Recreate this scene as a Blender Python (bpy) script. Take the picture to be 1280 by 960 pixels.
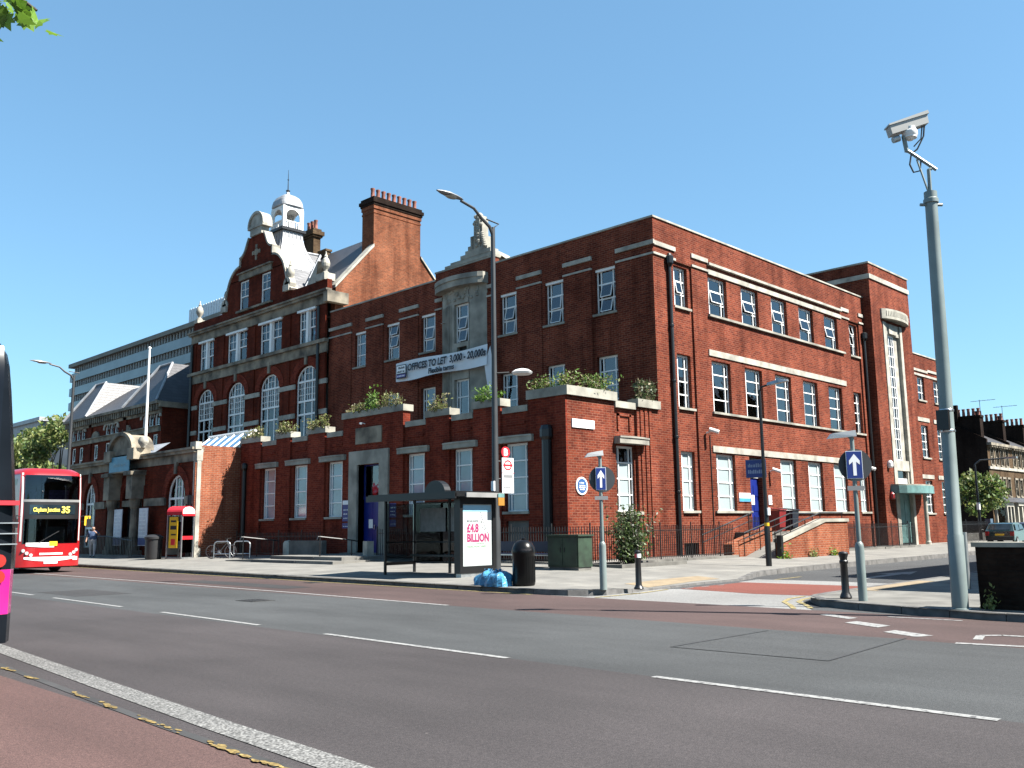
import bpy, math, random
from mathutils import Vector, Matrix
random.seed(7)
for o in list(bpy.data.objects): bpy.data.objects.remove(o)
scn = bpy.context.scene
COL = scn.collection
R = math.radians
# ---------------------------------------------------------------- camera
cam = bpy.data.cameras.new('camera'); camo = bpy.data.objects.new('camera', cam); COL.objects.link(camo)
cam.sensor_width = 36; cam.lens = 36*1142.39/1280; cam.clip_end = 3000; cam.clip_start = .05
MX = ((0.70118246, -0.10131623, -0.70574654), (-0.71285895, -0.11800297, -0.69130849), (-0.01323941, 0.98783112, -0.15496579))
mw = Matrix(((MX[0][0], MX[0][1], MX[0][2], 0), (MX[1][0], MX[1][1], MX[1][2], 0), (MX[2][0], MX[2][1], MX[2][2], 1.6), (0, 0, 0, 1)))
camo.matrix_world = mw
scn.camera = camo
# ---------------------------------------------------------------- sky, sun, exposure
SUN_ELEV = 50.0
sdir = Vector((.42, -.907, 0)).normalized()*math.cos(R(SUN_ELEV)); sdir.z = math.sin(R(SUN_ELEV))
w = bpy.data.worlds.new('World'); scn.world = w; w.use_nodes = True
nt = w.node_tree
sky = nt.nodes.new('ShaderNodeTexSky'); sky.sky_type = 'NISHITA'; sky.sun_disc = False
sky.sun_elevation = R(SUN_ELEV); sky.sun_rotation = math.atan2(sdir.x, sdir.y)
sky.air_density = 1.0; sky.dust_density = .2; sky.ozone_density = 7.0; sky.altitude = 0
bgn = nt.nodes['Background']; bgn.inputs[1].default_value = .08
tint = nt.nodes.new('ShaderNodeMix'); tint.data_type = 'RGBA'; tint.blend_type = 'MULTIPLY'; tint.inputs[0].default_value = 1; tint.inputs[7].default_value = (.80, 1.09, 1.15, 1)
gam = nt.nodes.new('ShaderNodeGamma'); gam.inputs[1].default_value = .65
nt.links.new(sky.outputs[0], gam.inputs[0]); nt.links.new(gam.outputs[0], tint.inputs[6]); nt.links.new(tint.outputs[2], bgn.inputs[0])
sl = bpy.data.lights.new('sun', 'SUN'); sl.energy = 5.0; sl.angle = R(.53); sl.color = (1, .955, .88)
slo = bpy.data.objects.new('sun', sl); COL.objects.link(slo)
slo.rotation_euler = (-sdir).to_track_quat('-Z', 'Y').to_euler(); slo.location = (20, -30, 60)
scn.view_settings.view_transform = 'Standard'; scn.view_settings.look = 'None'
scn.view_settings.exposure = 2.0; scn.view_settings.gamma = 1
scn.render.engine = 'CYCLES'
scn.render.resolution_x = 1024; scn.render.resolution_y = 768
scn.cycles.max_bounces = 6; scn.cycles.transparent_max_bounces = 12

# ---------------------------------------------------------------- materials
MATS = {}
def base(name):
    m = bpy.data.materials.new(name); m.use_nodes = True
    nt = m.node_tree; return m, nt, nt.nodes['Principled BSDF']
def N(nt, t, **kw):
    n = nt.nodes.new(t)
    for k, v in kw.items():
        if isinstance(k, str) and hasattr(n, k): setattr(n, k, v)
    return n
KEEP = ('white', 'sign', 'paint_w', 'poster', 'glass', 'leaf', 'net', 'film', 'blind', 'interior', 'banner', 'cladding', 'print', 'amber', 'yellow', 'phone', 'steel')
def K(name, c):
    k = .8 if any(q in name for q in KEEP) else .5
    return tuple(x*k for x in c)
def col4(c): return (c[0], c[1], c[2], 1)
def mat(name, c, rough=.6, metal=0, var=.15, scale=2.0, bump=0, spec=.5, c2=None, bscale=None, detail=4, coat=0):
    if name in MATS: return MATS[name]
    c = K(name, c); c2 = K(name, c2) if c2 else None
    m, nt, b = base(name)
    b.inputs['Roughness'].default_value = rough; b.inputs['Metallic'].default_value = metal
    b.inputs['Specular IOR Level'].default_value = spec
    if coat: b.inputs['Coat Weight'].default_value = coat; b.inputs['Coat Roughness'].default_value = .06
    g = N(nt, 'ShaderNodeNewGeometry')
    n = N(nt, 'ShaderNodeTexNoise'); n.inputs['Scale'].default_value = scale; n.inputs['Detail'].default_value = detail
    nt.links.new(g.outputs['Position'], n.inputs['Vector'])
    r = N(nt, 'ShaderNodeValToRGB')
    d = c2 or tuple(max(0, x*(1-var*1.6)) for x in c)
    r.color_ramp.elements[0].color = col4(d); r.color_ramp.elements[1].color = col4(tuple(min(1, x*(1+var*.6)) for x in c) if not c2 else c)
    r.color_ramp.elements[0].position = .3; r.color_ramp.elements[1].position = .68
    nt.links.new(n.outputs['Fac'], r.inputs[0]); nt.links.new(r.outputs[0], b.inputs['Base Color'])
    if bump:
        n2 = N(nt, 'ShaderNodeTexNoise'); n2.inputs['Scale'].default_value = bscale or scale*8; n2.inputs['Detail'].default_value = 6
        nt.links.new(g.outputs['Position'], n2.inputs['Vector'])
        bp = N(nt, 'ShaderNodeBump'); bp.inputs['Strength'].default_value = bump; bp.inputs['Distance'].default_value = .02
        nt.links.new(n2.outputs['Fac'], bp.inputs['Height']); nt.links.new(bp.outputs[0], b.inputs['Normal'])
    MATS[name] = m; return m
def brickmat(name, c1, c2, mortar, bw=.29, rh=.096, ms=.011, stain=.5, soot=None, rough=.85):
    c1, c2, mortar = [x*.5 for x in c1], [x*.5 for x in c2], [x*.5 for x in mortar]
    m, nt, b = base(name); L = nt.links
    g = N(nt, 'ShaderNodeNewGeometry')
    sp = N(nt, 'ShaderNodeSeparateXYZ'); L.new(g.outputs['Position'], sp.inputs[0])
    sn = N(nt, 'ShaderNodeSeparateXYZ'); L.new(g.outputs['True Normal'], sn.inputs[0])
    ab = N(nt, 'ShaderNodeMath', operation='ABSOLUTE'); L.new(sn.outputs[0], ab.inputs[0])
    gt = N(nt, 'ShaderNodeMath', operation='GREATER_THAN'); L.new(ab.outputs[0], gt.inputs[0]); gt.inputs[1].default_value = .6
    mx = N(nt, 'ShaderNodeMix'); L.new(gt.outputs[0], mx.inputs[0]); L.new(sp.outputs[0], mx.inputs[2]); L.new(sp.outputs[1], mx.inputs[3])
    cb = N(nt, 'ShaderNodeCombineXYZ'); L.new(mx.outputs[0], cb.inputs[0]); L.new(sp.outputs[2], cb.inputs[1])
    br = N(nt, 'ShaderNodeTexBrick'); L.new(cb.outputs[0], br.inputs['Vector'])
    br.inputs['Scale'].default_value = 1; br.inputs['Mortar Size'].default_value = ms; br.inputs['Mortar Smooth'].default_value = .3
    br.inputs['Brick Width'].default_value = bw; br.inputs['Row Height'].default_value = rh; br.inputs['Bias'].default_value = -.1
    br.inputs['Color1'].default_value = col4(c1); br.inputs['Color2'].default_value = col4(c2); br.inputs['Mortar'].default_value = col4(mortar)
    n = N(nt, 'ShaderNodeTexNoise'); n.inputs['Scale'].default_value = .45; n.inputs['Detail'].default_value = 7; n.inputs['Roughness'].default_value = .62
    L.new(g.outputs['Position'], n.inputs['Vector'])
    r = N(nt, 'ShaderNodeValToRGB'); r.color_ramp.elements[0].position = .32; r.color_ramp.elements[1].position = .62
    s = 1-stain; r.color_ramp.elements[0].color = col4(soot or (s, s*.93, s*.9)); r.color_ramp.elements[1].color = (1.05, 1.03, 1.0, 1)
    L.new(n.outputs['Fac'], r.inputs[0])
    n3 = N(nt, 'ShaderNodeTexNoise'); n3.inputs['Scale'].default_value = 9; n3.inputs['Detail'].default_value = 3
    mp = N(nt, 'ShaderNodeMapping'); mp.inputs['Scale'].default_value = (1, 1, 2.6); L.new(g.outputs['Position'], mp.inputs[0]); L.new(mp.outputs[0], n3.inputs['Vector'])
    r3 = N(nt, 'ShaderNodeValToRGB'); r3.color_ramp.elements[0].position = .3; r3.color_ramp.elements[1].position = .7
    r3.color_ramp.elements[0].color = (.72, .66, .66, 1); r3.color_ramp.elements[1].color = (1.15, 1.12, 1.08, 1); L.new(n3.outputs['Fac'], r3.inputs[0])
    m1 = N(nt, 'ShaderNodeMix', data_type='RGBA', blend_type='MULTIPLY'); m1.inputs[0].default_value = 1
    L.new(br.outputs['Color'], m1.inputs[6]); L.new(r.outputs[0], m1.inputs[7])
    m2 = N(nt, 'ShaderNodeMix', data_type='RGBA', blend_type='MULTIPLY'); m2.inputs[0].default_value = 1
    L.new(m1.outputs[2], m2.inputs[6]); L.new(r3.outputs[0], m2.inputs[7])
    mq = N(nt, 'ShaderNodeMapping'); mq.inputs['Scale'].default_value = (1.6, 1.6, .16); L.new(g.outputs['Position'], mq.inputs[0])
    nq = N(nt, 'ShaderNodeTexNoise'); nq.inputs['Scale'].default_value = 1; nq.inputs['Detail'].default_value = 5; nq.inputs['Roughness'].default_value = .6; L.new(mq.outputs[0], nq.inputs['Vector'])
    rq = N(nt, 'ShaderNodeValToRGB'); rq.color_ramp.elements[0].position = .3; rq.color_ramp.elements[1].position = .52; rq.color_ramp.elements[0].color = (.62, .58, .58, 1); rq.color_ramp.elements[1].color = (1.03, 1.03, 1.03, 1); L.new(nq.outputs['Fac'], rq.inputs[0])
    mm = N(nt, 'ShaderNodeMix', data_type='RGBA', blend_type='MULTIPLY'); mm.inputs[0].default_value = 1; L.new(m2.outputs[2], mm.inputs[6]); L.new(rq.outputs[0], mm.inputs[7]); L.new(mm.outputs[2], b.inputs['Base Color'])
    b.inputs['Roughness'].default_value = rough; b.inputs['Specular IOR Level'].default_value = .04
    bp = N(nt, 'ShaderNodeBump'); bp.inputs['Strength'].default_value = .6; bp.inputs['Distance'].default_value = .008; bp.invert = True
    L.new(br.outputs['Fac'], bp.inputs['Height']); L.new(bp.outputs[0], b.inputs['Normal'])
    MATS[name] = m; return m
def asphalt(name, c, chip=.5, patch=.25, chipscale=90, rough=.9):
    c = [x*.29 for x in c] if 'white' not in name else [x*.5 for x in c]
    m, nt, b = base(name); L = nt.links
    g = N(nt, 'ShaderNodeNewGeometry')
    n = N(nt, 'ShaderNodeTexNoise'); n.inputs['Scale'].default_value = chipscale; n.inputs['Detail'].default_value = 2; L.new(g.outputs['Position'], n.inputs['Vector'])
    r = N(nt, 'ShaderNodeValToRGB'); r.color_ramp.elements[0].position = .38; r.color_ramp.elements[1].position = .72
    r.color_ramp.elements[0].color = col4([x*(1-chip*.55) for x in c]); r.color_ramp.elements[1].color = col4([min(1, x*(1+chip*1.5)) for x in c]); L.new(n.outputs['Fac'], r.inputs[0])
    mp = N(nt, 'ShaderNodeMapping'); mp.inputs['Scale'].default_value = (1, .22, 1); L.new(g.outputs['Position'], mp.inputs[0])
    n2 = N(nt, 'ShaderNodeTexNoise'); n2.inputs['Scale'].default_value = .9; n2.inputs['Detail'].default_value = 8; n2.inputs['Roughness'].default_value = .65; L.new(mp.outputs[0], n2.inputs['Vector'])
    r2 = N(nt, 'ShaderNodeValToRGB'); r2.color_ramp.elements[0].position = .3; r2.color_ramp.elements[1].position = .7
    r2.color_ramp.elements[0].color = (1-patch, 1-patch, 1-patch, 1); r2.color_ramp.elements[1].color = (1+patch*.5,)*3+(1,); L.new(n2.outputs['Fac'], r2.inputs[0])
    v = N(nt, 'ShaderNodeTexVoronoi'); v.inputs['Scale'].default_value = 1.7; L.new(g.outputs['Position'], v.inputs['Vector'])
    r4 = N(nt, 'ShaderNodeValToRGB'); r4.color_ramp.elements[0].position = .012; r4.color_ramp.elements[1].position = .03
    r4.color_ramp.elements[0].color = (2.4, 2.4, 2.3, 1); r4.color_ramp.elements[1].color = (1, 1, 1, 1); L.new(v.outputs['Distance'], r4.inputs[0])
    m1 = N(nt, 'ShaderNodeMix', data_type='RGBA', blend_type='MULTIPLY'); m1.inputs[0].default_value = 1; L.new(r.outputs[0], m1.inputs[6]); L.new(r2.outputs[0], m1.inputs[7])
    m2 = N(nt, 'ShaderNodeMix', data_type='RGBA', blend_type='MULTIPLY'); m2.inputs[0].default_value = 1; L.new(m1.outputs[2], m2.inputs[6]); L.new(r4.outputs[0], m2.inputs[7])
    n5 = N(nt, 'ShaderNodeTexNoise'); n5.inputs['Scale'].default_value = 24; n5.inputs['Detail'].default_value = 5; n5.inputs['Roughness'].default_value = .7; L.new(g.outputs['Position'], n5.inputs['Vector'])
    r5 = N(nt, 'ShaderNodeValToRGB'); r5.color_ramp.elements[0].position = .33; r5.color_ramp.elements[1].position = .7; r5.color_ramp.elements[0].color = (.72, .72, .73, 1); r5.color_ramp.elements[1].color = (1.3, 1.29, 1.27, 1); L.new(n5.outputs['Fac'], r5.inputs[0])
    m3 = N(nt, 'ShaderNodeMix', data_type='RGBA', blend_type='MULTIPLY'); m3.inputs[0].default_value = 1; L.new(m2.outputs[2], m3.inputs[6]); L.new(r5.outputs[0], m3.inputs[7])
    n6 = N(nt, 'ShaderNodeTexNoise'); n6.inputs['Scale'].default_value = .16; n6.inputs['Detail'].default_value = 6; n6.inputs['Roughness'].default_value = .6; n6.inputs['Distortion'].default_value = .6; L.new(g.outputs['Position'], n6.inputs['Vector'])
    r6 = N(nt, 'ShaderNodeValToRGB'); r6.color_ramp.elements[0].position = .36; r6.color_ramp.elements[1].position = .64; r6.color_ramp.elements[0].color = (.82, .82, .82, 1); r6.color_ramp.elements[1].color = (1.1, 1.1, 1.1, 1); L.new(n6.outputs['Fac'], r6.inputs[0])
    m4 = N(nt, 'ShaderNodeMix', data_type='RGBA', blend_type='MULTIPLY'); m4.inputs[0].default_value = 1; L.new(m3.outputs[2], m4.inputs[6]); L.new(r6.outputs[0], m4.inputs[7])
    L.new(m4.outputs[2], b.inputs['Base Color'])
    bp = N(nt, 'ShaderNodeBump'); bp.inputs['Strength'].default_value = .5; bp.inputs['Distance'].default_value = .006; L.new(n.outputs['Fac'], bp.inputs['Height']); L.new(bp.outputs[0], b.inputs['Normal'])
    b.inputs['Roughness'].default_value = rough; b.inputs['Specular IOR Level'].default_value = .3
    MATS[name] = m; return m
def slate(name, c, rough=.4):
    m, nt, b = base(name); L = nt.links
    g = N(nt, 'ShaderNodeNewGeometry')
    sp = N(nt, 'ShaderNodeSeparateXYZ'); L.new(g.outputs['Position'], sp.inputs[0])
    ad = N(nt, 'ShaderNodeMath', operation='ADD'); L.new(sp.outputs[0], ad.inputs[0]); L.new(sp.outputs[1], ad.inputs[1])
    cb = N(nt, 'ShaderNodeCombineXYZ'); L.new(ad.outputs[0], cb.inputs[0]); L.new(sp.outputs[2], cb.inputs[1])
    br = N(nt, 'ShaderNodeTexBrick'); L.new(cb.outputs[0], br.inputs['Vector']); br.inputs['Scale'].default_value = 1
    br.inputs['Brick Width'].default_value = .42; br.inputs['Row Height'].default_value = .24; br.inputs['Mortar Size'].default_value = .012
    br.inputs['Color1'].default_value = col4(c); br.inputs['Color2'].default_value = col4([x*.75 for x in c]); br.inputs['Mortar'].default_value = col4([x*.4 for x in c])
    L.new(br.outputs['Color'], b.inputs['Base Color']); b.inputs['Roughness'].default_value = rough; b.inputs['Specular IOR Level'].default_value = .28
    bp = N(nt, 'ShaderNodeBump'); bp.inputs['Strength'].default_value = .5; bp.inputs['Distance'].default_value = .01; bp.invert = True
    L.new(br.outputs['Fac'], bp.inputs['Height']); L.new(bp.outputs[0], b.inputs['Normal'])
    MATS[name] = m; return m
def glassmat(name, tint=(.8, .85, .88), ior=2.05, rough=.02, wob=.012):
    m, nt, b = base(name); L = nt.links; nt.nodes.remove(b)
    out = [n for n in nt.nodes if n.type == 'OUTPUT_MATERIAL'][0]
    tr = N(nt, 'ShaderNodeBsdfTransparent'); tr.inputs[0].default_value = col4(tint)
    gl = N(nt, 'ShaderNodeBsdfGlossy'); gl.inputs['Roughness'].default_value = rough; gl.inputs[0].default_value = (.95, .97, 1, 1)
    fr = N(nt, 'ShaderNodeFresnel'); fr.inputs['IOR'].default_value = ior
    g = N(nt, 'ShaderNodeNewGeometry'); n = N(nt, 'ShaderNodeTexNoise'); n.inputs['Scale'].default_value = 1.4; L.new(g.outputs['Position'], n.inputs['Vector'])
    bp = N(nt, 'ShaderNodeBump'); bp.inputs['Strength'].default_value = 1; bp.inputs['Distance'].default_value = wob; L.new(n.outputs['Fac'], bp.inputs['Height'])
    L.new(bp.outputs[0], gl.inputs['Normal'])
    mx = N(nt, 'ShaderNodeMixShader'); L.new(fr.outputs[0], mx.inputs[0]); L.new(tr.outputs[0], mx.inputs[1]); L.new(gl.outputs[0], mx.inputs[2]); L.new(mx.outputs[0], out.inputs[0])
    MATS[name] = m; return m
def leafmat(name, c, c2):
    m, nt, b = base(name); L = nt.links
    g = N(nt, 'ShaderNodeNewGeometry')
    r = N(nt, 'ShaderNodeValToRGB'); r.color_ramp.elements[0].color = col4(c2); r.color_ramp.elements[1].color = col4(c)
    L.new(g.outputs['Random Per Island'], r.inputs[0]); L.new(r.outputs[0], b.inputs['Base Color']); b.inputs['Roughness'].default_value = .55
    out = [n for n in nt.nodes if n.type == 'OUTPUT_MATERIAL'][0]
    tl = N(nt, 'ShaderNodeBsdfTranslucent'); L.new(r.outputs[0], tl.inputs[0])
    mx = N(nt, 'ShaderNodeMixShader'); mx.inputs[0].default_value = .35; L.new(b.outputs[0], mx.inputs[1]); L.new(tl.outputs[0], mx.inputs[2]); L.new(mx.outputs[0], out.inputs[0])
    MATS[name] = m; return m
BRICK = brickmat('brick_red', (.325, .082, .047), (.165, .039, .028), (.37, .19, .135), stain=.42)
BRICKR = brickmat('brick_rubbed_red', (.34, .068, .040), (.20, .038, .027), (.34, .15, .105), ms=.006, stain=.3)
BRICKV = brickmat('brick_victorian', (.27, .05, .026), (.17, .033, .02), (.14, .07, .05), stain=.55)
BRICKG = brickmat('brick_gable', (.40, .145, .075), (.25, .10, .058), (.32, .20, .14), stain=.45)
BRICKP = brickmat('brick_patched', (.44, .15, .08), (.33, .10, .055), (.45, .30, .22), stain=.25)
BRICKS = brickmat('brick_stock', (.20, .145, .085), (.15, .105, .065), (.16, .13, .1), stain=.5)
BRICKD = brickmat('brick_dark', (.05, .035, .028), (.036, .026, .022), (.04, .034, .03), stain=.45)
STONE = mat('portland_stone', (.56, .53, .45), .8, var=.28, scale=1.6, bump=.25, bscale=14)
STONEG = mat('weathered_stone', (.46, .44, .37), .85, var=.3, scale=1.3, bump=.3, bscale=12)
STONED = mat('sooty_stone', (.36, .31, .23), .85, var=.5, scale=1.1, bump=.3, bscale=10)
WHITE = mat('white_paint', (.80, .80, .78), .45, var=.07, scale=2)
CREAM = mat('cream_render', (.62, .58, .48), .8, var=.2, scale=1.2)
LEAD = mat('lead_sheet', (.50, .52, .55), .5, metal=.0, var=.2, scale=2)
GLASS = glassmat('window_glass')
GLASSV = glassmat('old_glass', (.7, .75, .78), 1.6, .03, .03)
FROST = mat('frosted_film', (.30, .36, .365), .35, var=.06, scale=.7)
NET = mat('net_curtain', (.42, .50, .55), .8, var=.15, scale=1)
INT = mat('interior_grey', (.16, .155, .15), .9, var=.2, scale=.5)
BLACK = mat('black_paint', (.010, .010, .011), .38, var=.2, scale=3)
IRON = mat('cast_iron', (.014, .014, .015), .5, var=.3, scale=4)
STEELG = mat('galvanised_steel', (.42, .45, .46), .42, metal=.75, var=.15, scale=5)
BRIGHT = mat('bright_steel', (.62, .63, .64), .28, metal=.9, var=.08, scale=3)
COPPERG = mat('green_copper', (.17, .36, .35), .6, var=.25, scale=2)
BLUEP = mat('royal_blue_paint', (.012, .03, .26), .35, var=.12, scale=2)
SLATE = slate('slate_roof', (.05, .05, .055), .45)
SLATEG = slate('slate_roof_pale', (.15, .15, .155), .5)
ROOFG = mat('roof_felt', (.16, .16, .16), .9, var=.2)
CONC = mat('pavement_concrete', (.27, .262, .24), .9, var=.16, scale=.8, bump=.15, bscale=30, detail=8)
def paving(m, sx, sy):
    nt = m.node_tree; L = nt.links; b = nt.nodes['Principled BSDF']; src = b.inputs['Base Color'].links[0].from_socket; g = N(nt, 'ShaderNodeNewGeometry')
    br = N(nt, 'ShaderNodeTexBrick'); br.inputs['Scale'].default_value = 1; br.inputs['Brick Width'].default_value = sx; br.inputs['Row Height'].default_value = sy; br.inputs['Mortar Size'].default_value = .009
    br.inputs['Color1'].default_value = (1.06, 1.05, 1.03, 1); br.inputs['Color2'].default_value = (.86, .86, .86, 1); br.inputs['Mortar'].default_value = (.55, .54, .52, 1); L.new(g.outputs['Position'], br.inputs['Vector'])
    v = N(nt, 'ShaderNodeTexVoronoi'); v.inputs['Scale'].default_value = 2.6; L.new(g.outputs['Position'], v.inputs['Vector'])
    r = N(nt, 'ShaderNodeValToRGB'); r.color_ramp.elements[0].position = .05; r.color_ramp.elements[1].position = .09; r.color_ramp.elements[0].color = (.6, .6, .6, 1); r.color_ramp.elements[1].color = (1, 1, 1, 1); L.new(v.outputs['Distance'], r.inputs[0])
    m1 = N(nt, 'ShaderNodeMix', data_type='RGBA', blend_type='MULTIPLY'); m1.inputs[0].default_value = 1; L.new(src, m1.inputs[6]); L.new(br.outputs['Color'], m1.inputs[7])
    m2 = N(nt, 'ShaderNodeMix', data_type='RGBA', blend_type='MULTIPLY'); m2.inputs[0].default_value = 1; L.new(m1.outputs[2], m2.inputs[6]); L.new(r.outputs[0], m2.inputs[7]); L.new(m2.outputs[2], b.inputs['Base Color'])
paving(CONC, .62, .62)
CONCD = mat('worn_concrete', (.22, .212, .19), .9, var=.3, scale=1.4, bump=.2, bscale=25)
KERB = mat('granite_kerb', (.17, .165, .16), .8, var=.3, scale=4, bump=.2)
TARMAC1 = asphalt('asphalt_purple_grey', (.112, .098, .100), .45, .26)
TARMAC2 = asphalt('asphalt_blue_grey', (.122, .129, .133), .55, .28)
TARMAC3 = asphalt('asphalt_bus_lane_red', (.16, .102, .095), .4, .28)
TARMAC4 = asphalt('asphalt_bus_bay_red', (.215, .125, .112), .45, .2)
TARMAC5 = asphalt('asphalt_side_street', (.13, .135, .14), .5, .2)
REDTAB = asphalt('red_surface_dressing', (.36, .105, .075), .25, .12)
LCONC = asphalt('pale_concrete_setts', (.50, .50, .49), .25, .15, 40)
def wornpaint(name, c, under, thr=.40):
    m, nt, b = base(name); L = nt.links; g = N(nt, 'ShaderNodeNewGeometry')
    n = N(nt, 'ShaderNodeTexNoise'); n.inputs['Scale'].default_value = 13; n.inputs['Detail'].default_value = 8; n.inputs['Roughness'].default_value = .72; L.new(g.outputs['Position'], n.inputs['Vector'])
    r = N(nt, 'ShaderNodeValToRGB'); e = r.color_ramp.elements; e[0].position = thr-.04; e[1].position = thr+.05; e[0].color = col4(under); e[1].color = col4([x*.8 for x in c]); k = e.new(.68); k.color = col4(c); L.new(n.outputs['Fac'], r.inputs[0]); L.new(r.outputs[0], b.inputs['Base Color'])
    b.inputs['Roughness'].default_value = .75; MATS[name] = m; return m
PAINTW = wornpaint('road_paint_white', (.21, .21, .205), (.045, .044, .045), .43)
PAINTY = wornpaint('road_paint_yellow', (.24, .19, .07), (.06, .055, .045), .45)
CHIPS = asphalt('white_chippings', (.19, .19, .185), .9, .2, 45)
TACT = mat('buff_tactile_paving', (.34, .26, .16), .85, var=.15, scale=3)
BARK = mat('bark', (.10, .075, .055), .9, var=.4, scale=6, bump=.5)
LEAFA = leafmat('leaf_mid', (.10, .16, .034), (.045, .085, .018))
LEAFB = leafmat('leaf_olive', (.19, .21, .06), (.09, .11, .035))
LEAFC = leafmat('leaf_bright', (.13, .24, .02), (.05, .11, .012))
LEAFD = leafmat('leaf_dry', (.22, .18, .10), (.10, .09, .05))
LEAFE = leafmat('leaf_dark', (.06, .085, .03), (.025, .04, .016))

# ---------------------------------------------------------------- mesh helpers
class Frame:
    """a facade: u runs along it, out points to the street, v is up"""
    def __init__(s, ox, oy, deg):
        s.o = (ox, oy); s.t = R(deg); s.c = math.cos(s.t); s.s = math.sin(s.t)
    def P(s, u, out, v): return (s.o[0]+u*s.c+out*s.s, s.o[1]+u*s.s-out*s.c, v)
WORLD = None
class MB:
    def __init__(s): s.v = []; s.f = []; s.m = []
    def add(s, vs, fs, m=0):
        b = len(s.v); s.v += [tuple(p) for p in vs]; s.f += [tuple(b+i for i in f) for f in fs]; s.m += [m]*len(fs); return s
    def poly(s, pts, m=0): return s.add(pts, [range(len(pts))], m)
    def box(s, x0, x1, y0, y1, z0, z1, m=0):
        vs = [(x0, y0, z0), (x1, y0, z0), (x1, y1, z0), (x0, y1, z0), (x0, y0, z1), (x1, y0, z1), (x1, y1, z1), (x0, y1, z1)]
        return s.add(vs, [(0, 3, 2, 1), (4, 5, 6, 7), (0, 1, 5, 4), (1, 2, 6, 5), (2, 3, 7, 6), (3, 0, 4, 7)], m)
    def fbox(s, F, u0, u1, o0, o1, v0, v1, m=0):
        vs = [F.P(u0, o1, v0), F.P(u1, o1, v0), F.P(u1, o0, v0), F.P(u0, o0, v0), F.P(u0, o1, v1), F.P(u1, o1, v1), F.P(u1, o0, v1), F.P(u0, o0, v1)]
        return s.add(vs, [(0, 3, 2, 1), (4, 5, 6, 7), (0, 1, 5, 4), (1, 2, 6, 5), (2, 3, 7, 6), (3, 0, 4, 7)], m)
    def prism(s, pts, fn, d0, d1, m=0, cap=True):
        n = len(pts)
        vs = [fn(a, b, d0) for a, b in pts]+[fn(a, b, d1) for a, b in pts]
        fs = [(i, (i+1) % n, n+(i+1) % n, n+i) for i in range(n)]
        if cap: fs += [tuple(range(n))[::-1], tuple(range(n, 2*n))]
        return s.add(vs, fs, m)
    def tube(s, pts, r, n=8, m=0, cap=True):
        pts = [Vector(p) for p in pts]; rs = r if isinstance(r, (list, tuple)) else [r]*len(pts)
        vs = []; up = None
        for i, p in enumerate(pts):
            d = (pts[min(i+1, len(pts)-1)]-pts[max(i-1, 0)]).normalized()
            if up is None:
                up = Vector((0, 0, 1)) if abs(d.z) < .9 else Vector((1, 0, 0))
            a = d.cross(up).normalized(); b = a.cross(d).normalized(); up = b
            for k in range(n):
                t = 2*math.pi*k/n; vs.append(p+(a*math.cos(t)+b*math.sin(t))*rs[i])
        fs = [(i*n+k, i*n+(k+1) % n, (i+1)*n+(k+1) % n, (i+1)*n+k) for i in range(len(pts)-1) for k in range(n)]
        if cap: fs += [tuple(range(n))[::-1], tuple(range((len(pts)-1)*n, len(pts)*n))]
        return s.add(vs, fs, m)
    def lathe(s, c, prof, n=16, m=0, sx=1, sy=1):
        vs = []
        for r, z in prof:
            for k in range(n):
                t = 2*math.pi*k/n; vs.append((c[0]+r*math.cos(t)*sx, c[1]+r*math.sin(t)*sy, c[2]+z))
        fs = [(i*n+k, i*n+(k+1) % n, (i+1)*n+(k+1) % n, (i+1)*n+k) for i in range(len(prof)-1) for k in range(n)]
        if prof[0][0] > 1e-4: fs.append(tuple(range(n))[::-1])
        if prof[-1][0] > 1e-4: fs.append(tuple(range((len(prof)-1)*n, len(prof)*n)))
        return s.add(vs, fs, m)
    def grid(s, fn, nu, nv, m=0):
        vs = [fn(i/nu, j/nv) for j in range(nv+1) for i in range(nu+1)]
        return s.add(vs, [(j*(nu+1)+i, j*(nu+1)+i+1, (j+1)*(nu+1)+i+1, (j+1)*(nu+1)+i) for j in range(nv) for i in range(nu)], m)
    def mesh(s, name, mats, smooth=False):
        me = bpy.data.meshes.new(name); me.from_pydata(s.v, [], s.f)
        for mm in (mats if isinstance(mats, (list, tuple)) else [mats]): me.materials.append(mm)
        if max(s.m, default=0): me.polygons.foreach_set('material_index', s.m)
        if smooth:
            me.polygons.foreach_set('use_smooth', [True]*len(me.polygons))
            try: me.set_sharp_from_angle(angle=R(35))
            except Exception: pass
        me.update(); return me
    def build(s, name, mats, parent=None, smooth=False, local=False, loc=None, rotz=0):
        return place(name, s.mesh(name, mats, smooth), parent, local, loc, rotz)
def place(name, me, parent=None, local=False, loc=None, rotz=0):
    o = bpy.data.objects.new(name, me); COL.objects.link(o)
    if parent: o.parent = parent
    if loc is not None: o.location = loc
    elif parent and not local and parent.type == 'EMPTY': o.location = -parent.location
    o.rotation_euler.z = rotz
    return o
def tag(o, label=None, cat=None, group=None, kind=None):
    if label: o['label'] = label
    if cat: o['category'] = cat
    if group: o['group'] = group
    if kind: o['kind'] = kind
    return o
def thing(name, label, cat, loc=(0, 0, 0), rotz=0, group=None, kind=None):
    o = bpy.data.objects.new(name, None); COL.objects.link(o); o.empty_display_size = .3
    o.location = loc; o.rotation_euler.z = rotz; return tag(o, label, cat, group, kind)
def dup(root, loc=None, rotz=None, label=None):
    r = root.copy(); COL.objects.link(r)
    if loc is not None: r.location = loc
    if rotz is not None: r.rotation_euler.z = rotz
    if label: r['label'] = label
    for ch in list(root.children):
        c = ch.copy(); COL.objects.link(c); c.parent = r
        for gch in list(ch.children):
            d = gch.copy(); COL.objects.link(d); d.parent = c
    return r
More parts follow.
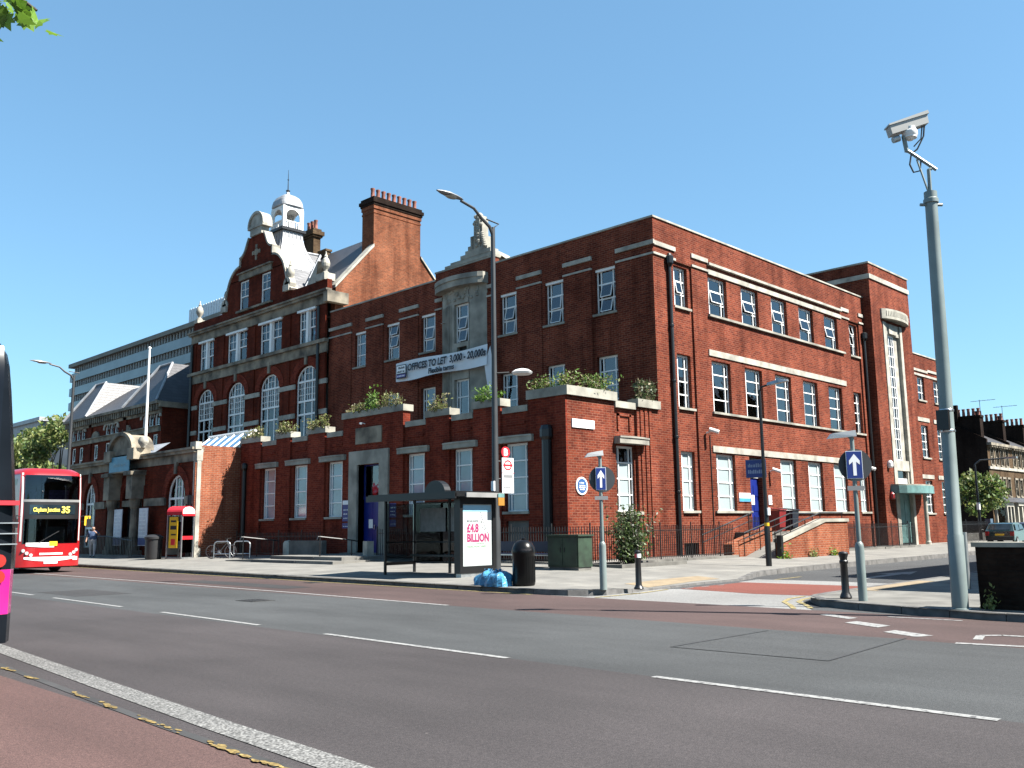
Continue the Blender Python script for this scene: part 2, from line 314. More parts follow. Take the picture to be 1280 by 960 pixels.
def text(s, size, mw_, m, parent=None, name='lettering', shear=0, sx=1, bold=0, align='LEFT', space=1):
    cu = bpy.data.curves.new('t', 'FONT'); cu.body = s; cu.size = size; cu.shear = shear; cu.offset = bold; cu.align_x = align; cu.extrude = .002; cu.space_character = space
    cu.resolution_u = 3
    to = bpy.data.objects.new('t', cu); COL.objects.link(to)
    dg = bpy.context.evaluated_depsgraph_get(); me = bpy.data.meshes.new_from_object(to.evaluated_get(dg)); me.name = name
    bpy.data.objects.remove(to); bpy.data.curves.remove(cu)
    me.transform(mw_ @ Matrix.Diagonal((sx, 1, 1, 1))); me.materials.clear(); me.materials.append(m)
    return place(name, me, parent)
def fmat(F, u, out, v):
    """matrix laying text on a facade"""
    p = F.P(u, out, v)
    return Matrix(((F.c, 0, F.s, p[0]), (F.s, 0, -F.c, p[1]), (0, 1, 0, p[2]), (0, 0, 0, 1)))
def wall(mb, F, u0, u1, v0, v1, ops=(), depth=.3, o=0, m=0):
    us = {u0, u1}; vs = {v0, v1}; rects = []
    for q in ops:
        top = q[3] if len(q) == 4 else q[3]+q[4]
        rects.append((q[0], q[1], q[2], top)); us |= {max(u0, q[0]), min(u1, q[1])}; vs |= {max(v0, q[2]), min(v1, top)}
    us = sorted(us); vs = sorted(vs)
    for i in range(len(us)-1):
        j = 0
        while j < len(vs)-1:
            cu = (us[i]+us[i+1])/2
            def inside(k):
                cv = (vs[k]+vs[k+1])/2
                return any(a < cu < b and c < cv < d for a, b, c, d in rects)
            if inside(j): j += 1; continue
            k = j
            while k < len(vs)-1 and not inside(k): k += 1
            mb.poly([F.P(us[i], o, vs[j]), F.P(us[i+1], o, vs[j]), F.P(us[i+1], o, vs[k]), F.P(us[i], o, vs[k])], m); j = k
    for q in ops:
        a, b, c, d = q[:4]
        if len(q) == 4:
            ring = [(a, c), (b, c), (b, d), (a, d)]
        else:
            rise = q[4]; n = 14; arc = [((a+b)/2+(b-a)/2*math.cos(math.pi*i/n), d+rise*math.sin(math.pi*i/n)) for i in range(n+1)]
            for i in range(n):
                (ua, va), (ub, vb) = arc[i], arc[i+1]
                mb.poly([F.P(ua, o, va), F.P(ub, o, vb), F.P(ub, o, d+rise), F.P(ua, o, d+rise)], m)
            ring = [(a, c), (b, c)]+arc
        for i in range(len(ring)):
            p, r_ = ring[i], ring[(i+1) % len(ring)]
            if p == r_: continue
            mb.poly([F.P(p[0], o, p[1]), F.P(r_[0], o, r_[1]), F.P(r_[0], o-depth, r_[1]), F.P(p[0], o-depth, p[1])], m)
PCACHE = {}
def pane(parent, w_, h_, x, z, m, y=0):
    k = (round(w_, 3), round(h_, 3), m.name)
    if k not in PCACHE: PCACHE[k] = MB().box(0, w_, -.003, .003, 0, h_).mesh('pane', m)
    o = bpy.data.objects.new('pane', PCACHE[k]); COL.objects.link(o); o.parent = parent; o.location = (x, y, z); return o
FCACHE = {}
def metal_window(parent, F, u0, u1, v0, v1, rows, side, depth, gm, out=0, sidemode=True, openrows=(), mullw=.05, fm=None, lowm=None):
    """steel window: narrow light | wide light | narrow light, crossed by horizontal bars"""
    fm = fm or WHITE
    W = u1-u0; H = v1-v0; k = ('mw', round(W, 2), round(H, 2), rows, round(side, 2), fm.name)
    fr = .055; rh = (H-fr)/rows
    if k not in FCACHE:
        b = MB()
        b.box(0, fr, -.03, .04, 0, H); b.box(W-fr, W, -.03, .04, 0, H)
        b.box(fr, W-fr, -.03, .04, 0, fr); b.box(fr, W-fr, -.03, .04, H-fr*1.6, H)
        if side:
            for x in (side, W-side): b.box(x-mullw/2, x+mullw/2, -.035, .035, fr, H-fr*1.6)
        for i in range(1, rows):
            z = fr/2+i*rh
            b.box(fr, W-fr, -.028, .03, z-.026, z+.026)
        FCACHE[k] = b.mesh('window', fm)
    root = parent.location
    p = F.P(u0, out-depth+.05, v0)
    wn = place('window', FCACHE[k], parent, loc=(p[0]-root.x, p[1]-root.y, p[2]-root.z), rotz=F.t)
    cols = [(0, side), (side, W-side), (W-side, W)] if side else [(0, W)]
    for ci, (a, b_) in enumerate(cols):
        if side and ci != 1: pane(wn, b_-a, H, a, 0, gm, .01); continue
        for i in range(rows):
            g_ = lowm if (lowm and i < rows-1) else gm
            if i in openrows:
                ks = ('cs', round(b_-a, 2), round(rh, 2))
                if ks not in FCACHE:
                    q = MB(); ww = b_-a-.08; t = .03
                    q.box(0, ww, -.02, .02, -t, 0); q.box(0, ww, -.02, .02, -rh+.06, -rh+.06+t); q.box(0, t, -.02, .02, -rh+.06+t, -t); q.box(ww-t, ww, -.02, .02, -rh+.06+t, -t)
                    q.box(t, ww-t, -.003, .003, -rh+.06+t, -t, 1); FCACHE[ks] = q.mesh('casement', [fm, gm])
                c = bpy.data.objects.new('casement', FCACHE[ks]); COL.objects.link(c); c.parent = wn; c.location = (a+.04, -.035, fr/2+(i+1)*rh-.03); c.rotation_euler.x = -R(random.uniform(6, 15))
            else: pane(wn, b_-a, rh, a, fr/2+i*rh, g_, .012)
    return wn
def sash_window(parent, F, u0, u1, v0, v1, depth, cols=2, toprows=2, gm=None, fm=None):
    W = u1-u0; H = v1-v0; gm = gm or GLASSV; fm = fm or WHITE; k = ('sw', round(W, 2), round(H, 2), cols, toprows)
    fr = .09; zm = H*.46
    if k not in FCACHE:
        b = MB(); b.box(0, fr, -.05, .05, 0, H); b.box(W-fr, W, -.05, .05, 0, H); b.box(fr, W-fr, -.05, .05, 0, fr); b.box(fr, W-fr, -.05, .05, H-fr, H); b.box(fr, W-fr, -.045, .045, zm-.035, zm+.035)
        for i in range(1, cols):
            x = fr+(W-2*fr)*i/cols; b.box(x-.018, x+.018, -.035, .03, zm+.035, H-fr)
        for j in range(1, toprows):
            z = zm+(H-fr-zm)*j/toprows; b.box(fr, W-fr, -.033, .03, z-.016, z+.016)
        FCACHE[k] = b.mesh('window', fm)
    p = F.P(u0, -depth+.06, v0); root = parent.location
    wn = place('window', FCACHE[k], parent, loc=(p[0]-root.x, p[1]-root.y, p[2]-root.z), rotz=F.t)
    pane(wn, W-.1, zm, .05, 0, gm, .02); pane(wn, W-.1, H-zm, .05, zm, gm, -.01)
    return wn
def arch_window(parent, F, u0, u1, v0, sp_, rise, depth, mull, trans, thick=None, gm=None, fine=(), fm=None):
    """arched window: frame with mullions and transoms, one pane for each light"""
    gm = gm or GLASSV; fm = fm or WHITE; W = u1-u0; H = sp_-v0; key = ('aw', round(W, 2), round(H, 2), round(rise, 2), tuple(mull), tuple(trans), len(fine))
    def top(x): t = max(-1, min(1, (x-W/2)/(W/2))); return H+rise*math.sqrt(max(0, 1-t*t))
    xs = [0]+[m_*W for m_ in mull]+[W]; zs = [0]+[t-v0 for t in trans]
    if key not in FCACHE:
        b = MB(); fr = .1
        b.box(0, fr, -.05, .06, 0, H); b.box(W-fr, W, -.05, .06, 0, H); b.box(fr, W-fr, -.05, .06, 0, fr)
        n = 16
        for i in range(n):
            def q(i, s_): a = math.pi*i/n; return (W/2+(W/2-s_)*math.cos(a), H+(rise-s_)*math.sin(a))
            o1, o2, i1, i2 = q(i, 0), q(i+1, 0), q(i, fr), q(i+1, fr)
            vs = [(x, y, z) for y in (-.05, .06) for x, z in (o1, o2, i2, i1)]
            b.add(vs, [(0, 1, 2, 3), (7, 6, 5, 4), (0, 4, 5, 1), (3, 2, 6, 7)])
        for x in xs[1:-1]: b.box(x-.05, x+.05, -.045, .05, fr, top(x)-.02)
        for z in zs[1:]: b.box(fr*.6, W-fr*.6, -.06, .05, z-.06, z+.06)
        for (x0, x1, z0, z1, nx, nz) in fine:
            x0 *= W; x1 *= W; z0 -= v0; z1 -= v0
            for i in range(1, nx): x = x0+(x1-x0)*i/nx; b.box(x-.016, x+.016, -.03, .03, z0, min(z1, top(x)-.03))
            for j in range(1, nz):
                z = z0+(z1-z0)*j/nz
                if z < top((x0+x1)/2)-.05: b.box(x0, x1, -.028, .03, z-.016, z+.016)
        b2 = []
        for i in range(len(xs)-1):
            for j in range(len(zs)):
                z0 = zs[j]; z1 = zs[j+1] if j+1 < len(zs) else None
                if z1 is None:
                    if z0 > min(top(xs[i]+.01), top(xs[i+1]-.01))+rise: continue
                    nn = 6; pts = [(xs[i], .0, z0), (xs[i+1], .0, z0)]+[(xs[i+1]-(xs[i+1]-xs[i])*k_/nn, .0, max(z0, top(xs[i+1]-(xs[i+1]-xs[i])*k_/nn))) for k_ in range(nn+1)]
                else: pts = [(xs[i], .0, z0), (xs[i+1], .0, z0), (xs[i+1], .0, z1), (xs[i], .0, z1)]
                b2.append(MB().poly(pts).mesh('pane', gm))
        FCACHE[key] = (b.mesh('window', fm), b2)
    me, pm = FCACHE[key]; p = F.P(u0, -depth+.07, v0); root = parent.location
    wn = place('window', me, parent, loc=(p[0]-root.x, p[1]-root.y, p[2]-root.z), rotz=F.t)
    for q in pm:
        o = bpy.data.objects.new('pane', q); COL.objects.link(o); o.parent = wn
    return wn
def leaves(mb, n, fn, size, flat=.0, m=0, aspect=1.6):
    """n leaf-sized faces at fn() with random attitude"""
    for _ in range(n):
        p = Vector(fn()); s = size*random.uniform(.6, 1.35)
        d = Vector((random.gauss(0, 1), random.gauss(0, 1), random.gauss(0, 1)*(1-flat))).normalized()
        e = d.cross(Vector((random.gauss(0, 1), random.gauss(0, 1), random.gauss(0, 1)))).normalized()
        mb.poly([p-d*s*.5*aspect, p+e*s*.34, p+d*s*.5*aspect, p-e*s*.34], m)
def ball(c, rx, ry, rz, shell=.35):
    d = Vector((random.gauss(0, 1), random.gauss(0, 1), random.gauss(0, 1))).normalized(); r = random.uniform(shell, 1)**.6
    return (c[0]+d.x*rx*r, c[1]+d.y*ry*r, c[2]+d.z*rz*r)
# ---------------------------------------------------------------- ground, roads, pavements
def kx(y): return 16.45+.022*max(0, y-15)
YLO = [(16.4, 15.6), (16.55, 14.7), (16.8, 14.2), (17.2, 13.95), (18, 13.93), (20, 14.1), (22, 14.3), (24, 14.3), (25, 14.55), (26, 14.95), (28, 15.2), (31.5, 15.35)]
def lerp(tab, x):
    if x <= tab[0][0]: return tab[0][1]
    for (a, b), (c, d) in zip(tab, tab[1:]):
        if x <= c: return b+(d-b)*(x-a)/(c-a)
    return tab[-1][1]
def sstep(a, b, x): t = max(0, min(1, (x-a)/(b-a))); return t*t*(3-2*t)
def hz(x, y):
    d = min(x-16.6, y-14.2)
    z = .12+.028*max(0, min(9, d))
    drop = sstep(17.6, 19, x)*(1-sstep(24, 25.3, x))*math.exp(-max(0, y-14.2)/.9)
    return z-.09*drop
def structure(o): o['kind'] = 'structure'; return o
structure(MB().box(-900, 900, -900, 900, -.6, -.03).build('ground', TARMAC1))
def sheet(name, pts, z, m, kind=True):
    o = MB().poly([(x, y, z) for x, y in pts]).build(name, m)
    return structure(o)
def rect(x0, x1, y0, y1): return [(x0, y0), (x1, y0), (x1, y1), (x0, y1)]
sheet('bus_bay_surface', rect(-.2, 3.62, -60, 300), 0, TARMAC4)
sheet('near_carriageway', rect(3.62, 8.3, -60, 300), 0, TARMAC1)
sheet('far_carriageway', rect(8.3, 13.05, -60, 300), 0, TARMAC2)
sheet('bus_lane_surface', [(13.05, -60), (16.4, -60), (16.4, 15), (26, 300), (13.05, 300)], 0, TARMAC3)
sheet('side_street', rect(16.4, 300, 4, 22), -.012, TARMAC5)
sheet('near_pavement', rect(-40, -.2, -60, 300), .1, CONCD)
# far pavement with its crossfall
b = MB(); nx, ny = 26, 60
def pf(s, t):
    x = 16.4+15.1*s; yl = lerp(YLO, x); y = yl+(140-yl)*t**2.2
    xx = x+.022*max(0, y-15)*(1-s)
    return (xx, y, hz(x, y))
b.grid(pf, nx, ny)
b.grid(lambda s, t: (31.5+90*s, 15.35+1.6*s+(7.2+10*s)*t, hz(60, 15.35+1.6*s+7*t)), 30, 6)
structure(b.build('pavement', CONC, smooth=True))
RK = [(16.3, -40), (16.32, 5.2), (16.5, 6.0), (16.75, 6.9), (17.0, 7.8), (17.35, 8.6), (17.9, 9.15), (18.6, 9.35), (20.5, 9.4), (30, 9.6), (120, 11)]
b = MB(); b.poly([(x, y, .118) for x, y in RK]+[(120, -40, .118)])
structure(b.build('corner_pavement', CONCD))
# kerbs, stone by stone
def kerbline(path, name, zf, inward, length=.91, maxlen=110):
    k = thing(name, None, None, kind='structure', loc=(path[0][0], path[0][1], 0))
    pts = []; acc = []
    for (x0, y0), (x1, y1) in zip(path, path[1:]):
        L = math.hypot(x1-x0, y1-y0); n = max(1, int(L/.13))
        for i in range(n): acc.append((x0+(x1-x0)*i/n, y0+(y1-y0)*i/n))
    acc.append(path[-1]); cur = acc[0]; pts = [cur]
    for p in acc:
        if math.hypot(p[0]-cur[0], p[1]-cur[1]) >= length: pts.append(p); cur = p
    for (x0, y0), (x1, y1) in zip(pts, pts[1:]):
        dx, dy = x1-x0, y1-y0; L = math.hypot(dx, dy); nx_, ny_ = -dy/L*inward, dx/L*inward; g_ = .008/L
        a = (x0+dx*g_, y0+dy*g_); c = (x1-dx*g_, y1-dy*g_); W_ = .15
        za, zc = zf(*a)+.006+random.uniform(0, .004), zf(*c)+.006+random.uniform(0, .004)
        vs = [(*a, -.05), (*c, -.05), (c[0]+nx_*W_, c[1]+ny_*W_, -.05), (a[0]+nx_*W_, a[1]+ny_*W_, -.05)]
        e = .014
        vs += [(a[0]+nx_*e, a[1]+ny_*e, za), (c[0]+nx_*e, c[1]+ny_*e, zc), (c[0]+nx_*W_, c[1]+ny_*W_, zc), (a[0]+nx_*W_, a[1]+ny_*W_, za)]
        MB().add(vs, [(4, 5, 6, 7), (0, 1, 5, 4), (1, 2, 6, 5), (2, 3, 7, 6), (3, 0, 4, 7)]).build('kerbstone', KERB, k)
    return k
kp = [(kx(y), y) for y in (75, 60, 45, 30, 20, 16.2)]+[(16.42, 15.2), (16.58, 14.5), (16.85, 14.08), (17.25, 13.88), (18, 13.86), (20, 14.03), (22, 14.23), (24, 14.23), (25, 14.48), (26, 14.88), (28, 15.13), (31.5, 15.28), (60, 15.75)]
kerbline(kp, 'kerb', lambda x, y: hz(x+.05, max(y, 14.2)), 1)
kerbline([(16.3, -6)]+RK[1:9]+[(30, 9.6), (60, 10)], 'corner_kerb', lambda x, y: .118, -1)
# road markings
def strip(name, pts, wd, m=PAINTW, z=.006):
    b = MB()
    for (x0, y0), (x1, y1) in zip(pts, pts[1:]):
        L = math.hypot(x1-x0, y1-y0); nx_, ny_ = -(y1-y0)/L*wd/2, (x1-x0)/L*wd/2
        b.poly([(x0+nx_, y0+ny_, z), (x1+nx_, y1+ny_, z), (x1-nx_, y1-ny_, z), (x0-nx_, y0-ny_, z)])
    return structure(b.build(name, m))
for a, c in [(2.63, 6.05), (8.25, 12.35), (14.4, 18.35), (20.4, 24.75), (26.3, 30.1), (32, 36), (38, 42), (-3.5, .4)]:
    strip('centre_line_dash', [(8.28+.012*max(0, a-8)*2, a), (8.28+.012*max(0, c-8)*2, c)], .11)
strip('lane_edge_line', [(13.05, 14.75), (13.3, 21), (13.4, 30), (13.6, 60)], .12)
strip('kerbside_line', [(16.3, 15.4), (16.85, 40), (17.2, 60)], .1, PAINTY)
strip('chipping_strip', [(4.6, 300), (4.6, 17), (4.35, 13.4), (4.12, 10), (3.95, 7.4), (3.8, 4.5), (3.8, -20)], .27, CHIPS)
strip('gutter_strip', [(4.0, 300), (3.95, 14), (3.72, 9.5), (3.62, 7.6), (3.55, 5), (3.55, -10)], .09, mat('dark_gutter', (.05, .05, .05), .9, var=.3), .005)
random.seed(3)
WORNY = asphalt('road_paint_worn_yellow', (.50, .36, .13), .6, .4, 22)
for y in (12.0, 11.1, 9.5, 8.75, 7.8, 7.25, 6.5, 6.0, 5.5):
    b = MB()
    for q in range(7):
        yy = y+random.uniform(0, .5); xx = 3.53+.045*(yy-5.5)+random.uniform(-.035, .02); n = 6; r0 = random.uniform(.012, .05)
        b.poly([(xx+r0*.7*random.uniform(.6, 1.2)*math.cos(2*math.pi*i/n), yy+r0*2.2*random.uniform(.6, 1.2)*math.sin(2*math.pi*i/n), .010+.0004*q) for i in range(n)])
    structure(b.build('worn_yellow_line', WORNY))
strip('tar_joint', [(12.9, 7.25), (10.4, 7.3), (10.5, 5.15), (13.2, 5.3)], .022, mat('bitumen', (.04, .04, .04), .6), .007)
for q in ([(15.85, 7.75), (15.6, 7.75), (15.2, 7.05), (15.45, 7.0)], [(14.95, 6.8), (14.62, 6.85), (14.25, 6.15), (14.6, 6.1)], [(14.05, 5.8), (13.72, 5.85), (13.4, 5.25), (13.7, 5.12)]):
    sheet('crossing_dash', q, .006, PAINTW)
strip('stop_marking', [(13.05, 4.6), (13.25, 3.6)], .14); strip('bay_marking', [(13.6, 4.5), (14.1, 4.62), (14.3, 4.4), (14.4, 3.6)], .12); strip('corner_edge_line', [(15.95, 6.7), (16.0, 5.5)], .08)
sheet('concrete_band', [(16.4, 8.3), (17.3, 8.9), (18.3, 9.45), (19.7, 9.7), (19.5, 11.3), (20.0, 13.7), (19.5, 14.0), (17.2, 13.86), (16.6, 14.0), (16.4, 15.5)], -.006, LCONC)
sheet('red_surface_table', [(20.05, 13.72), (23.15, 13.72), (23.3, 10.1), (20.85, 9.6), (19.7, 9.75), (19.48, 11.3)], -.003, REDTAB)
sheet('concrete_band_far', [(23.15, 13.9), (24.6, 14.1), (24.8, 12), (24.6, 9.6), (23.3, 9.6), (23.3, 10.1)], -.006, LCONC)
for i, y in enumerate((13.45, 12.95, 12.4)): sheet('table_dash', [(20.1+i*.75, 13.62-.02*i), (20.45+i*.75, 13.62), (20.42+i*.75, 13.54), (20.05+i*.75, 13.54)], .003, PAINTW)
strip('double_yellow_line', [(16.5, 8.72), (17.1, 9.1), (17.8, 9.62), (18.6, 9.92), (19.4, 9.98)], .1, PAINTY, .002)
strip('double_yellow_line', [(16.75, 8.5), (17.35, 8.9), (18.0, 9.4), (18.7, 9.64), (19.5, 9.7)], .1, PAINTY, .002)
strip('double_yellow_line', [(16.5, 13.6), (18, 13.55), (19.6, 13.78)], .1, PAINTY, .002)
strip('side_street_line', [(24.7, 13.6), (26.5, 13.7)], .1, PAINTY, -.004)
sheet('lane_arrow', [(26.4, 11.6), (29.3, 11.75), (29.3, 11.5), (31.2, 12.0), (29.0, 12.5), (29.2, 12.1), (26.4, 11.85)], -.004, PAINTW)
b = MB(); b.grid(lambda s, t: (19.4+3.8*s, lerp(YLO, 19.4+3.8*s)+.2+.75*t, hz(19.4+3.8*s, lerp(YLO, 19.4+3.8*s)+.2+.75*t)+.006), 8, 3)
structure(b.build('tactile_paving', TACT))
sheet('tactile_paving', [(20.2, 8.7), (24.2, 8.9), (24.2, 9.35), (20.2, 9.2)], .124, TACT)

# covers and repairs in the carriageway
random.seed(9)
for x, y, w_, h_, lab in ((11.3, 19.5, .6, .75, 'iron access cover in the far lane opposite the shelter'), (16.15, 24.5, .42, .5, 'iron gully grate at the far kerb left of the shelter'), (16.05, 3.9, .4, .5, 'iron gully grate at the right kerb below the dark wall')):
    t = thing('access_cover', lab, 'cover', (x, y, 0)); MB().box(-w_/2, w_/2, -h_/2, h_/2, -.02, .007).build('frame', mat('cover_iron', (.10, .095, .09), .55, metal=.4, var=.4, scale=9), t, local=True)
    b = MB()
    for i in range(6): b.box(-w_/2+.04+i*(w_-.08)/6, -w_/2+.04+(i+.62)*(w_-.08)/6, -h_/2+.05, h_/2-.05, .007, .012)
    b.build('ribs', mat('cover_iron', (.10, .095, .09), .55), t, local=True)
REPAIR = asphalt('asphalt_repair', (.082, .080, .082), .5, .2)
for q in ([(9.2, 27.5), (10.6, 27.5), (10.6, 24.6), (9.2, 24.7)], [(14.0, 29), (14.9, 29), (14.9, 22.6), (14.0, 22.6)], [(10.5, 5.17), (13.1, 5.3), (12.85, 7.23), (10.42, 7.28)]):
    sheet('road_repair', q, .003, REPAIR if q[0][0] != 10.5 else TARMAC2)
# ---------------------------------------------------------------- brick office building on the corner
FR = Frame(0, 22, 0); FL = Frame(31.2, 0, -90); FG = Frame(25.36, 0, -90); FT = Frame(0, 21.5, 0)
office = thing('office_building', 'large red brick corner office building with stone bands, banner and roof-terrace planters', 'building', (31.2, 22, .3))
def part(name, m, fn, parent=office, smooth=False):
    b = MB(); fn(b); return b.build(name, m, parent, smooth)
RW = [(32.75, 33.8)]+[(35.35+2.89*i, 36.95+2.89*i) for i in range(5)]+[(50.15, 51.2)]
def rwall(b):
    ops = []
    for i, (a, c) in enumerate(RW):
        ops += [(a, c, 11.06, 12.9), (a, c, 6.6, 8.95)]
        ops.append((a, c, 2.2, 4.72) if i != 2 else (38.2, 39.35, 1.32, 4.72))
    A = [o for o in ops if 34 < o[0] < 50]
    wall(b, FR, 34.05, 50.0, .1, 13.05, A)
    wall(b, FR, 31.2, 32.62, .1, 13.05); wall(b, FR, 51.35, 52.07, .1, 13.05)
    wall(b, FR, 32.62, 34.05, .1, 13.05, [o for o in ops if o[0] < 34]+[(32.75, 33.85, .15, .85)], .25, -.09)
    wall(b, FR, 50.0, 51.35, .1, 13.05, [o for o in ops if o[0] > 50], .25, -.09)
    for u in (32.62, 34.05, 50.0, 51.35): b.poly([FR.P(u, 0, .1), FR.P(u, -.09, .1), FR.P(u, -.09, 13.05), FR.P(u, 0, 13.05)])
    for a, c in ((32.62, 34.05), (50, 51.35)): b.poly([FR.P(a, 0, 13.05), FR.P(c, 0, 13.05), FR.P(c, -.09, 13.05), FR.P(a, -.09, 13.05)])
    wall(b, FR, 31.2, 52.07, 13.05, 14.7)
    b.box(31.6, 52.0, 22.35, 22.45, 13.6, 14.7)
part('wall', BRICK, rwall)
def ewall(b):
    wall(b, FR, 25.36, 28.15, .1, 6.42); wall(b, FR, 29.62, 31.2, .1, 6.32)
    wall(b, FR, 28.15, 29.62, .1, 6.2, [(28.35, 29.5, 2.15, 4.72)], .2, -.12)
    for u in (28.15, 29.62): b.poly([FR.P(u, 0, .1), FR.P(u, -.12, .1), FR.P(u, -.12, 6.42), FR.P(u, 0, 6.42)])
    for u in (29.8, 30.1, 30.4): b.fbox(FR, u, u+.16, 0, .045, .3, 6.32)
    for u in (28.45, 29.2): b.fbox(FR, u, u+.12, -.12, -.06, 5.35, 6.0)
    b.fbox(FR, 28.45, 29.32, -.12, -.06, 5.9, 6.02)
part('wall', BRICK, ewall)
LW = [(43.43, 42.37), (40.43, 39.27), (37.4, 36.22), (31.32, 30.17), (28.3, 27.14), (25.26, 24.1)]
PIERS = [(46, 43.75), (42.3, 40.72), (39.2, 37.6), (36.15, 35.6), (32.2, 31.65), (30.1, 28.5), (27.08, 25.42), (23.98, 22.0)]
def lwall(b):
    ops = []
    for i, (a, c) in enumerate(LW):
        ops.append((-a, -c, 10.95, 13.02))
        if i: ops.append((-a, -c, 6.4, 9.02))
    wall(b, FL, -46, -35.6, 6, 14.7, [o for o in ops if o[0] < -35]); wall(b, FL, -32.2, -22, 6, 14.7, [o for o in ops if o[0] > -33])
    wall(b, FL, -35.6, -32.2, 13.6, 14.7)
    for a, c in PIERS: b.fbox(FL, -a, -c if c != 22.0 else -22.003, -.02, .06, 6.0, 13.3)
    b.fbox(FL, -36.2, -31.7, -.35, .004, 14.7, 15.1)
    b.fbox(FL, -46, -36.2, -.35, -.25, 13.8, 14.7); b.fbox(FL, -31.7, -22.4, -.35, -.25, 13.8, 14.7)
part('wall', BRICK, lwall)
part('coping', STONE, lambda b: (b.fbox(FL, -46, -36.2, -.36, .05, 14.7, 14.78), b.fbox(FL, -31.7, -21.95, -.36, .05, 14.7, 14.78), b.fbox(FR, 31.57, 52.07, -.4, .05, 14.7, 14.78)))
for a, c in PIERS:
    for z0, z1 in ((13.5, 13.69), (13.05, 13.14)):
        part('stone_band', STONE, lambda b: b.fbox(FL, -a-.02, -c+.02 if c != 22.0 else -21.93, 0, .1, z0, z1))
for a, c in ((31.204, 32.77), (34.03, 35.36), (49.0, 50.02), (51.3, 51.95)):
    for z0, z1 in ((13.47, 13.66), (13.05, 13.15)):
        part('stone_band', STONE, lambda b: b.fbox(FR, a, c, 0, .065, z0, z1))
part('cornice', STONE, lambda b: (b.fbox(FR, 35.36, 49.0, 0, .13, 13.38, 13.5), b.fbox(FR, 35.36, 49.0, 0, .06, 12.96, 13.18)))
part('lintel', STONE, lambda b: b.fbox(FR, 35.15, 49.1, 0, .05, 9.14, 9.42))
part('lintel', STONE, lambda b: b.fbox(FR, 35.1, 49.1, 0, .05, 4.78, 5.06))
part('sill', STONEG, lambda b: b.fbox(FR, 35.25, 49.15, -.2, .12, 10.96, 11.06))
part('sill', STONEG, lambda b: b.fbox(FR, 35.25, 49.15, -.2, .1, 6.5, 6.6))
for a, c in ((35.1, 38.15), (40.95, 49.1)): part('sill', STONEG, lambda b: b.fbox(FR, a, c, -.2, .1, 2.1, 2.2))
for a, c in (RW[0], RW[6]):
    for z in (10.96, 6.5, 2.1): part('sill', STONEG, lambda b: b.fbox(FR, a-.12, c+.14, -.28, .02, z, z+.1))
part('sill', STONE, lambda b: b.fbox(FR, 28.25, 29.75, -.3, .1, 2.03, 2.15))
random.seed(11)
BLIND = mat('white_blind', (.42, .43, .42), .8, var=.1); CURT = mat('pale_blind_cloth', (.30, .38, .44), .85, var=.3, scale=6)
def blind(wn, W, z0, z1, m):
    b = MB(); n = 14
    for k in range(n):
        x0, x1 = .06+(W-.12)*k/n, .06+(W-.12)*(k+1)/n; y0, y1 = .12+.02*(k % 2), .12+.02*((k+1) % 2)
        b.add([(x0, y0, z0), (x1, y1, z0), (x1, y1, z1), (x0, y0, z1)], [(0, 1, 2, 3)])
    o = b.build('blind', m, wn, loc=(0, 0, 0)); return o
for i, (a, c) in enumerate(RW):
    o = -.09 if i in (0, 6) else 0
    op = {0: (1,), 1: (1,), 2: (1,), 3: (1,), 4: (1,), 5: (1,), 6: (1, 2)}[i]
    wn = metal_window(office, FR, a, c, 11.06, 12.9, 3, .3 if c-a > 1.3 else .26, .24, GLASS, o, openrows=op)
    if i in (3, 4, 5): blind(wn, c-a, .06, .62+.1*(i % 2), CURT)
    if i == 1: blind(wn, c-a, 1.2, 1.8, CURT)
    wn = metal_window(office, FR, a, c, 6.6, 8.95, 4, .3 if c-a > 1.3 else .26, .24, GLASS, o)
    if i in (2, 4): blind(wn, c-a, 1.3+.25*(i == 4), 2.3, BLIND)
    if i != 2: metal_window(office, FR, a, c, 2.2, 4.72, 4, .3 if c-a > 1.3 else .26, .22, FROST, o)
metal_window(office, FR, 28.35, 29.5, 2.15, 4.72, 4, .24, .18, GLASS, -.12, lowm=FROST)
for i, (a, c) in enumerate(LW):
    metal_window(office, FL, -a, -c, 10.95, 13.02, 3, .24, .26, GLASS, openrows=((), (1, 2), (0, 1), (0, 1), (0, 1), (0, 1))[i])
    if i:
        wn = metal_window(office, FL, -a, -c, 6.4, 9.02, 4, .24, .26, GLASS)
        if i in (2, 4): blind(wn, a-c, 1.4, 2.55, BLIND)
    for z in ((10.85, 6.3) if i else (10.85,)): part('sill', STONEG, lambda b: b.fbox(FL, -a-.1, -c+.1, -.25, .1, z, z+.1))
    part('window_head', WHITE, lambda b: b.fbox(FL, -a, -c, -.2, -.06, 12.9, 13.02))
# blinds and rooms seen through the glass
for z in (5.7, 9.85): part('floor_slab', INT, lambda b: (b.box(31.55, 51.7, 22.5, 45.7, z, z+.3)))
part('partition', INT, lambda b: (b.box(36.2, 36.35, 27, 45.6, .3, 14.2), b.box(36.35, 51.6, 27, 27.15, .3, 14.2)))
part('rear_wall', BRICKS, lambda b: (b.box(31.3, 51.9, 45.72, 45.9, .1, 14.6), b.box(51.75, 51.95, 22.4, 45.7, .1, 14.6), b.box(25.6, 31.2, 45.3, 45.5, .1, 6.1)))
part('roof', ROOFG, lambda b: b.box(31.5, 51.9, 22.4, 45.9, 14.0, 14.2))
part('terrace_roof', ROOFG, lambda b: b.box(25.7, 31.3, 22.4, 45.5, 5.85, 6.0))
part('inner_wall', INT, lambda b: b.box(31.22, 31.35, 22.5, 45.5, .2, 6.0))
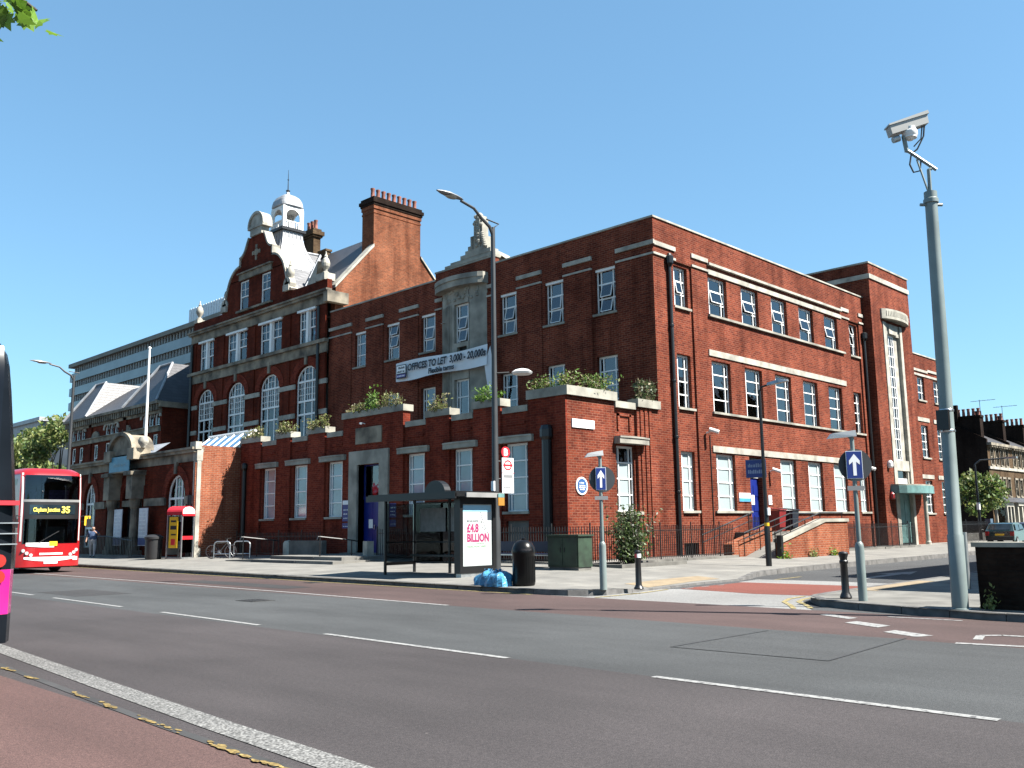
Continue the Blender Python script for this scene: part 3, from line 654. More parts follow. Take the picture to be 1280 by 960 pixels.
# stone bay with canopy and finial
def bay(b):
    def off(Y): return .40*(1-((Y-33.9)/1.75)**2)+.02
    ys = [35.6-.1*i for i in range(13)]
    for seg in (ys, [33.2-.1*i for i in range(11)]):
        for p, q in zip(seg, seg[1:]):
            b.poly([FL.P(-p, off(p), 6), FL.P(-q, off(q), 6), FL.P(-q, off(q), 13.8), FL.P(-p, off(p), 13.8)])
    for Y in (35.6, 32.2): b.poly([FL.P(-Y, 0, 6), FL.P(-Y, off(Y), 6), FL.P(-Y, off(Y), 13.8), FL.P(-Y, 0, 13.8)])
    FB_ = Frame(31.2-off(34.4), 0, -90)
    wall(b, FB_, -34.4, -33.2, 6, 13.8, [(-34.3, -33.2+.02, 10.95, 12.98), (-34.3, -33.18, 6.4, 9.05), (-34.1, -33.35, 10.3, 10.72)], .3)
    for i in range(7):
        Y = 35.5-i*.15; b.fbox(FL, -Y, -Y+.05, off(Y)-.02, off(Y)+.05, 6.3, 13.0)
    for z in (9.6, 12.2): b.fbox(FL, -35.45, -34.42, .2, off(34.9)+.012, z, z+.02)
part('stone_bay', STONEG, bay)
FB = Frame(31.2-.386, 0, -90)
metal_window(office, FB, -34.3, -33.2, 10.95, 12.98, 3, .23, .26, GLASS, openrows=(0, 1)); metal_window(office, FB, -34.3, -33.2, 6.4, 9.05, 3, .23, .26, GLASS)
part('bay_vent', IRON, lambda b: b.fbox(FB, -34.1, -33.35, -.28, -.24, 10.3, 10.72))
def canopy(b):
    pts = [(-35.85, 0)]+[(-35.85+3.7*i/16, .35+.5*math.sin(math.pi*i/16)**.7) for i in range(17)]+[(-32.15, 0)]
    b.prism(pts, lambda u, o, z: FL.P(u, o, z), 13.8, 14.12); b.prism([(u*1.0, o*1.08) for u, o in pts], lambda u, o, z: FL.P(u, o, z), 14.12, 14.36)
part('bay_canopy', STONEG, canopy)
random.seed(5)
def relief(b):
    for i in range(26):
        Y = random.uniform(32.7, 35.2); z = random.uniform(13.15, 13.72); o = .40*(1-((Y-33.9)/1.75)**2)
        b.lathe((31.2-o-.02, Y, z), [(.0, -.09), (.08, -.05), (.1, 0), (.08, .05), (0, .09)], 7, sx=.6, sy=1)
part('carved_relief', STONEG, relief, smooth=True)['kind'] = 'stuff'
def finial(b):
    b.fbox(FL, -36.25, -31.65, -.4, .03, 15.1, 15.19)
    for a, c, z0, z1, d in ((35.4, 31.75, 15.19, 15.32, .05), (35.0, 31.8, 15.32, 15.44, .0), (34.2, 31.95, 15.44, 15.64, .02), (33.85, 32.2, 15.64, 15.82, .0)): b.fbox(FL, -a, -c, -.55, d, z0, z1)
    for a, c, z1 in ((33.7, 33.5, 16.05), (33.5, 33.25, 16.55), (33.25, 32.62, 17.35), (33.12, 32.72, 17.55), (32.62, 32.42, 16.4)): b.fbox(FL, -a, -c, -.5, -.06, 15.82, z1)
    for Y in (33.38, 33.1, 32.95, 32.8): b.tube([(31.26, Y, 15.82), (31.24, Y, 16.5 if Y > 33.2 else 17.3)], .075, 8)
    for i in range(14): b.lathe((31.22, 32.92+random.gauss(0, .12), 15.95+i*.12), [(0, -.12), (.1, -.07), (.13, 0), (.1, .07), (0, .12)], 8, sx=.8)
    for i in range(8): b.lathe((31.15, 32.5-.05*i*.5, 16.5-i*.1), [(0, -.1), (.08, -.06), (.11, 0), (.08, .06), (0, .1)], 8)
    b.add([(31.3, 32.3, 15.82), (32.9, 32.3, 15.6), (32.9, 31.8, 15.0), (31.3, 31.8, 15.44), (31.3, 32.3, 15.1), (32.9, 32.3, 14.9)], [(0, 1, 2, 3), (0, 4, 5, 1), (1, 5, 2)])
    b.lathe((31.35, 32.9, 17.5), [(.12, 0), (.2, .06), (.18, .12), (.1, .2), (0, .24)], 10)
part('carved_finial', STONEG, finial)
# ground-floor front with planters
BLUEREFL = mat('blue_grey_film', (.20, .29, .35), .12, var=.25, scale=.8, spec=.9)  # opaque pane colour holds the bluish sky reflection over net curtains
GWIN = [(43.36, 42.12), (40.42, 39.17), (37.38, 36.16), (31.33, 30.13), (28.28, 27.14), (25.25, 24.05)]
def gwall(b):
    wall(b, FG, -45.58, -22, .1, 6.02, [(-a, -c, 2.2, 4.82) for a, c in GWIN]+[(-34.75, -33.1, .3, 4.55)]+[(-a, -c, 1.0, 1.85) for a, c in GWIN[4:]], .28)
    for a, c, t in ((45.58, 43.5, 6.28), (41.95, 40.62, 6.28), (39.0, 37.55, 6.28), (36.0, 34.75, 6.76), (33.1, 31.5, 6.76), (29.95, 28.45, 6.28), (26.98, 25.42, 6.35), (23.9, 22.003, 6.42)):
        b.fbox(FG, -a, -c, 0, .1, .1, t)
        b.fbox(FG, -a, -c, -.3, 0, 6.02, t)
    b.fbox(FG, -34.75, -33.1, -.3, .1, 4.56, 6.76)
    for u in (-43.3, -40.35, -37.3, -31.3, -28.3, -25.25):
        b.fbox(FG, u+.1, u+1.1, 0, .04, 5.55, 5.68)
wl = part('wall', BRICKR, gwall)
def trough(b, a, c, z0, z1, d0=-.42, d1=.16):
    t = .07; F = FG
    b.fbox(F, -a, -c, d1-t, d1, z0, z1); b.fbox(F, -a, -c, d0, d0+t, z0, z1); b.fbox(F, -a, -a+t, d0+t, d1-t, z0, z1); b.fbox(F, -c-t, -c, d0+t, d1-t, z0, z1); b.fbox(F, -a+t, -c-t, d0+t, d1-t, z0, z0+.1); 
SOIL = mat('soil', (.05, .035, .025), .95)
for a, c, z0, z1 in ((45.58, 43.42, 6.29, 6.58), (41.98, 40.5, 6.29, 6.58), (39.1, 37.42, 6.29, 6.58), (36.08, 31.42, 6.77, 7.06), (29.98, 28.36, 6.29, 6.58), (27.03, 25.36, 6.36, 6.66)):
    t_ = part('planter_trough', STONEG, lambda b: trough(b, a, c, z0, z1)); MB().fbox(FG, -a+.07, -c-.07, -.35, .09, z0+.1, z1-.06).build('soil', SOIL, t_)
def ctrough(b):
    z0, z1 = 6.43, 6.78
    b.box(25.2, 25.28, 21.86, 23.95, z0, z1); b.box(25.28, 28.2, 21.86, 21.94, z0, z1); b.box(25.28, 28.2, 22.4, 22.48, z0, z1); b.box(28.12, 28.2, 21.94, 22.4, z0, z1); b.box(25.72, 25.8, 22.48, 23.95, z0, z1); b.box(25.28, 25.72, 23.87, 23.95, z0, z1)
    b.box(25.28, 28.12, 21.94, 22.4, z0, z0+.2, 1); b.box(25.28, 25.72, 22.48, 23.87, z0, z0+.2, 1)
part('planter_trough', [STONEG, SOIL], ctrough)
part('planter_trough', [STONEG, SOIL], lambda b: (b.box(29.55, 31.1, 21.86, 21.94, 6.33, 6.66), b.box(29.55, 29.63, 21.94, 22.4, 6.33, 6.66), b.box(29.63, 31.1, 22.32, 22.4, 6.33, 6.66), b.box(29.63, 31.1, 21.94, 22.32, 6.33, 6.55, 1)))
for a, c in ((43.4, 42.0), (40.48, 39.12), (37.4, 36.1), (31.4, 30.0), (28.34, 27.05), (25.34, 23.97)): part('coping', STONEG, lambda b: b.fbox(FG, -a, -c, -.32, .08, 6.02, 6.26))
part('coping', STONEG, lambda b: b.fbox(FR, 28.21, 29.54, -.4, .04, 6.21, 6.47))
def hood(b, F, u0, u1, z0, z1, d=.32):
    pts = [(u0, 0)]+[(u0+(u1-u0)*i/10, d*(.72+.28*math.sin(math.pi*i/10))) for i in range(11)]+[(u1, 0)]
    b.prism(pts, lambda u, o, z: F.P(u, o, z), z0, z1-.07); b.prism([(u, o*1.1) for u, o in pts], lambda u, o, z: F.P(u, o, z), z1-.07, z1)
for a, c in GWIN:
    part('window_hood', STONEG, lambda b: hood(b, FG, -a-.45, -c+.42, 4.84, 5.1)); part('sill', STONEG, lambda b: b.fbox(FG, -a-.1, -c+.1, -.25, .12, 2.1, 2.2))
    metal_window(office, FG, -a, -c, 2.2, 4.82, 4, .2, .2, BLUEREFL)
part('window_hood', STONEG, lambda b: hood(b, FR, 28.1, 30.0, 4.78, 5.06, .4))
for a, c in GWIN[4:]:
    part('basement_panel', CONCD, lambda b: b.fbox(FG, -a, -c, -.2, -.12, 1.0, 1.85))
part('basement_grille', IRON, lambda b: [b.fbox(FR, 32.78+i*.13, 32.81+i*.13, -.25, -.2, .15, .85) for i in range(8)])
part('door_surround', STONEG, lambda b: (b.fbox(FG, -35.4, -34.75, .02, .2, .1, 4.55), b.fbox(FG, -33.1, -32.45, .02, .2, .1, 4.55), b.fbox(FG, -35.4, -32.45, .02, .2, 4.55, 5.18), b.fbox(FG, -35.0, -34.75, -.3, .02, .1, 4.55)))
d_ = part('door', BLUEP, lambda b: (b.fbox(FG, -34.75, -33.93, -.3, -.24, .55, 2.95), b.fbox(FG, -33.92, -33.1, -.3, -.24, .55, 2.95), b.fbox(FG, -34.75, -33.1, -.3, -.2, 2.95, 3.08), [b.fbox(FG, u, u+.55, -.24, -.225, z, z+.65) for u in (-34.62, -33.78) for z in (.75, 1.55, 2.25)]))
MB().fbox(FG, -34.35, -34.05, -.222, -.215, 1.65, 2.05).build('notice', WHITE, d_); MB().fbox(FG, -33.9, -33.86, -.23, -.17, 1.6, 1.8).build('handle', BRIGHT, d_)
f_ = part('fanlight', BLUEP, lambda b: (b.fbox(FG, -34.75, -34.68, -.3, -.22, 3.08, 4.55), b.fbox(FG, -33.17, -33.1, -.3, -.22, 3.08, 4.55), b.fbox(FG, -34.68, -33.17, -.3, -.22, 4.48, 4.55))); MB().fbox(FG, -34.68, -33.17, -.27, -.26, 3.08, 4.48).build('pane', GLASS, f_)
part('door_step', CONC, lambda b: (b.fbox(FG, -35.6, -32.3, -.3, .5, .1, .55),))
part('name_tablet', STONED, lambda b: b.fbox(FG, -34.95, -33.0, .1, .16, 5.5, 6.25))
part('security_camera', WHITE, lambda b: (b.tube([FG.P(-34.3, .1, 6.42), FG.P(-34.3, .3, 6.46)], .02), b.tube([FG.P(-34.4, .3, 6.44), FG.P(-34.15, .42, 6.4)], .05)))
part('drainpipe', BLACK, lambda b: (b.tube([FG.P(-22.88, .2, .3), FG.P(-22.88, .2, 4.95)], .19, 12), b.lathe(FG.P(-22.88, .2, 4.8), [(.19, 0), (.26, .12), (.26, .4), (.2, .55), (0, .6)], 12)))
part('drainpipe', BLACK, lambda b: (b.tube([FG.P(-44.98, .2, .3), FG.P(-44.98, .2, 4.95)], .13, 12), b.lathe(FG.P(-44.98, .2, 4.8), [(.13, 0), (.2, .12), (.2, .3), (.14, .4), (0, .45)], 12)))
part('drainpipe', BLACK, lambda b: (b.tube([FR.P(32.18, .1, .2), FR.P(32.18, .1, 12.95)], .085, 10), b.lathe(FR.P(32.18, .12, 12.8), [(.085, -.15), (.17, 0), (.19, .3), (.12, .36), (.08, .45)], 10), [b.lathe(FR.P(32.18, .1, z), [(.085, 0), (.115, .02), (.115, .1), (.085, .12)], 10) for z in (2.9, 5.2, 7.6, 10)]))
part('drainpipe', BLACK, lambda b: (b.tube([FR.P(51.72, .1, .2), FR.P(51.72, .1, 12.4)], .085, 10), b.lathe(FR.P(51.72, .12, 12.2), [(.085, -.15), (.17, 0), (.19, .3), (.1, .36)], 10)))
# ground-floor side door and signs
d_ = part('door', BLUEP, lambda b: (b.fbox(FR, 38.2, 39.35, -.32, -.26, 1.32, 3.75), [b.fbox(FR, u, u+.4, -.26, -.24, z, z+.5) for u in (38.3, 38.85) for z in (1.5, 2.2, 2.9)])); MB().fbox(FR, 38.62, 38.9, -.238, -.23, 2.5, 2.95).build('notice', WHITE, d_)
part('door_transom', INT, lambda b: (b.fbox(FR, 38.2, 39.35, -.32, -.28, 3.9, 4.72),)); part('transom_bar', WHITE, lambda b: b.fbox(FR, 38.2, 39.35, -.32, -.2, 3.75, 3.9))
part('security_camera', WHITE, lambda b: (b.tube([FR.P(34.65, 0, 5.6), FR.P(34.65, .25, 5.65)], .03), b.tube([FR.P(34.6, .2, 5.75), FR.P(34.8, .55, 5.6)], .09, 10)))
part('security_camera', WHITE, lambda b: (b.tube([FR.P(40.1, 0, 4.1), FR.P(40.1, .25, 4.15)], .03), b.tube([FR.P(40.05, .15, 4.2), FR.P(40.25, .5, 4.05)], .08, 10)))
part('security_camera', WHITE, lambda b: (b.tube([FR.P(50.9, 0, 4.6), FR.P(50.9, .25, 4.65)], .03), b.tube([FR.P(50.85, .15, 4.7), FR.P(51.05, .5, 4.55)], .09, 10)))
part('service_cable', IRON, lambda b: b.tube([FR.P(34.9, .03, 5.5), FR.P(34.9, .03, .3)], .022, 5))
# stair tower
def tower(b):
    wall(b, FT, 52.07, 57.9, .1, 16.75, [(53.55, 56.3, .1, 13.45)], .25)
    wall(b, Frame(52.07, 0, -90), -30, -21.5, .1, 16.75)
    b.box(57.7, 57.898, 21.52, 30, 11, 16.75); b.box(52.1, 57.7, 29.8, 30, 12, 16.75)
part('tower_wall', BRICK, tower)
part('tower_roof', ROOFG, lambda b: b.box(52.1, 57.7, 21.75, 29.8, 16.3, 16.45))
part('coping', STONEG, lambda b: (b.box(52.02, 57.95, 21.45, 21.75, 16.75, 16.85), b.box(52.02, 52.35, 21.75, 30, 16.75, 16.85)))
part('stone_band', STONE, lambda b: (b.box(52.01, 57.9, 21.43, 21.5, 15.82, 16.1), b.box(52.0, 52.07, 21.5, 30, 15.82, 16.1)))
def surround(b):
    F = FT
    b.fbox(F, 53.55, 54.0, -.25, .05, .1, 13.45); b.fbox(F, 55.95, 56.3, -.25, .05, .1, 13.45)
    b.fbox(F, 54.0, 54.28, -.25, -.12, 4.6, 12.9); b.fbox(F, 55.25, 55.95, -.25, -.16, 4.6, 12.9); b.fbox(F, 54.0, 55.95, -.25, -.02, 12.75, 13.45); b.fbox(F, 54.0, 55.95, -.25, .0, 4.6, 5.2)
    b.fbox(F, 54.3, 55.5, -.02, .08, 12.8, 13.2)
part('stair_surround', STONE, surround)
metal_window(office, FT, 54.28, 55.25, 5.2, 12.75, 12, .3, .2, GLASS)
def tcan(b):
    pts = [(53.35, 0)]+[(53.35+3.8*i/14, .1+.42*math.sin(math.pi*i/14)**.6) for i in range(15)]+[(57.15, 0)]
    b.prism(pts, lambda u, o, z: FT.P(u, o, z), 13.6, 14.2)
    for i in range(22): b.fbox(FT, 53.62+i*.15, 53.69+i*.15, .1, .115+.42*math.sin(math.pi*((.3+i*.15)/3.8))**.6, 13.78, 14.08)
part('tower_canopy', STONEG, tcan)
part('entrance_canopy', [COPPERG, STONEG], lambda b: (b.prism([(52.9, 0)]+[(52.9+4.6*i/16, .5+.75*math.sin(math.pi*i/16)**.5) for i in range(17)]+[(57.5, 0)], lambda u, o, z: FT.P(u, o, z), 3.25, 3.68), b.prism([(52.95, 0)]+[(52.95+4.5*i/16, .45+.73*math.sin(math.pi*i/16)**.5) for i in range(17)]+[(57.45, 0)], lambda u, o, z: FT.P(u, o, z), 3.68, 3.76, 1)))
f_ = part('fanlight', STONEG, lambda b: (b.fbox(FT, 54.0, 54.2, -.25, -.05, 3.7, 4.6), b.fbox(FT, 55.75, 55.95, -.25, -.05, 3.7, 4.6))); MB().fbox(FT, 54.2, 55.75, -.2, -.19, 3.7, 4.6).build('pane', GLASS, f_); MB().fbox(FT, 54.2, 55.75, -.18, -.12, 3.85, 4.15).build('sign_strip', WHITE, f_)
part('door', COPPERG, lambda b: (b.fbox(FT, 54.0, 55.95, -.22, -.15, .4, 3.25), [b.fbox(FT, u, u+.7, -.15, -.13, .7, 2.9) for u in (54.15, 55.1)]))
part('porch_column', STONE, lambda b: b.lathe(FT.P(55.95, .75, .3), [(.16, 0), (.16, .15), (.12, .2), (.11, 2.8), (.15, 2.95)], 12))
for z, m_ in ((4.7, WHITE), (2.9, mat('alarm_red', (.45, .03, .03), .4))): part('alarm_box', m_, lambda b: b.lathe(FT.P(52.85, .1, z), [(.12, 0), (.17, .08), (.17, .3), (.1, .42)], 10))
# right-hand wing
WW = [(59.62, 60.78), (62.4, 63.5)]
part('wall', BRICK, lambda b: (wall(b, FR, 57.9, 65.5, .1, 12.3, [(a, c, z0, z1) for a, c in WW for z0, z1 in ((9.35, 10.85), (5.65, 7.72), (2.15, 4.2))], .25), b.box(65.3, 65.5, 22, 34, .1, 12.3), b.box(57.9, 65.3, 31, 31.2, .1, 12.3)))
part('roof', ROOFG, lambda b: b.box(57.9, 65.3, 22.3, 31, 11.7, 11.9)); part('coping', STONE, lambda b: b.box(57.95, 65.55, 21.95, 22.3, 12.3, 12.38))
part('stone_band', STONE, lambda b: (b.fbox(FR, 58.9, 61.4, 0, .06, 11.2, 11.36), b.fbox(FR, 61.4, 63.9, 0, .06, 11.3, 11.46), b.fbox(FR, 58.9, 63.9, 0, .05, 10.92, 11.06)))
for a, c in WW:
    metal_window(office, FR, a, c, 9.35, 10.85, 3, .24, .2, GLASS); metal_window(office, FR, a, c, 5.65, 7.72, 4, .24, .2, GLASS); metal_window(office, FR, a, c, 2.15, 4.2, 4, .24, .2, GLASS)
    part('lintel', STONE, lambda b: b.fbox(FR, a-.55, c+.3, 0, .05, 7.95, 8.2)); part('lintel', STONE, lambda b: b.fbox(FR, a-.55, c+.3, 0, .05, 4.3, 4.55)); [part('sill', STONEG, lambda b: b.fbox(FR, a-.1, c+.1, -.2, .08, z, z+.1)) for z in (9.25, 5.55, 2.05)]
# things fixed to the walls
def planted(label, fn, kinds, n, size, stems=True, group='plants in the terrace troughs'):
    t = thing('trough_plants', label, 'plant', fn_loc(fn), group=group)
    b = MB()
    for _ in range(26):
        p = fn(); b.tube([(p[0]+random.gauss(0, .03), p[1]+random.gauss(0, .03), t.location.z-.05), p, (p[0]+random.gauss(0, .05), p[1]+random.gauss(0, .05), p[2]+random.uniform(.05, .22))], [.009, .007, .003], 4)
    b.build('stems', LEAFD, t)['kind'] = 'stuff'
    for m_, k in kinds:
        b = MB(); leaves(b, int(n*k), fn, size); b.build('foliage', m_, t)['kind'] = 'stuff'
    return t
def fn_loc(fn):
    ps = [fn() for _ in range(30)]; return Vector((sum(p[0] for p in ps)/30, sum(p[1] for p in ps)/30, min(p[2] for p in ps)))
random.seed(21)
def tuft(ya, yb, z, h, dens=1):
    cs = [(25.3+random.uniform(-.12, .2), random.uniform(min(ya, yb), max(ya, yb)), random.uniform(.25, 1)**1.4*h*.95) for _ in range(int(abs(ya-yb)*7)+4)]
    def fn():
        c = random.choice(cs); t = random.random()
        return (c[0]+random.gauss(0, .09)*(.4+t), c[1]+random.gauss(0, .1)*(.4+t), z+t*c[2])
    return fn
TP = [((45.4, 43.6, 6.5, .75), [(LEAFB, .6), (LEAFD, .4)], 'dry brownish plants in trough above the leftmost ground-floor window'), ((41.9, 40.6, 6.5, .75), [(LEAFB, .8), (LEAFD, .3)], 'yellow-green plants in the second trough from the left'),
      ((39.0, 37.5, 6.5, .75), [(LEAFB, .7), (LEAFD, .5)], 'straggly plants in the third trough from the left'), ((35.95, 34.4, 6.98, .8), [(LEAFD, .5), (LEAFB, .5)], 'greyish lavender at left end of the tall trough over the stone tablet'),
      ((34.35, 33.3, 6.98, 1.35), [(LEAFC, .6), (LEAFA, .6)], 'bright green bush in the middle of the tall trough over the tablet'), ((33.3, 31.6, 6.98, .85), [(LEAFB, .5), (LEAFD, .5)], 'grey-green lavender at right end of the tall trough'),
      ((29.9, 28.5, 6.5, .95), [(LEAFB, .6), (LEAFD, .5)], 'olive plants in the trough below the left part of the banner'), ((26.9, 25.5, 6.58, .85), [(LEAFC, .8), (LEAFA, .3)], 'fresh green bush in the trough beside the lamp post')]
for a, kinds, lab in TP: planted(lab, tuft(*a), kinds, 560, .085)
cc = [(random.uniform(25.3, 28.0), 22.15+random.gauss(0, .1), random.uniform(.5, 1.05)) for _ in range(16)]+[(25.5, random.uniform(22.3, 23.8), random.uniform(.4, .9)) for _ in range(7)]
def cfn():
    c = random.choice(cc); t = random.random(); return (c[0]+random.gauss(0, .15)*(.5+t), c[1]+random.gauss(0, .14)*(.5+t), 6.62+t*c[2]*.85)
planted('mixed green plants spilling from the trough on the building corner', cfn, [(LEAFA, .45), (LEAFB, .5), (LEAFC, .25), (LEAFD, .3)], 1150, .085)
planted('spiky dark plants in the small trough against the lit brick wall', lambda: (random.uniform(29.7, 31.0), 22.1+random.gauss(0, .1), 6.55+random.random()**1.5*.95), [(LEAFE, .7), (LEAFD, .5)], 380, .12)
# ---------------------------------------------------------------- Victorian building with Dutch gable
FV = Frame(31.0, 0, -90)
vic = thing('victorian_building', 'tall Victorian brick building with Dutch gable, cupola and big chimney stack', 'building', (31, 54.6, .3))
def vpart(name, m, fn, smooth=False): return part(name, m, fn, vic, smooth)
VA = [(62.4, 59.98), (58.06, 55.64), (53.72, 51.28), (49.38, 46.93)]
VP = [(62.28, 60.25), (58.25, 55.6), (53.87, 51.2), (49.14, 47.3)]
def vwall(b):
    ops = [(-a, -c, 6.4, 10.74, .95) for a, c in VA]+[(-a, -c, 13.1, 15.25) for a, c in VP]
    wall(b, FV, -63.4, -46.05, .1, 16.1, ops, .3)
    b.box(31, 42, 63.2, 63.398, .1, 16.1)
    for y in (63.1, 58.95, 54.7, 50.35, 46.4): b.fbox(FV, -y-.28, -y+.28, -.02, .07, 6, 15.2)
vpart('wall', BRICKV, vwall)
# arch rings in rubbed brick
def ring(b, F, a, c, sp_, rise, wd, d):
    n = 16; W = (a-c)/2; m_ = -(a+c)/2
    for i in range(n):
        A = math.pi*i/n; B = math.pi*(i+1)/n; P = lambda t, e: (m_+(W+e)*math.cos(t), sp_+(rise+e)*math.sin(t))
        q = [P(A, .02), P(B, .02), P(B, wd), P(A, wd)]
        vs = [F.P(u, 0, v) for u, v in q]+[F.P(u, d, v) for u, v in q]
        b.add(vs, [(4, 5, 6, 7), (0, 4, 7, 3), (1, 2, 6, 5), (0, 1, 5, 4), (3, 7, 6, 2)])
for a, c in VA:
    vpart('arch_ring', BRICKR, lambda b: ring(b, FV, a, c, 10.74, .95, .55, .05))
    vpart('keystone', STONED, lambda b: b.fbox(FV, -(a+c)/2-.13, -(a+c)/2+.13, 0, .14, 11.75, 12.5))
    W = a-c
    arch_window(vic, FV, -a, -c, 6.4, 10.74, .95, .26, (.33, .67), (8.68, 9.5, 10.74), fine=[(.05+.31*i, .05+.31*i+.28, 9.5, 10.74, 3, 3) for i in range(3)]+[(.36, .64, 10.74, 11.7, 2, 2), (.05, .3, 10.74, 11.5, 2, 1), (.7, .95, 10.74, 11.5, 2, 1)])
ys = [63.4, 62.4, 59.98, 58.06, 55.64, 53.72, 51.28, 49.38, 46.93, 45.9]
for a, c in zip(ys[::2], ys[1::2]):
    for z0, z1 in ((10.34, 10.64), (8.5, 8.8)): vpart('stone_band', STONE, lambda b: b.fbox(FV, -a, -c, 0, .09, z0, z1))
vpart('string_course', STONED, lambda b: (b.fbox(FV, -63.5, -45.9, 0, .12, 12.25, 12.85), b.fbox(FV, -63.6, -45.85, 0, .3, 12.85, 13.06)))
vpart('cornice', STONED, lambda b: (b.fbox(FV, -63.5, -45.9, 0, .12, 15.3, 15.85), b.fbox(FV, -63.6, -45.7, 0, .32, 15.85, 16.0), b.fbox(FV, -63.65, -45.6, 0, .42, 16.0, 16.12), b.box(30.65, 32.2, 45.55, 46.0, 15.3, 16.0), [b.fbox(FV, -46.05+i*.22, -45.93+i*.22, .1, .3, 15.68, 15.85) for i in range(1)]))
for a, c in VP:
    m_ = (a+c)/2
    sash_window(vic, FV, -a, -m_-.13, 13.1, 15.25, .2, 2, 2); sash_window(vic, FV, -m_+.13, -c, 13.1, 15.25, .2, 2, 2)
    vpart('window_mullion', WHITE, lambda b: (b.fbox(FV, -m_-.13, -m_+.13, -.2, .02, 13.1, 15.25), b.fbox(FV, -a-.1, -c+.1, -.2, .12, 15.16, 15.32)))
vpart('parapet', BRICKV, lambda b: b.fbox(FV, -51.0, -46.1, -.35, 0, 16.12, 16.85)); vpart('parapet', BRICKV, lambda b: b.fbox(FV, -63.4, -58.8, -.35, 0, 16.12, 16.85))
# Dutch gable: outline as (Y, z)
def arc(c, r, a0, a1, n=8, ry=None): return [(c[0]+r*math.cos(R(a0+(a1-a0)*i/n)), c[1]+(ry or r)*math.sin(R(a0+(a1-a0)*i/n))) for i in range(n+1)]
half = [(4.45, 16.12), (4.45, 16.9)]+arc((4.9, 18.0), 1.0, 250, 185, 5, 1.15)+[(3.75, 18.35)]+arc((2.0, 17.95), 1.75, 18, 88, 8, 1.85)+[(2.05, 20.3)]+[(2.05-.1*0, 20.35)]+arc((2.3, 21.35), 1.05, 262, 200, 5, 1.0)+[(.95, 21.65)]
CY = 54.65
gp_ = [(CY-d, z) for d, z in half]+[(CY+d, z) for d, z in half[::-1]]
def gable(b):
    # front and back faces cut round the two windows
    pts = [(-y, z) for y, z in gp_]
    W = [(-56.72, -55.55, 16.65, 18.72), (-53.88, -52.72, 16.65, 18.72)]
    # lower rectangle with windows then the rest of the outline
    wall(b, FV, -CY-3.4, -CY+3.4, 16.12, 18.9, W, .25, .02)
    def clip(lo, hi, side):
        return None
    # side wings, both faces, following the curve
    prof = [(d, z) for d, z in half]
    def width(z):
        best = 0
        for (d0, z0), (d1, z1) in zip(prof, prof[1:]):
            if min(z0, z1)-1e-6 <= z <= max(z0, z1)+1e-6:
                t = 0 if abs(z1-z0) < 1e-6 else (z-z0)/(z1-z0); best = max(best, d0+(d1-d0)*t)
        return best
    zs = [16.12+.16*i for i in range(35)]+[21.65]
    for z0, z1 in zip(zs, zs[1:]):
        w0, w1 = width(z0+.001), width(z1-.001)
        for s in (-1, 1):
            in0 = 3.4 if z1 <= 18.9 else 0
            if w0 > in0 or w1 > in0:
                a = (-CY+s*min(in0, w0), z0); c = (-CY+s*max(w0, in0), z0); d = (-CY+s*max(w1, in0), z1); e = (-CY+s*min(in0, w1), z1)
                b.poly([FV.P(p[0], .02, p[1]) for p in (a, c, d, e)]); b.poly([FV.P(p[0], -.4, p[1]) for p in (a, c, d, e)])
    b.fbox(FV, -CY-3.4, -CY+3.4, -.42, -.4, 16.12, 18.9)
vpart('gable_wall', BRICKV, gable)
def gcope(b, sides):
    n = len(half)
    for s in sides:
        P = [(CY+s*d, z) for d, z in half][1:]
        for (y0, z0), (y1, z1) in zip(P, P[1:]):
            if math.hypot(y1-y0, z1-z0) < .01: continue
            dx, dz = y1-y0, z1-z0; L = math.hypot(dx, dz); ny, nz = -dz/L*s, dx/L*s
            if nz*1 < 0 and abs(dz) < abs(dx): ny, nz = -ny, -nz
            ny = abs(ny)*s if abs(ny) > .01 else ny
            t = .13; q = [(y0, z0), (y1, z1), (y1+ny*t, z1+abs(nz)*t), (y0+ny*t, z0+abs(nz)*t)]
            vs = [FV.P(-y, .12, z) for y, z in q]+[FV.P(-y, -.5, z) for y, z in q]
            b.add(vs, [(0, 1, 2, 3), (7, 6, 5, 4), (0, 4, 5, 1), (2, 6, 7, 3), (1, 5, 6, 2), (0, 3, 7, 4)])
for s_ in (-1, 1): vpart('gable_coping', STONE, lambda b: gcope(b, (s_,)))
vpart('gable_entablature', STONED, lambda b: (b.fbox(FV, -CY-2.1, -CY+2.1, .02, .14, 18.78, 19.2), b.fbox(FV, -CY-2.2, -CY+2.2, .02, .26, 19.2, 19.3), b.fbox(FV, -CY-2.3, -CY+2.3, .02, .2, 16.5, 16.64)))
for a, c in ((56.72, 55.55), (53.88, 52.72)): sash_window(vic, FV, -a, -c, 16.65, 18.72, .15, 2, 2)
def shellped(b):
    b.fbox(FV, -CY-.75, -CY+.75, -.45, .14, 21.65, 22.15); b.fbox(FV, -CY-1.0, -CY+1.0, -.55, .2, 22.15, 22.32)
    pts = [(-CY+1.0*math.cos(math.pi*i/14), 22.32+.98*math.sin(math.pi*i/14)) for i in range(15)]
    b.prism(pts, lambda u, v, d: FV.P(u, d, v), -.55, .1); pts2 = [(-CY+.8*math.cos(math.pi*i/14), 22.34+.78*math.sin(math.pi*i/14)) for i in range(15)]
    b.prism(pts2, lambda u, v, d: FV.P(u, d, v), .1, .12)
    for i in range(14):
        A, B = math.pi*i/14, math.pi*(i+1)/14
        q = [(-CY+r*math.cos(t), 22.32+r*.98*math.sin(t)) for r, t in ((.84, A), (.84, B), (1.03, B), (1.03, A))]
        b.add([FV.P(u, .1, v) for u, v in q]+[FV.P(u, .2, v) for u, v in q], [(4, 5, 6, 7), (0, 1, 5, 4), (3, 7, 6, 2)])
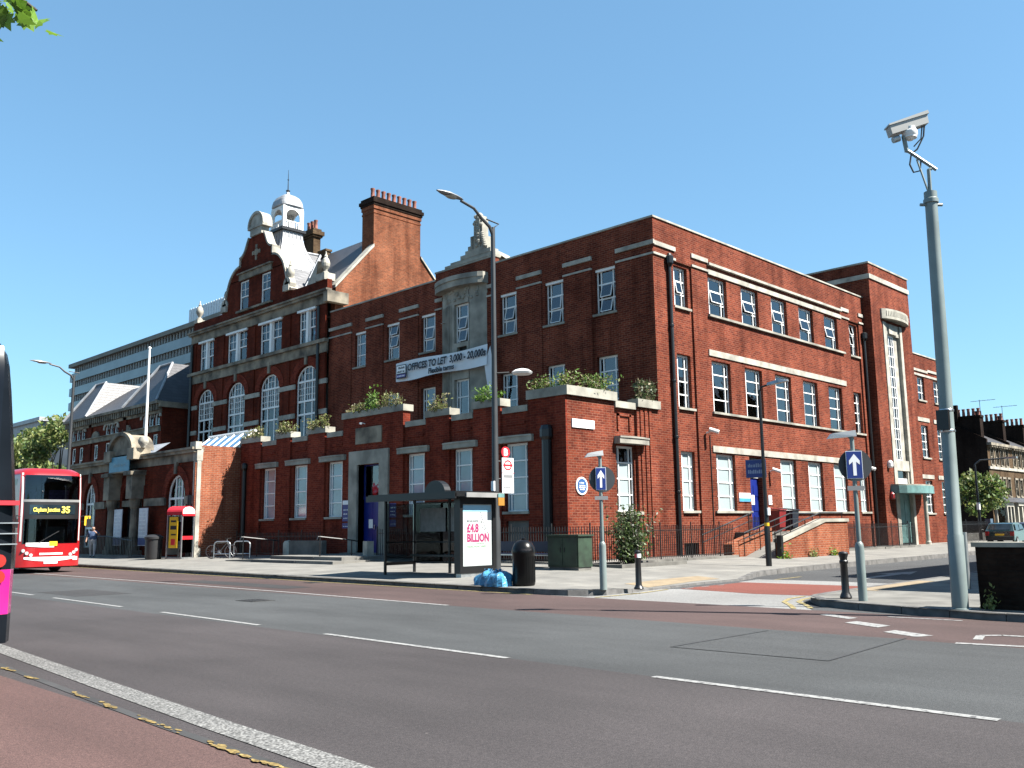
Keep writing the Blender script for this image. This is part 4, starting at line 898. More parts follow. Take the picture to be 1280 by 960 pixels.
vpart('gable_pediment', STONE, shellped)
def rosette(b):
    for i in range(4):
        t = i*math.pi/2; b.fbox(FV, -CY+.42*math.cos(t)-.11, -CY+.42*math.cos(t)+.11, .02, .07, 20.45+.42*math.sin(t)-.13, 20.45+.42*math.sin(t)+.13)
    b.lathe((0, 0, 0), [(0, 0)], 3) if False else None
    n = 14; b.prism([(-CY+.26*math.cos(2*math.pi*i/n), 20.45+.26*math.sin(2*math.pi*i/n)) for i in range(n)], lambda u, v, d: FV.P(u, d, v), .0, .06)
vpart('rosette', STONED, rosette)
URN = [(.22, 0), (.22, .12), (.1, .2), (.12, .3), (.24, .5), (.27, .7), (.2, .95), (.1, 1.08), (.12, 1.15), (.05, 1.3), (.04, 1.45), (0, 1.5)]
for y in (CY-4.1, CY+4.1):
    vpart('urn', STONE, lambda b: (b.fbox(FV, -y-.35, -y+.35, -.5, .2, 16.9, 17.3), b.fbox(FV, -y-.26, -y+.26, -.42, .12, 17.3, 17.5), b.lathe(FV.P(-y, -.15, 17.5), URN, 12)), True)
    vpart('scroll', STONE, lambda b: b.prism([(-y+.42*math.cos(2*math.pi*i/12)*(1 if y > CY else -1), 17.4+.42*math.sin(2*math.pi*i/12)) for i in range(12)], lambda u, v, d: FV.P(u, d, v), -.3, .12))
vpart('urn', STONE, lambda b: (b.fbox(FV, -63.3, -62.7, -.5, .1, 16.85, 17.1), b.lathe(FV.P(-63.0, -.2, 17.1), URN[:], 12)), True)
vpart('urn', STONE, lambda b: (b.fbox(FV, -47.2, -46.3, -.7, .1, 16.85, 17.3), b.lathe(FV.P(-46.75, -.3, 17.3), URN, 12), b.add([FV.P(-47.4, -.6, 16.85), FV.P(-48.4, -.6, 16.85), FV.P(-47.2, -.6, 18.2), FV.P(-47.4, .0, 16.85), FV.P(-48.4, .0, 16.85), FV.P(-47.2, .0, 18.2)], [(0, 1, 2), (3, 4, 5), (1, 2, 5, 4)])), False)
# roofs: main ridge along Y, cross ridge behind the gable
def vroof(b):
    rx, rz = 36.4, 21.3
    b.poly([(31.4, 46.3, 16.3), (31.4, 63.3, 16.3), (rx, 63.3, rz), (rx, 46.3, rz)]); b.poly([(41.4, 46.3, 16.3), (41.4, 63.3, 16.3), (rx, 63.3, rz), (rx, 46.3, rz)])
    b.poly([(31.4, 63.3, 16.3), (41.4, 63.3, 16.3), (rx, 63.3, rz)])
    b.poly([(31.2, CY, 21.0), (rx, CY, 21.2), (rx-4.6, CY-4.9, 16.4), (31.2, CY-4.9, 16.4)], 1); b.poly([(31.2, CY, 21.0), (rx, CY, 21.2), (rx-4.6, CY+4.9, 16.4), (31.2, CY+4.9, 16.4)])
vpart('roof', [SLATE, SLATEG], vroof)
vpart('flashing', LEAD, lambda b: (b.tube([(31.5, 49.5, 16.75), (35.9, 54.3, 21.15)], .09, 6), b.tube([(31.4, CY, 21.05), (36.4, CY, 21.25)], .1, 6)))
def gend(b):
    # gable-end wall above the office roof with its great chimney stack
    F = Frame(0, 46.05, 0)
    b.prism([(31.4, 12), (41.4, 12), (41.4, 16.4), (38.33, 19.55), (38.33, 22.2), (34.43, 22.2), (34.43, 19.55), (31.6, 16.4)], lambda u, v, d: F.P(u, d, v), -.45, 0)
    b.box(34.43, 38.33, 46.5, 47.3, 17, 22.2)
vpart('gable_end', BRICKG, gend)
vpart('gable_end_coping', STONE, lambda b: b.add([(31.5, 45.95, 16.35), (34.43, 45.95, 19.6), (34.43, 46.55, 19.6), (31.5, 46.55, 16.35), (31.5, 45.95, 16.55), (34.43, 45.95, 19.8), (34.43, 46.55, 19.8), (31.5, 46.55, 16.55)], [(0, 1, 5, 4), (4, 5, 6, 7), (3, 2, 6, 7), (0, 4, 7, 3)])); vpart('gable_end_coping', STONE, lambda b: b.add([(38.33, 45.95, 19.6), (41.5, 45.95, 16.35), (41.5, 46.55, 16.35), (38.33, 46.55, 19.6), (38.33, 45.95, 19.74), (41.5, 45.95, 16.5), (41.5, 46.55, 16.5), (38.33, 46.55, 19.74)], [(0, 1, 5, 4), (4, 5, 6, 7), (3, 2, 6, 7)]))
st = vpart('chimney', BRICKG, lambda b: (b.box(34.4, 38.36, 46.02, 47.33, 21.9, 22.02), b.box(34.38, 38.38, 45.99, 47.36, 22.2, 22.45)))
MB().box(34.33, 38.43, 45.94, 47.41, 22.45, 22.6).box(34.26, 38.5, 45.87, 47.48, 22.6, 22.82).box(34.35, 38.4, 45.96, 47.39, 22.82, 23.0).build('chimney_cap', BRICKD, st, loc=(0, 0, 0))
POT = mat('terracotta', (.38, .13, .085), .8, var=.3, scale=3)
potm = MB().lathe((0, 0, 0), [(.17, 0), (.14, .1), (.12, .55), (.15, .62), (.15, .7), (.1, .7)], 10).mesh('chimney_pot', POT, True)
for i in range(9): place('chimney_pot', potm, st, loc=(34.65+i*.44, 46.5+.5*(i % 2)*0, 23.0))
st2 = vpart('chimney', BRICKS, lambda b: (b.box(36.05, 36.65, 55.5, 56.8, 20, 22.9), b.box(35.95, 36.75, 55.38, 56.92, 22.9, 23.05), b.box(35.85, 36.85, 55.28, 57.02, 23.05, 23.35), b.box(36.0, 36.7, 55.45, 56.85, 23.35, 23.55), b.box(36.05, 36.5, 53.9, 54.8, 20, 21.45), b.box(36.0, 36.55, 53.82, 54.88, 21.45, 21.6)))
for i in range(3): place('chimney_pot', potm, st2, loc=(36.35, 55.7+i*.45, 23.55))
# cupola
cu = vpart('cupola', WHITE, lambda b: [b.box(33.3+sx*.72-.1, 33.3+sx*.72+.1, CY+sy*.72-.1, CY+sy*.72+.1, 22.75, 24.2) for sx in (-1, 1) for sy in (-1, 1)]+[b.box(33.3-.8, 33.3+.8, CY-.8, CY+.8, 24.2, 24.35)])
def flare(b):
    n = 6
    prev = None
    for i in range(n+1):
        t = i/n; h = 2.0-1.22*(1-(1-t)**2); z = 19.5+3.05*t
        cur = [(33.3-h, CY-h, z), (33.3+h, CY-h, z), (33.3+h, CY+h, z), (33.3-h, CY+h, z)]
        if prev:
            for k in range(4): b.poly([prev[k], prev[(k+1) % 4], cur[(k+1) % 4], cur[k]])
        prev = cur
    for k in range(5):
        for t0 in (-.6, -.3, 0, .3, .6):
            a = k/5; c = (k+1)/5
            P = lambda t: (2.0-1.22*(1-(1-t)**2), 19.5+3.05*t)
            (h0, z0), (h1, z1) = P(a), P(c)
            b.tube([(33.3+t0*h0/.78, CY-h0-.01, z0), (33.3+t0*h1/.78, CY-h1-.01, z1)], .03, 5); b.tube([(33.3-h0-.01, CY+t0*h0/.78, z0), (33.3-h1-.01, CY+t0*h1/.78, z1)], .03, 5)
MB_ = MB(); flare(MB_); MB_.build('cupola_base', LEAD, cu, loc=(0, 0, 0))
MB().box(33.3-.95, 33.3+.95, CY-.95, CY+.95, 22.55, 22.75).build('cupola_ledge', BLACK, cu, loc=(0, 0, 0))
def cdome(b):
    prof = [(.86, 24.35), (.92, 24.42), (.9, 24.6), (.84, 24.85), (.7, 25.1), (.45, 25.3), (.15, 25.42), (.1, 25.55), (.06, 25.7)]
    pr = None
    for h, z in prof:
        cur = []
        for k in range(24):
            t = 2*math.pi*k/24; c_, s_ = math.cos(t), math.sin(t); e = .35; q = (abs(c_)**(2/4.5))*(1 if c_ > 0 else -1), (abs(s_)**(2/4.5))*(1 if s_ > 0 else -1); cur.append((33.3+h*q[0], CY+h*q[1], z))
        if pr:
            for k in range(24): b.poly([pr[k], pr[(k+1) % 24], cur[(k+1) % 24], cur[k]])
        pr = cur
    b.poly(pr)
MB_ = MB(); cdome(MB_); MB_.build('dome', LEAD, cu, True, loc=(0, 0, 0))
def carches(b):
    for F in (Frame(33.3, CY-.78, 0), Frame(33.3-.78, CY, -90), Frame(33.3, CY+.78, 0), Frame(33.3+.78, CY, -90)):
        n = 10
        for i in range(n):
            A, B = math.pi*i/n, math.pi*(i+1)/n
            q = [(.55*math.cos(A), 23.65+.5*math.sin(A)), (.55*math.cos(B), 23.65+.5*math.sin(B))]
            for o in (0, -.1): b.poly([F.P(q[0][0], o, q[0][1]), F.P(q[1][0], o, q[1][1]), F.P(q[1][0], o, 24.2), F.P(q[0][0], o, 24.2)])
            b.poly([F.P(q[0][0], 0, q[0][1]), F.P(q[1][0], 0, q[1][1]), F.P(q[1][0], -.1, q[1][1]), F.P(q[0][0], -.1, q[0][1])])
        b.fbox(F, -.62, -.55, -.1, 0, 22.75, 24.2); b.fbox(F, .55, .62, -.1, 0, 22.75, 24.2)
        b.fbox(F, -.62, .62, -.05, .05, 23.2, 23.28)
        for i in range(6): b.fbox(F, -.5+i*.18, -.42+i*.18, -.04, .03, 22.75, 23.2)
MB_ = MB(); carches(MB_); MB_.build('balustrade_arches', WHITE, cu, loc=(0, 0, 0))
MB().tube([(33.3, CY, 25.6), (33.3, CY, 27.3)], [.04, .012], 6).lathe((33.3, CY, 25.68), [(.12, 0), (.16, .05), (.12, .1), (0, .12)], 10).lathe((33.3, CY, 26.5), [(0, 0), (.07, .06), (0, .12)], 8).build('weather_vane', IRON, cu, loc=(0, 0, 0))
cu.location.z -= .3
for o in (st, st2, cu):
    for ch in o.children: pass
vpart('drainpipe', BLACK, lambda b: b.tube([FV.P(-46.75, .18, 6), FV.P(-46.75, .18, 15.2)], .09, 8)); vpart('drainpipe', BLACK, lambda b: b.tube([FV.P(-63.2, .2, 6), FV.P(-63.2, .2, 15.2)], .1, 8))
vpart('interior', INT, lambda b: (b.box(35, 35.2, 46.6, 63.1, .3, 16), b.box(31.4, 35, 46.6, 63.1, 12.3, 12.6), b.box(31.3, 41.4, 46.6, 63.1, 16.1, 16.25)))

# ---------------------------------------------------------------- bath house: arcade front and hipped-roof block
FC = Frame(22.83, 0, -90); FC2 = Frame(29.3, 0, -90)
bath = thing('bath_house', 'low Victorian brick hall with stone arcade front, arched doorway and slate pavilion roofs', 'building', (22.83, 53.5, .3))
def cpart(name, m, fn, smooth=False): return part(name, m, fn, bath, smooth)
CA = [(49.1, 46.85), (57.28, 55.7), (60.75, 58.92)]
def cwall(b):
    wall(b, FC, -63.3, -45.58, .1, 5.3, [(-a, -c, .7, 3.44, 1.22 if a < 50 else 1.24) for a, c in CA]+[(-54.85, -52.2, .3, 3.45, 1.12)], .32)
    b.box(22.83, 29, 63.1, 63.3, .1, 5.8)
cpart('wall', BRICKV, cwall)
cpart('end_wall', BRICKP, lambda b: (b.box(22.85, 25.5, 45.582, 45.9, .1, 6.12),))
cpart('corner_stone', STONE, lambda b: (b.box(22.75, 23.1, 45.5, 45.95, .1, .75), b.box(22.72, 23.05, 45.52, 45.98, 5.3, 5.9), b.box(22.6, 22.95, 45.48, 46.1, 5.9, 6.3), b.box(22.76, 22.98, 45.53, 45.98, .75, 5.3)))
for a, c in CA: 
    cpart('arch_ring', BRICKR, lambda b: ring(b, FC, a, c, 3.44, 1.23, .5, .06)); cpart('keystone', STONED, lambda b: b.fbox(FC, -(a+c)/2-.13, -(a+c)/2+.13, 0, .14, 4.72, 5.35))
    arch_window(bath, FC, -a, -c, .7, 3.44, 1.22, .25, (.36, .68), (1.9, 3.4), fine=[(.38, .66, 3.44, 4.6, 2, 2)], fm=WHITE)
cpart('arch_ring', BRICKR, lambda b: ring(b, FC, 54.85, 52.2, 3.45, 1.12, .5, .06))
band_y = [63.3, 60.8, 58.87, 57.33, 55.65, 55.3, 51.75, 49.15, 46.8, 45.6]
for a, c in zip(band_y[::2], band_y[1::2]): cpart('impost_band', STONED, lambda b: b.fbox(FC, -a, -c, 0, .12, 3.05, 3.48))
cpart('entablature', STONED, lambda b: (b.fbox(FC, -63.35, -45.6, -.3, .06, 5.3, 5.75), b.fbox(FC, -63.35, -45.58, -.3, .28, 5.75, 5.9), b.fbox(FC, -63.35, -45.56, -.3, .38, 5.9, 6.02)))
cpart('flat_roof', ROOFG, lambda b: b.box(23.1, 31, 45.9, 63.1, 5.7, 5.85))
cpart('doors', mat('dark_red_door', (.10, .018, .014), .5), lambda b: (b.fbox(FC, -54.85, -52.2, -1.2, -1.1, .3, 3.3), b.fbox(FC, -54.85, -52.2, -.34, -.3, 3.45, 4.57)))
cpart('door_lintel', STONED, lambda b: b.fbox(FC, -54.85, -52.2, -.3, .06, 3.1, 3.45))
cpart('interior', INT, lambda b: (b.box(26, 26.2, 46, 63, .2, 5.6), b.box(23.3, 24.2, 54.95, 55.1, .2, 3.6), b.box(23.3, 24.2, 51.95, 52.1, .2, 3.6)))
def porch(b):
    for y in (52.35, 55.55): b.fbox(FC, -y-.4, -y+.4, 0, .75, 3.5, 5.0); b.fbox(FC, -y-.5, -y+.5, 0, .9, 4.85, 5.05); b.fbox(FC, -y-.42, -y+.42, 0, .6, .1, .6); b.lathe(FC.P(-y, .35, .6), [(.3, 0), (.3, .2), (.25, .3), (.22, 2.3), (.3, 2.5), (.34, 2.9)], 12)
    b.fbox(FC, -56.1, -51.8, 0, .7, 5.05, 5.12); b.fbox(FC, -56.1, -51.9, 0, .55, 6.1, 6.35)
    for y in (52.3, 55.6): b.fbox(FC, -y-.45, -y+.45, -.2, .8, 5.75, 6.4)
cpart('porch', STONED, porch)
def vault(b):
    n = 14
    pts = [(-54.1+1.55*math.cos(math.pi*i/n), 6.35+.98*math.sin(math.pi*i/n)) for i in range(n+1)]
    b.prism(pts, lambda u, v, d: FC.P(u, d, v), -.7, .5)
    pts = [(-54.1+1.75*math.cos(math.pi*i/n), 6.3+1.15*math.sin(math.pi*i/n)) for i in range(n+1)]; q = [(-54.1+1.5*math.cos(math.pi*i/n), 6.3+.95*math.sin(math.pi*i/n)) for i in range(n+1)]
    for i in range(n): b.add([FC.P(*a_) for a_ in [(pts[i][0], .45, pts[i][1]), (pts[i+1][0], .45, pts[i+1][1]), (q[i+1][0], .45, q[i+1][1]), (q[i][0], .45, q[i][1]), (pts[i][0], .7, pts[i][1]), (pts[i+1][0], .7, pts[i+1][1]), (q[i+1][0], .7, q[i+1][1]), (q[i][0], .7, q[i][1])]], [(4, 5, 6, 7), (0, 1, 5, 4), (3, 7, 6, 2)])
cpart('pediment_vault', STONED, vault)
cpart('ball_finial', STONE, lambda b: b.lathe(FC.P(-51.75, .3, 6.4), [(.12, 0), (.16, .1), (.28, .25), (.3, .4), (.2, .6), (0, .66)], 12), True)
sk = cpart('skylight', WHITE, lambda b: [b.tube([(25.2, y, 6.05), (26.6, y, 7.2)], .05, 6) for y in (46.6, 47.6, 48.6, 49.6, 50.6, 51.6)]+[b.tube([(26.6, 46.4, 7.22), (26.6, 51.8, 7.22)], .09, 6)])
for y in (46.6, 47.6, 48.6, 49.6, 50.6): MB().poly([(25.2, y+.05, 6.05), (25.2, y+.95, 6.05), (26.6, y+.95, 7.2), (26.6, y+.05, 7.2)]).build('pane', GLASS, sk, loc=(0, 0, 0))
cpart('lean_to_roof', LEAD, lambda b: b.poly([(24.6, 56.8, 6.0), (24.6, 61.3, 6.0), (26.5, 60.2, 7.3), (26.5, 56.8, 7.3)]))
# two-storey block
def c2wall(b):
    wins = [(-(y+d)-.42, -(y+d)+.42, 9.3, 9.95, .42) for y in (66.2, 80.2) for d in (-1.05, 0, 1.05)]+[(-(73.3+d)-.36, -(73.3+d)+.36, 9.3, 9.75, .36) for d in (-.9, 0, .9)]
    low = [(-y-.42, -y+.42, 6.7, 8.7) for y in (65.4, 67, 70.3, 72.6, 74, 76.3, 79.4, 81)]
    wall(b, FC2, -82.2, -64.6, .1, 10.6, wins+low, .25); b.box(29.3, 42, 64.4, 64.6, .1, 10.6); b.box(29.3, 42, 82, 82.2, .1, 10.6)
    for y in (77.4, 70.6): b.fbox(FC2, -y-.3, -y+.3, 0, .12, .1, 10.5)
cpart('upper_wall', BRICKV, c2wall)
for y in (66.2, 80.2):
    for d in (-1.05, 0, 1.05):
        arch_window(bath, FC2, -(y+d)-.42, -(y+d)+.42, 9.3, 9.95, .42, .2, (), ()); cpart('window_arch', STONE, lambda b: ring(b, FC2, y+d+.42, y+d-.42, 9.95, .42, .28, .08))
for d in (-.9, 0, .9): arch_window(bath, FC2, -(73.3+d)-.36, -(73.3+d)+.36, 9.3, 9.75, .36, .2, (), ()); cpart('window_arch', STONE, lambda b: ring(b, FC2, 73.3+d+.36, 73.3+d-.36, 9.75, .36, .25, .08))
for y in (65.4, 67, 70.3, 72.6, 74, 76.3, 79.4, 81): sash_window(bath, FC2, -y-.42, -y+.42, 6.7, 8.7, .2, 1, 1)
for y in (70.3, 76.3): cpart('blind_arch', STONED, lambda b: b.prism([(-y-.75, 9.25)]+[(-y-.75*math.cos(math.pi*i/8), 9.3+.5*math.sin(math.pi*i/8)) for i in range(9)]+[(-y+.75, 9.25)], lambda u, v, dd: FC2.P(u, dd, v), 0, .1))
cpart('string_course', STONED, lambda b: (b.fbox(FC2, -82.3, -64.5, 0, .18, 8.85, 9.25), b.fbox(FC2, -82.3, -64.5, 0, .28, 9.2, 9.28)))
cpart('eaves_cornice', STONED, lambda b: (b.fbox(FC2, -82.4, -64.4, 0, .12, 10.2, 10.5), b.fbox(FC2, -82.5, -64.3, 0, .5, 10.85, 11.05), b.box(29, 42, 64.1, 64.6, 10.6, 11.0), [b.fbox(FC2, -82.3+i*.42, -82.1+i*.42, 0, .38, 10.4, 10.85) for i in range(43)]))
for (y0, y1, t0, t1) in ((64.5, 70.3, 66.7, 68.7), (77.6, 82.5, 79.2, 81.2)):
    def pav(b):
        x0, x1, X0, X1 = 28.85, 40, 31.0, 37.5; z0, z1 = 11.05, 14.35
        B = [(x0, y0, z0), (x1, y0, z0), (x1, y1, z0), (x0, y1, z0)]; T = [(X0, t0, z1), (X1, t0, z1), (X1, t1, z1), (X0, t1, z1)]
        b.add(B+T, [(0, 1, 5, 4), (1, 2, 6, 5), (2, 3, 7, 6), (3, 0, 4, 7), (4, 5, 6, 7)])
    cpart('pavilion_roof', SLATE, pav)
    cpart('hip_roll', LEAD, lambda b: (b.tube([(28.85, y1, 11.1), (31, t1, 14.4)], .13, 6), b.tube([(28.85, y0, 11.1), (31, t0, 14.4)], .09, 6), b.tube([(31, t0, 14.4), (31, t1, 14.4)], .09, 6)))
cpart('middle_roof', SLATE, lambda b: b.add([(28.85, 69.5, 11.05), (28.85, 78.5, 11.05), (33, 78.5, 13.9), (33, 69.5, 13.9), (37, 78.5, 11.05), (37, 69.5, 11.05)], [(0, 1, 2, 3), (3, 2, 4, 5)]))
cpart('interior', INT, lambda b: (b.box(32, 32.2, 64.7, 82, .2, 10.5), b.box(29.5, 32, 64.7, 82, 8.75, 9.0)))
cpart('link_wall', BRICKV, lambda b: b.box(31.6, 31.9, 63.4, 64.4, .1, 9))
cpart('drainpipe', BLACK, lambda b: b.tube([FC.P(-46.1, .12, .3), FC.P(-46.1, .12, 3.5)], .14, 8))
cpart('drainpipe', BRICKP, lambda b: b.tube([FC.P(-45.62, .12, .3), FC.P(-45.62, .12, 5.2)], .05, 8))

# ---------------------------------------------------------------- distant slab of offices
slab = thing('office_slab', 'long pale modern office slab with banded windows behind the Victorian roofs', 'building', (85, 190, 0))
FD = Frame(80, 0, -90); DSP = mat('spandrel_panel', (.30, .36, .38), .3, var=.2, scale=.2); DCON = mat('grey_concrete', (.34, .33, .28), .85, var=.15, scale=.3); DW = mat('far_dark_glass', (.03, .035, .045), .15, var=.4, scale=.3)
part('roof', DCON, lambda b: b.box(79.2, 98, 150, 225.5, 40.4, 41.3), slab)
part('core', INT, lambda b: b.box(82, 96, 151, 224, 0, 40.3), slab)
for i in range(11):
    z = 40.4-3.42*(i+1)
    wb = part('window_band', DW, lambda b: b.box(80.3, 82, 151, 224.4, z+2.05, z+3.42), slab)
    MB().box(79.9, 80.28, 150.4, 225, z+1.85, z+2.1).build('sill_band', DCON, wb, loc=Vector((0, 0, 0)))
    part('spandrel', DSP, lambda b: b.box(79.6, 82, 150.2, 225.2, z, z+1.88), slab)
    if i < 5:
        b = MB()
        for k in range(56): b.box(79.95, 80.32, 151+k*1.31, 151.3+k*1.31, z+2.1, z+3.42)
        b.build('mullions', mat('pale_mullion', (.62, .62, .6), .6), wb, loc=Vector((0, 0, 0)))
for o in list(slab.children):
    for ch in o.children: ch.location = (0, 0, 0)
pr_ = part('plant_room', mat('white_cladding', (.68, .72, .75), .5, var=.1), lambda b: (b.box(80, 92, 152, 166, 41.3, 44.2), [b.box(79.93, 80, 152+i*1.0, 152.06+i*1.0, 41.3, 44.3) for i in range(14)]), slab)
pale = thing('distant_block', 'pale far-off building showing above the street trees at left', 'building', (40, 130, 0))
part('wall', mat('pale_render', (.6, .62, .64), .7), lambda b: wall(b, Frame(40, 0, -90), -150, -122, 0, 15.6, [(-149+i*2.6, -147.6+i*2.6, z, z+1.5) for i in range(10) for z in (13.2, 10.2, 7.2)], .3), pale); part('roof', LEAD, lambda b: b.box(39.7, 52, 121.8, 150.2, 15.6, 16.1), pale); part('glazing', DW, lambda b: b.box(40.25, 51, 122.2, 149.8, 0, 15.5), pale)

# ---------------------------------------------------------------- terrace at the end of the side street
FH = Frame(0, 28, 0)
for hi, (x0, x1, lab) in enumerate([(91.7, 98.3, 'end-of-terrace stock-brick house with dark side wall and pale bay'), (98.3, 104.9, 'second terrace house from the dark end wall'), (104.9, 111.5, 'third terrace house from the dark end wall')]):
    h = thing('terraced_house', lab, 'house', (x0, 28, .3), group='terraced houses along the side street')
    wx = [x0+1.15+i*1.42 for i in range(4)]
    dz = -.16*hi
    ops = [(x-.4, x+.4, 6.8, 8.45) for x in wx]+[(x-.4, x+.4, 3.95, 5.55) for x in wx]+[(x0+4.6, x0+5.6, .4, 2.9)]
    part('wall', BRICKS, lambda b: (wall(b, FH, x0, x1-.004, 0, 8.8, ops, .2), b.box(x1-.25, x1-.01, 28.02, 38, 0, 8.8), b.box(x0, x1-.26, 37.8, 38, 0, 8.8)), h)
    part('side_wall', BRICKD, lambda b: b.prism([(28.01, 0), (38, 0), (38, 9), (32.5, 11.7), (28.0, 9.2)], lambda y, z, x: (x, y, z), x0+.005, x0+.3), h)  # side wall in a darker brick than the front
    part('cornice', STONED, lambda b: (b.fbox(FH, x0, x1-.01, 0, .4, 8.6, 8.85), [b.fbox(FH, x0+.3+i*.5, x0+.45+i*.5, .0, .35, 8.42, 8.6) for i in range(12)]), h)
    part('string_course', STONE, lambda b: b.fbox(FH, x0, x1-.01, 0, .12, 6.4, 6.65), h)
    part('roof', SLATE, lambda b: b.add([(x0+.3, 28, 8.9), (x1, 28, 8.9), (x1, 32.5, 11.3), (x0+.3, 32.5, 11.3), (x0+.3, 37.5, 8.9), (x1, 37.5, 8.9)], [(0, 1, 2, 3), (3, 2, 5, 4)]), h)
    for x in wx:
        for z0, z1 in ((6.8, 8.45), (3.95, 5.55)):
            sash_window(h, FH, x-.4, x+.4, z0, z1, .15, 1, 1, fm=STONED)
            part('window_surround', STONED, lambda b: (b.fbox(FH, x-.5, x+.5, -.1, .1, z0-.15, z0), b.fbox(FH, x-.5, x-.4, -.1, .06, z0, z1), b.fbox(FH, x+.4, x+.5, -.1, .06, z0, z1), b.fbox(FH, x-.5, x+.5, -.1, .1, z1, z1+.18)), h)
    bw = part('bay_window', CREAM, lambda b: [b.prism([(x0+.5, 0), (x0+1.2, .9), (x0+3.2, .9), (x0+3.9, 0)], lambda u, o, z: FH.P(u, o, z), za, zb) for za, zb in ((0, 1.2), (2.9, 3.3))]+[b.fbox(FH, u, u+.2, .6 if 0 < i < 4 else .0, .9 if 0 < i < 4 else .2, 1.2, 2.9) for i, u in enumerate((x0+.5, x0+1.15, x0+2.1, x0+3.05, x0+3.7))], h)
    for u, o0, u1, o1 in ((x0+.65, .15, x0+1.2, .82), (x0+1.35, .8, x0+2.1, .8), (x0+2.3, .8, x0+3.05, .8), (x0+3.2, .82, x0+3.75, .15)):
        MB().poly([FH.P(u, o0, 1.2), FH.P(u1, o1, 1.2), FH.P(u1, o1, 2.9), FH.P(u, o0, 2.9)]).build('pane', GLASSV, bw, loc=(0, 0, 0))
    part('bay_roof', SLATE, lambda b: b.add([FH.P(*p) for p in [(x0+.3, 0, 3.85), (x0+.3, .5, 3.3), (x0+1.1, 1.15, 3.3), (x0+3.3, 1.15, 3.3), (x0+6.4, 1.15, 3.3), (x0+6.4, 0, 3.85)]], [(0, 1, 2, 3, 4, 5)]), h)
    part('porch', CREAM, lambda b: (b.fbox(FH, x0+4.3, x0+4.6, 0, .9, .2, 3.0), b.fbox(FH, x0+5.6, x0+5.9, 0, .9, .2, 3.0), b.fbox(FH, x0+4.3, x0+5.9, 0, 1.0, 3.0, 3.3)), h)
    part('door', BLACK, lambda b: b.fbox(FH, x0+4.6, x0+5.6, -.2, -.12, .4, 2.9), h)
    part('interior', INT, lambda b: b.box(x0+.4, x1-.3, 29.5, 29.7, .3, 8.8), h)
    st = part('chimney', BRICKD, lambda b: (b.box(x0+.3, x0+1.1, 27.9+.6, 31.2, 8.6, 11.3), b.box(x0+.22, x0+1.18, 28.4, 31.3, 11.3, 11.5)), h)
    for i in range(6): place('chimney_pot', potm, st, loc=(x0+.7, 28.7+i*.44, 11.5))
    st = part('party_wall', BRICKD, lambda b: b.box(x0+.1, x0+.5, 30.4, 31.0, 11, 12.6), h)
    if hi < 2: part('tv_aerial', IRON, lambda b: (b.tube([(x0+1, 28.6, 11.4), (x0+1, 28.6, 13)], .025, 5), b.tube([(x0+1, 27.2, 12.9), (x0+1, 29.4, 12.9)], .02, 5), [b.tube([(x0+.7, 27.4+i*.4, 12.9), (x0+1.3, 27.4+i*.4, 12.9)], .012, 4) for i in range(5)]), h)
# building on the camera side of the side street; its shadow lies across the road
FX = Frame(0, 4.2, 0)
side = thing('street_corner_house', 'stock-brick corner house on the near side of the side street, just outside the view', 'building', (31.5, 0, .1))
part('wall', BRICKS, lambda b: (b.box(31.6, 75, -8, 3.2, .1, 12.6), b.box(23.0, 31.6, -8, 3.4, .1, 7.3)), side); part('roof', SLATE, lambda b: b.add([(31.4, 3.4, 12.6), (75.2, 3.4, 12.6), (75.2, -2.4, 15), (31.4, -2.4, 15), (31.4, -8.2, 12.6), (75.2, -8.2, 12.6)], [(0, 1, 2, 3), (3, 2, 5, 4), (0, 3, 4), (1, 5, 2)]), side)
part('window', WHITE, lambda b: [b.box(33+i*3, 34.2+i*3, 3.18, 3.24, z, z+1.9) for i in range(12) for z in (1.5, 5, 8.6)], side)
# ---------------------------------------------------------------- street things
WSIGN = mat('sign_white', (.78, .79, .80), .4, var=.04); BSIGN = mat('sign_blue', (.008, .026, .17), .35, var=.08); RSIGN = mat('sign_red', (.55, .02, .03), .4, var=.05); DARKT = mat('dark_ink', (.015, .015, .02), .6, var=.05)
NAVYT = mat('navy_ink', (.006, .008, .02), .6, var=.05); GREYT = mat('grey_ink', (.30, .31, .32), .6, var=.05); PINKT = mat('crimson_ink', (.42, .01, .13), .6, var=.05); GREENT = mat('green_ink', (.18, .42, .16), .6, var=.05); PBLUE = mat('pale_blue_print', (.22, .42, .55), .6, var=.05)
YEL = mat('yellow_vinyl', (.75, .45, .02), .4, var=.1)
def strokes(F, u, out, v, w_, h_, m, parent, rng, name='small_print'):
    """a line of print too small to read, as separate little strokes"""
    b = MB(); x = u
    while x < u+w_-.005:
        d = rng.uniform(.25, .6)*h_
        if rng.random() > .16: b.fbox(F, x, min(x+d*.7, u+w_), out, out+.002, v, v+h_*rng.choice((.7, 1, 1, .75)))
        x += d
    return b.build(name, m, parent)
rng = random.Random(4)
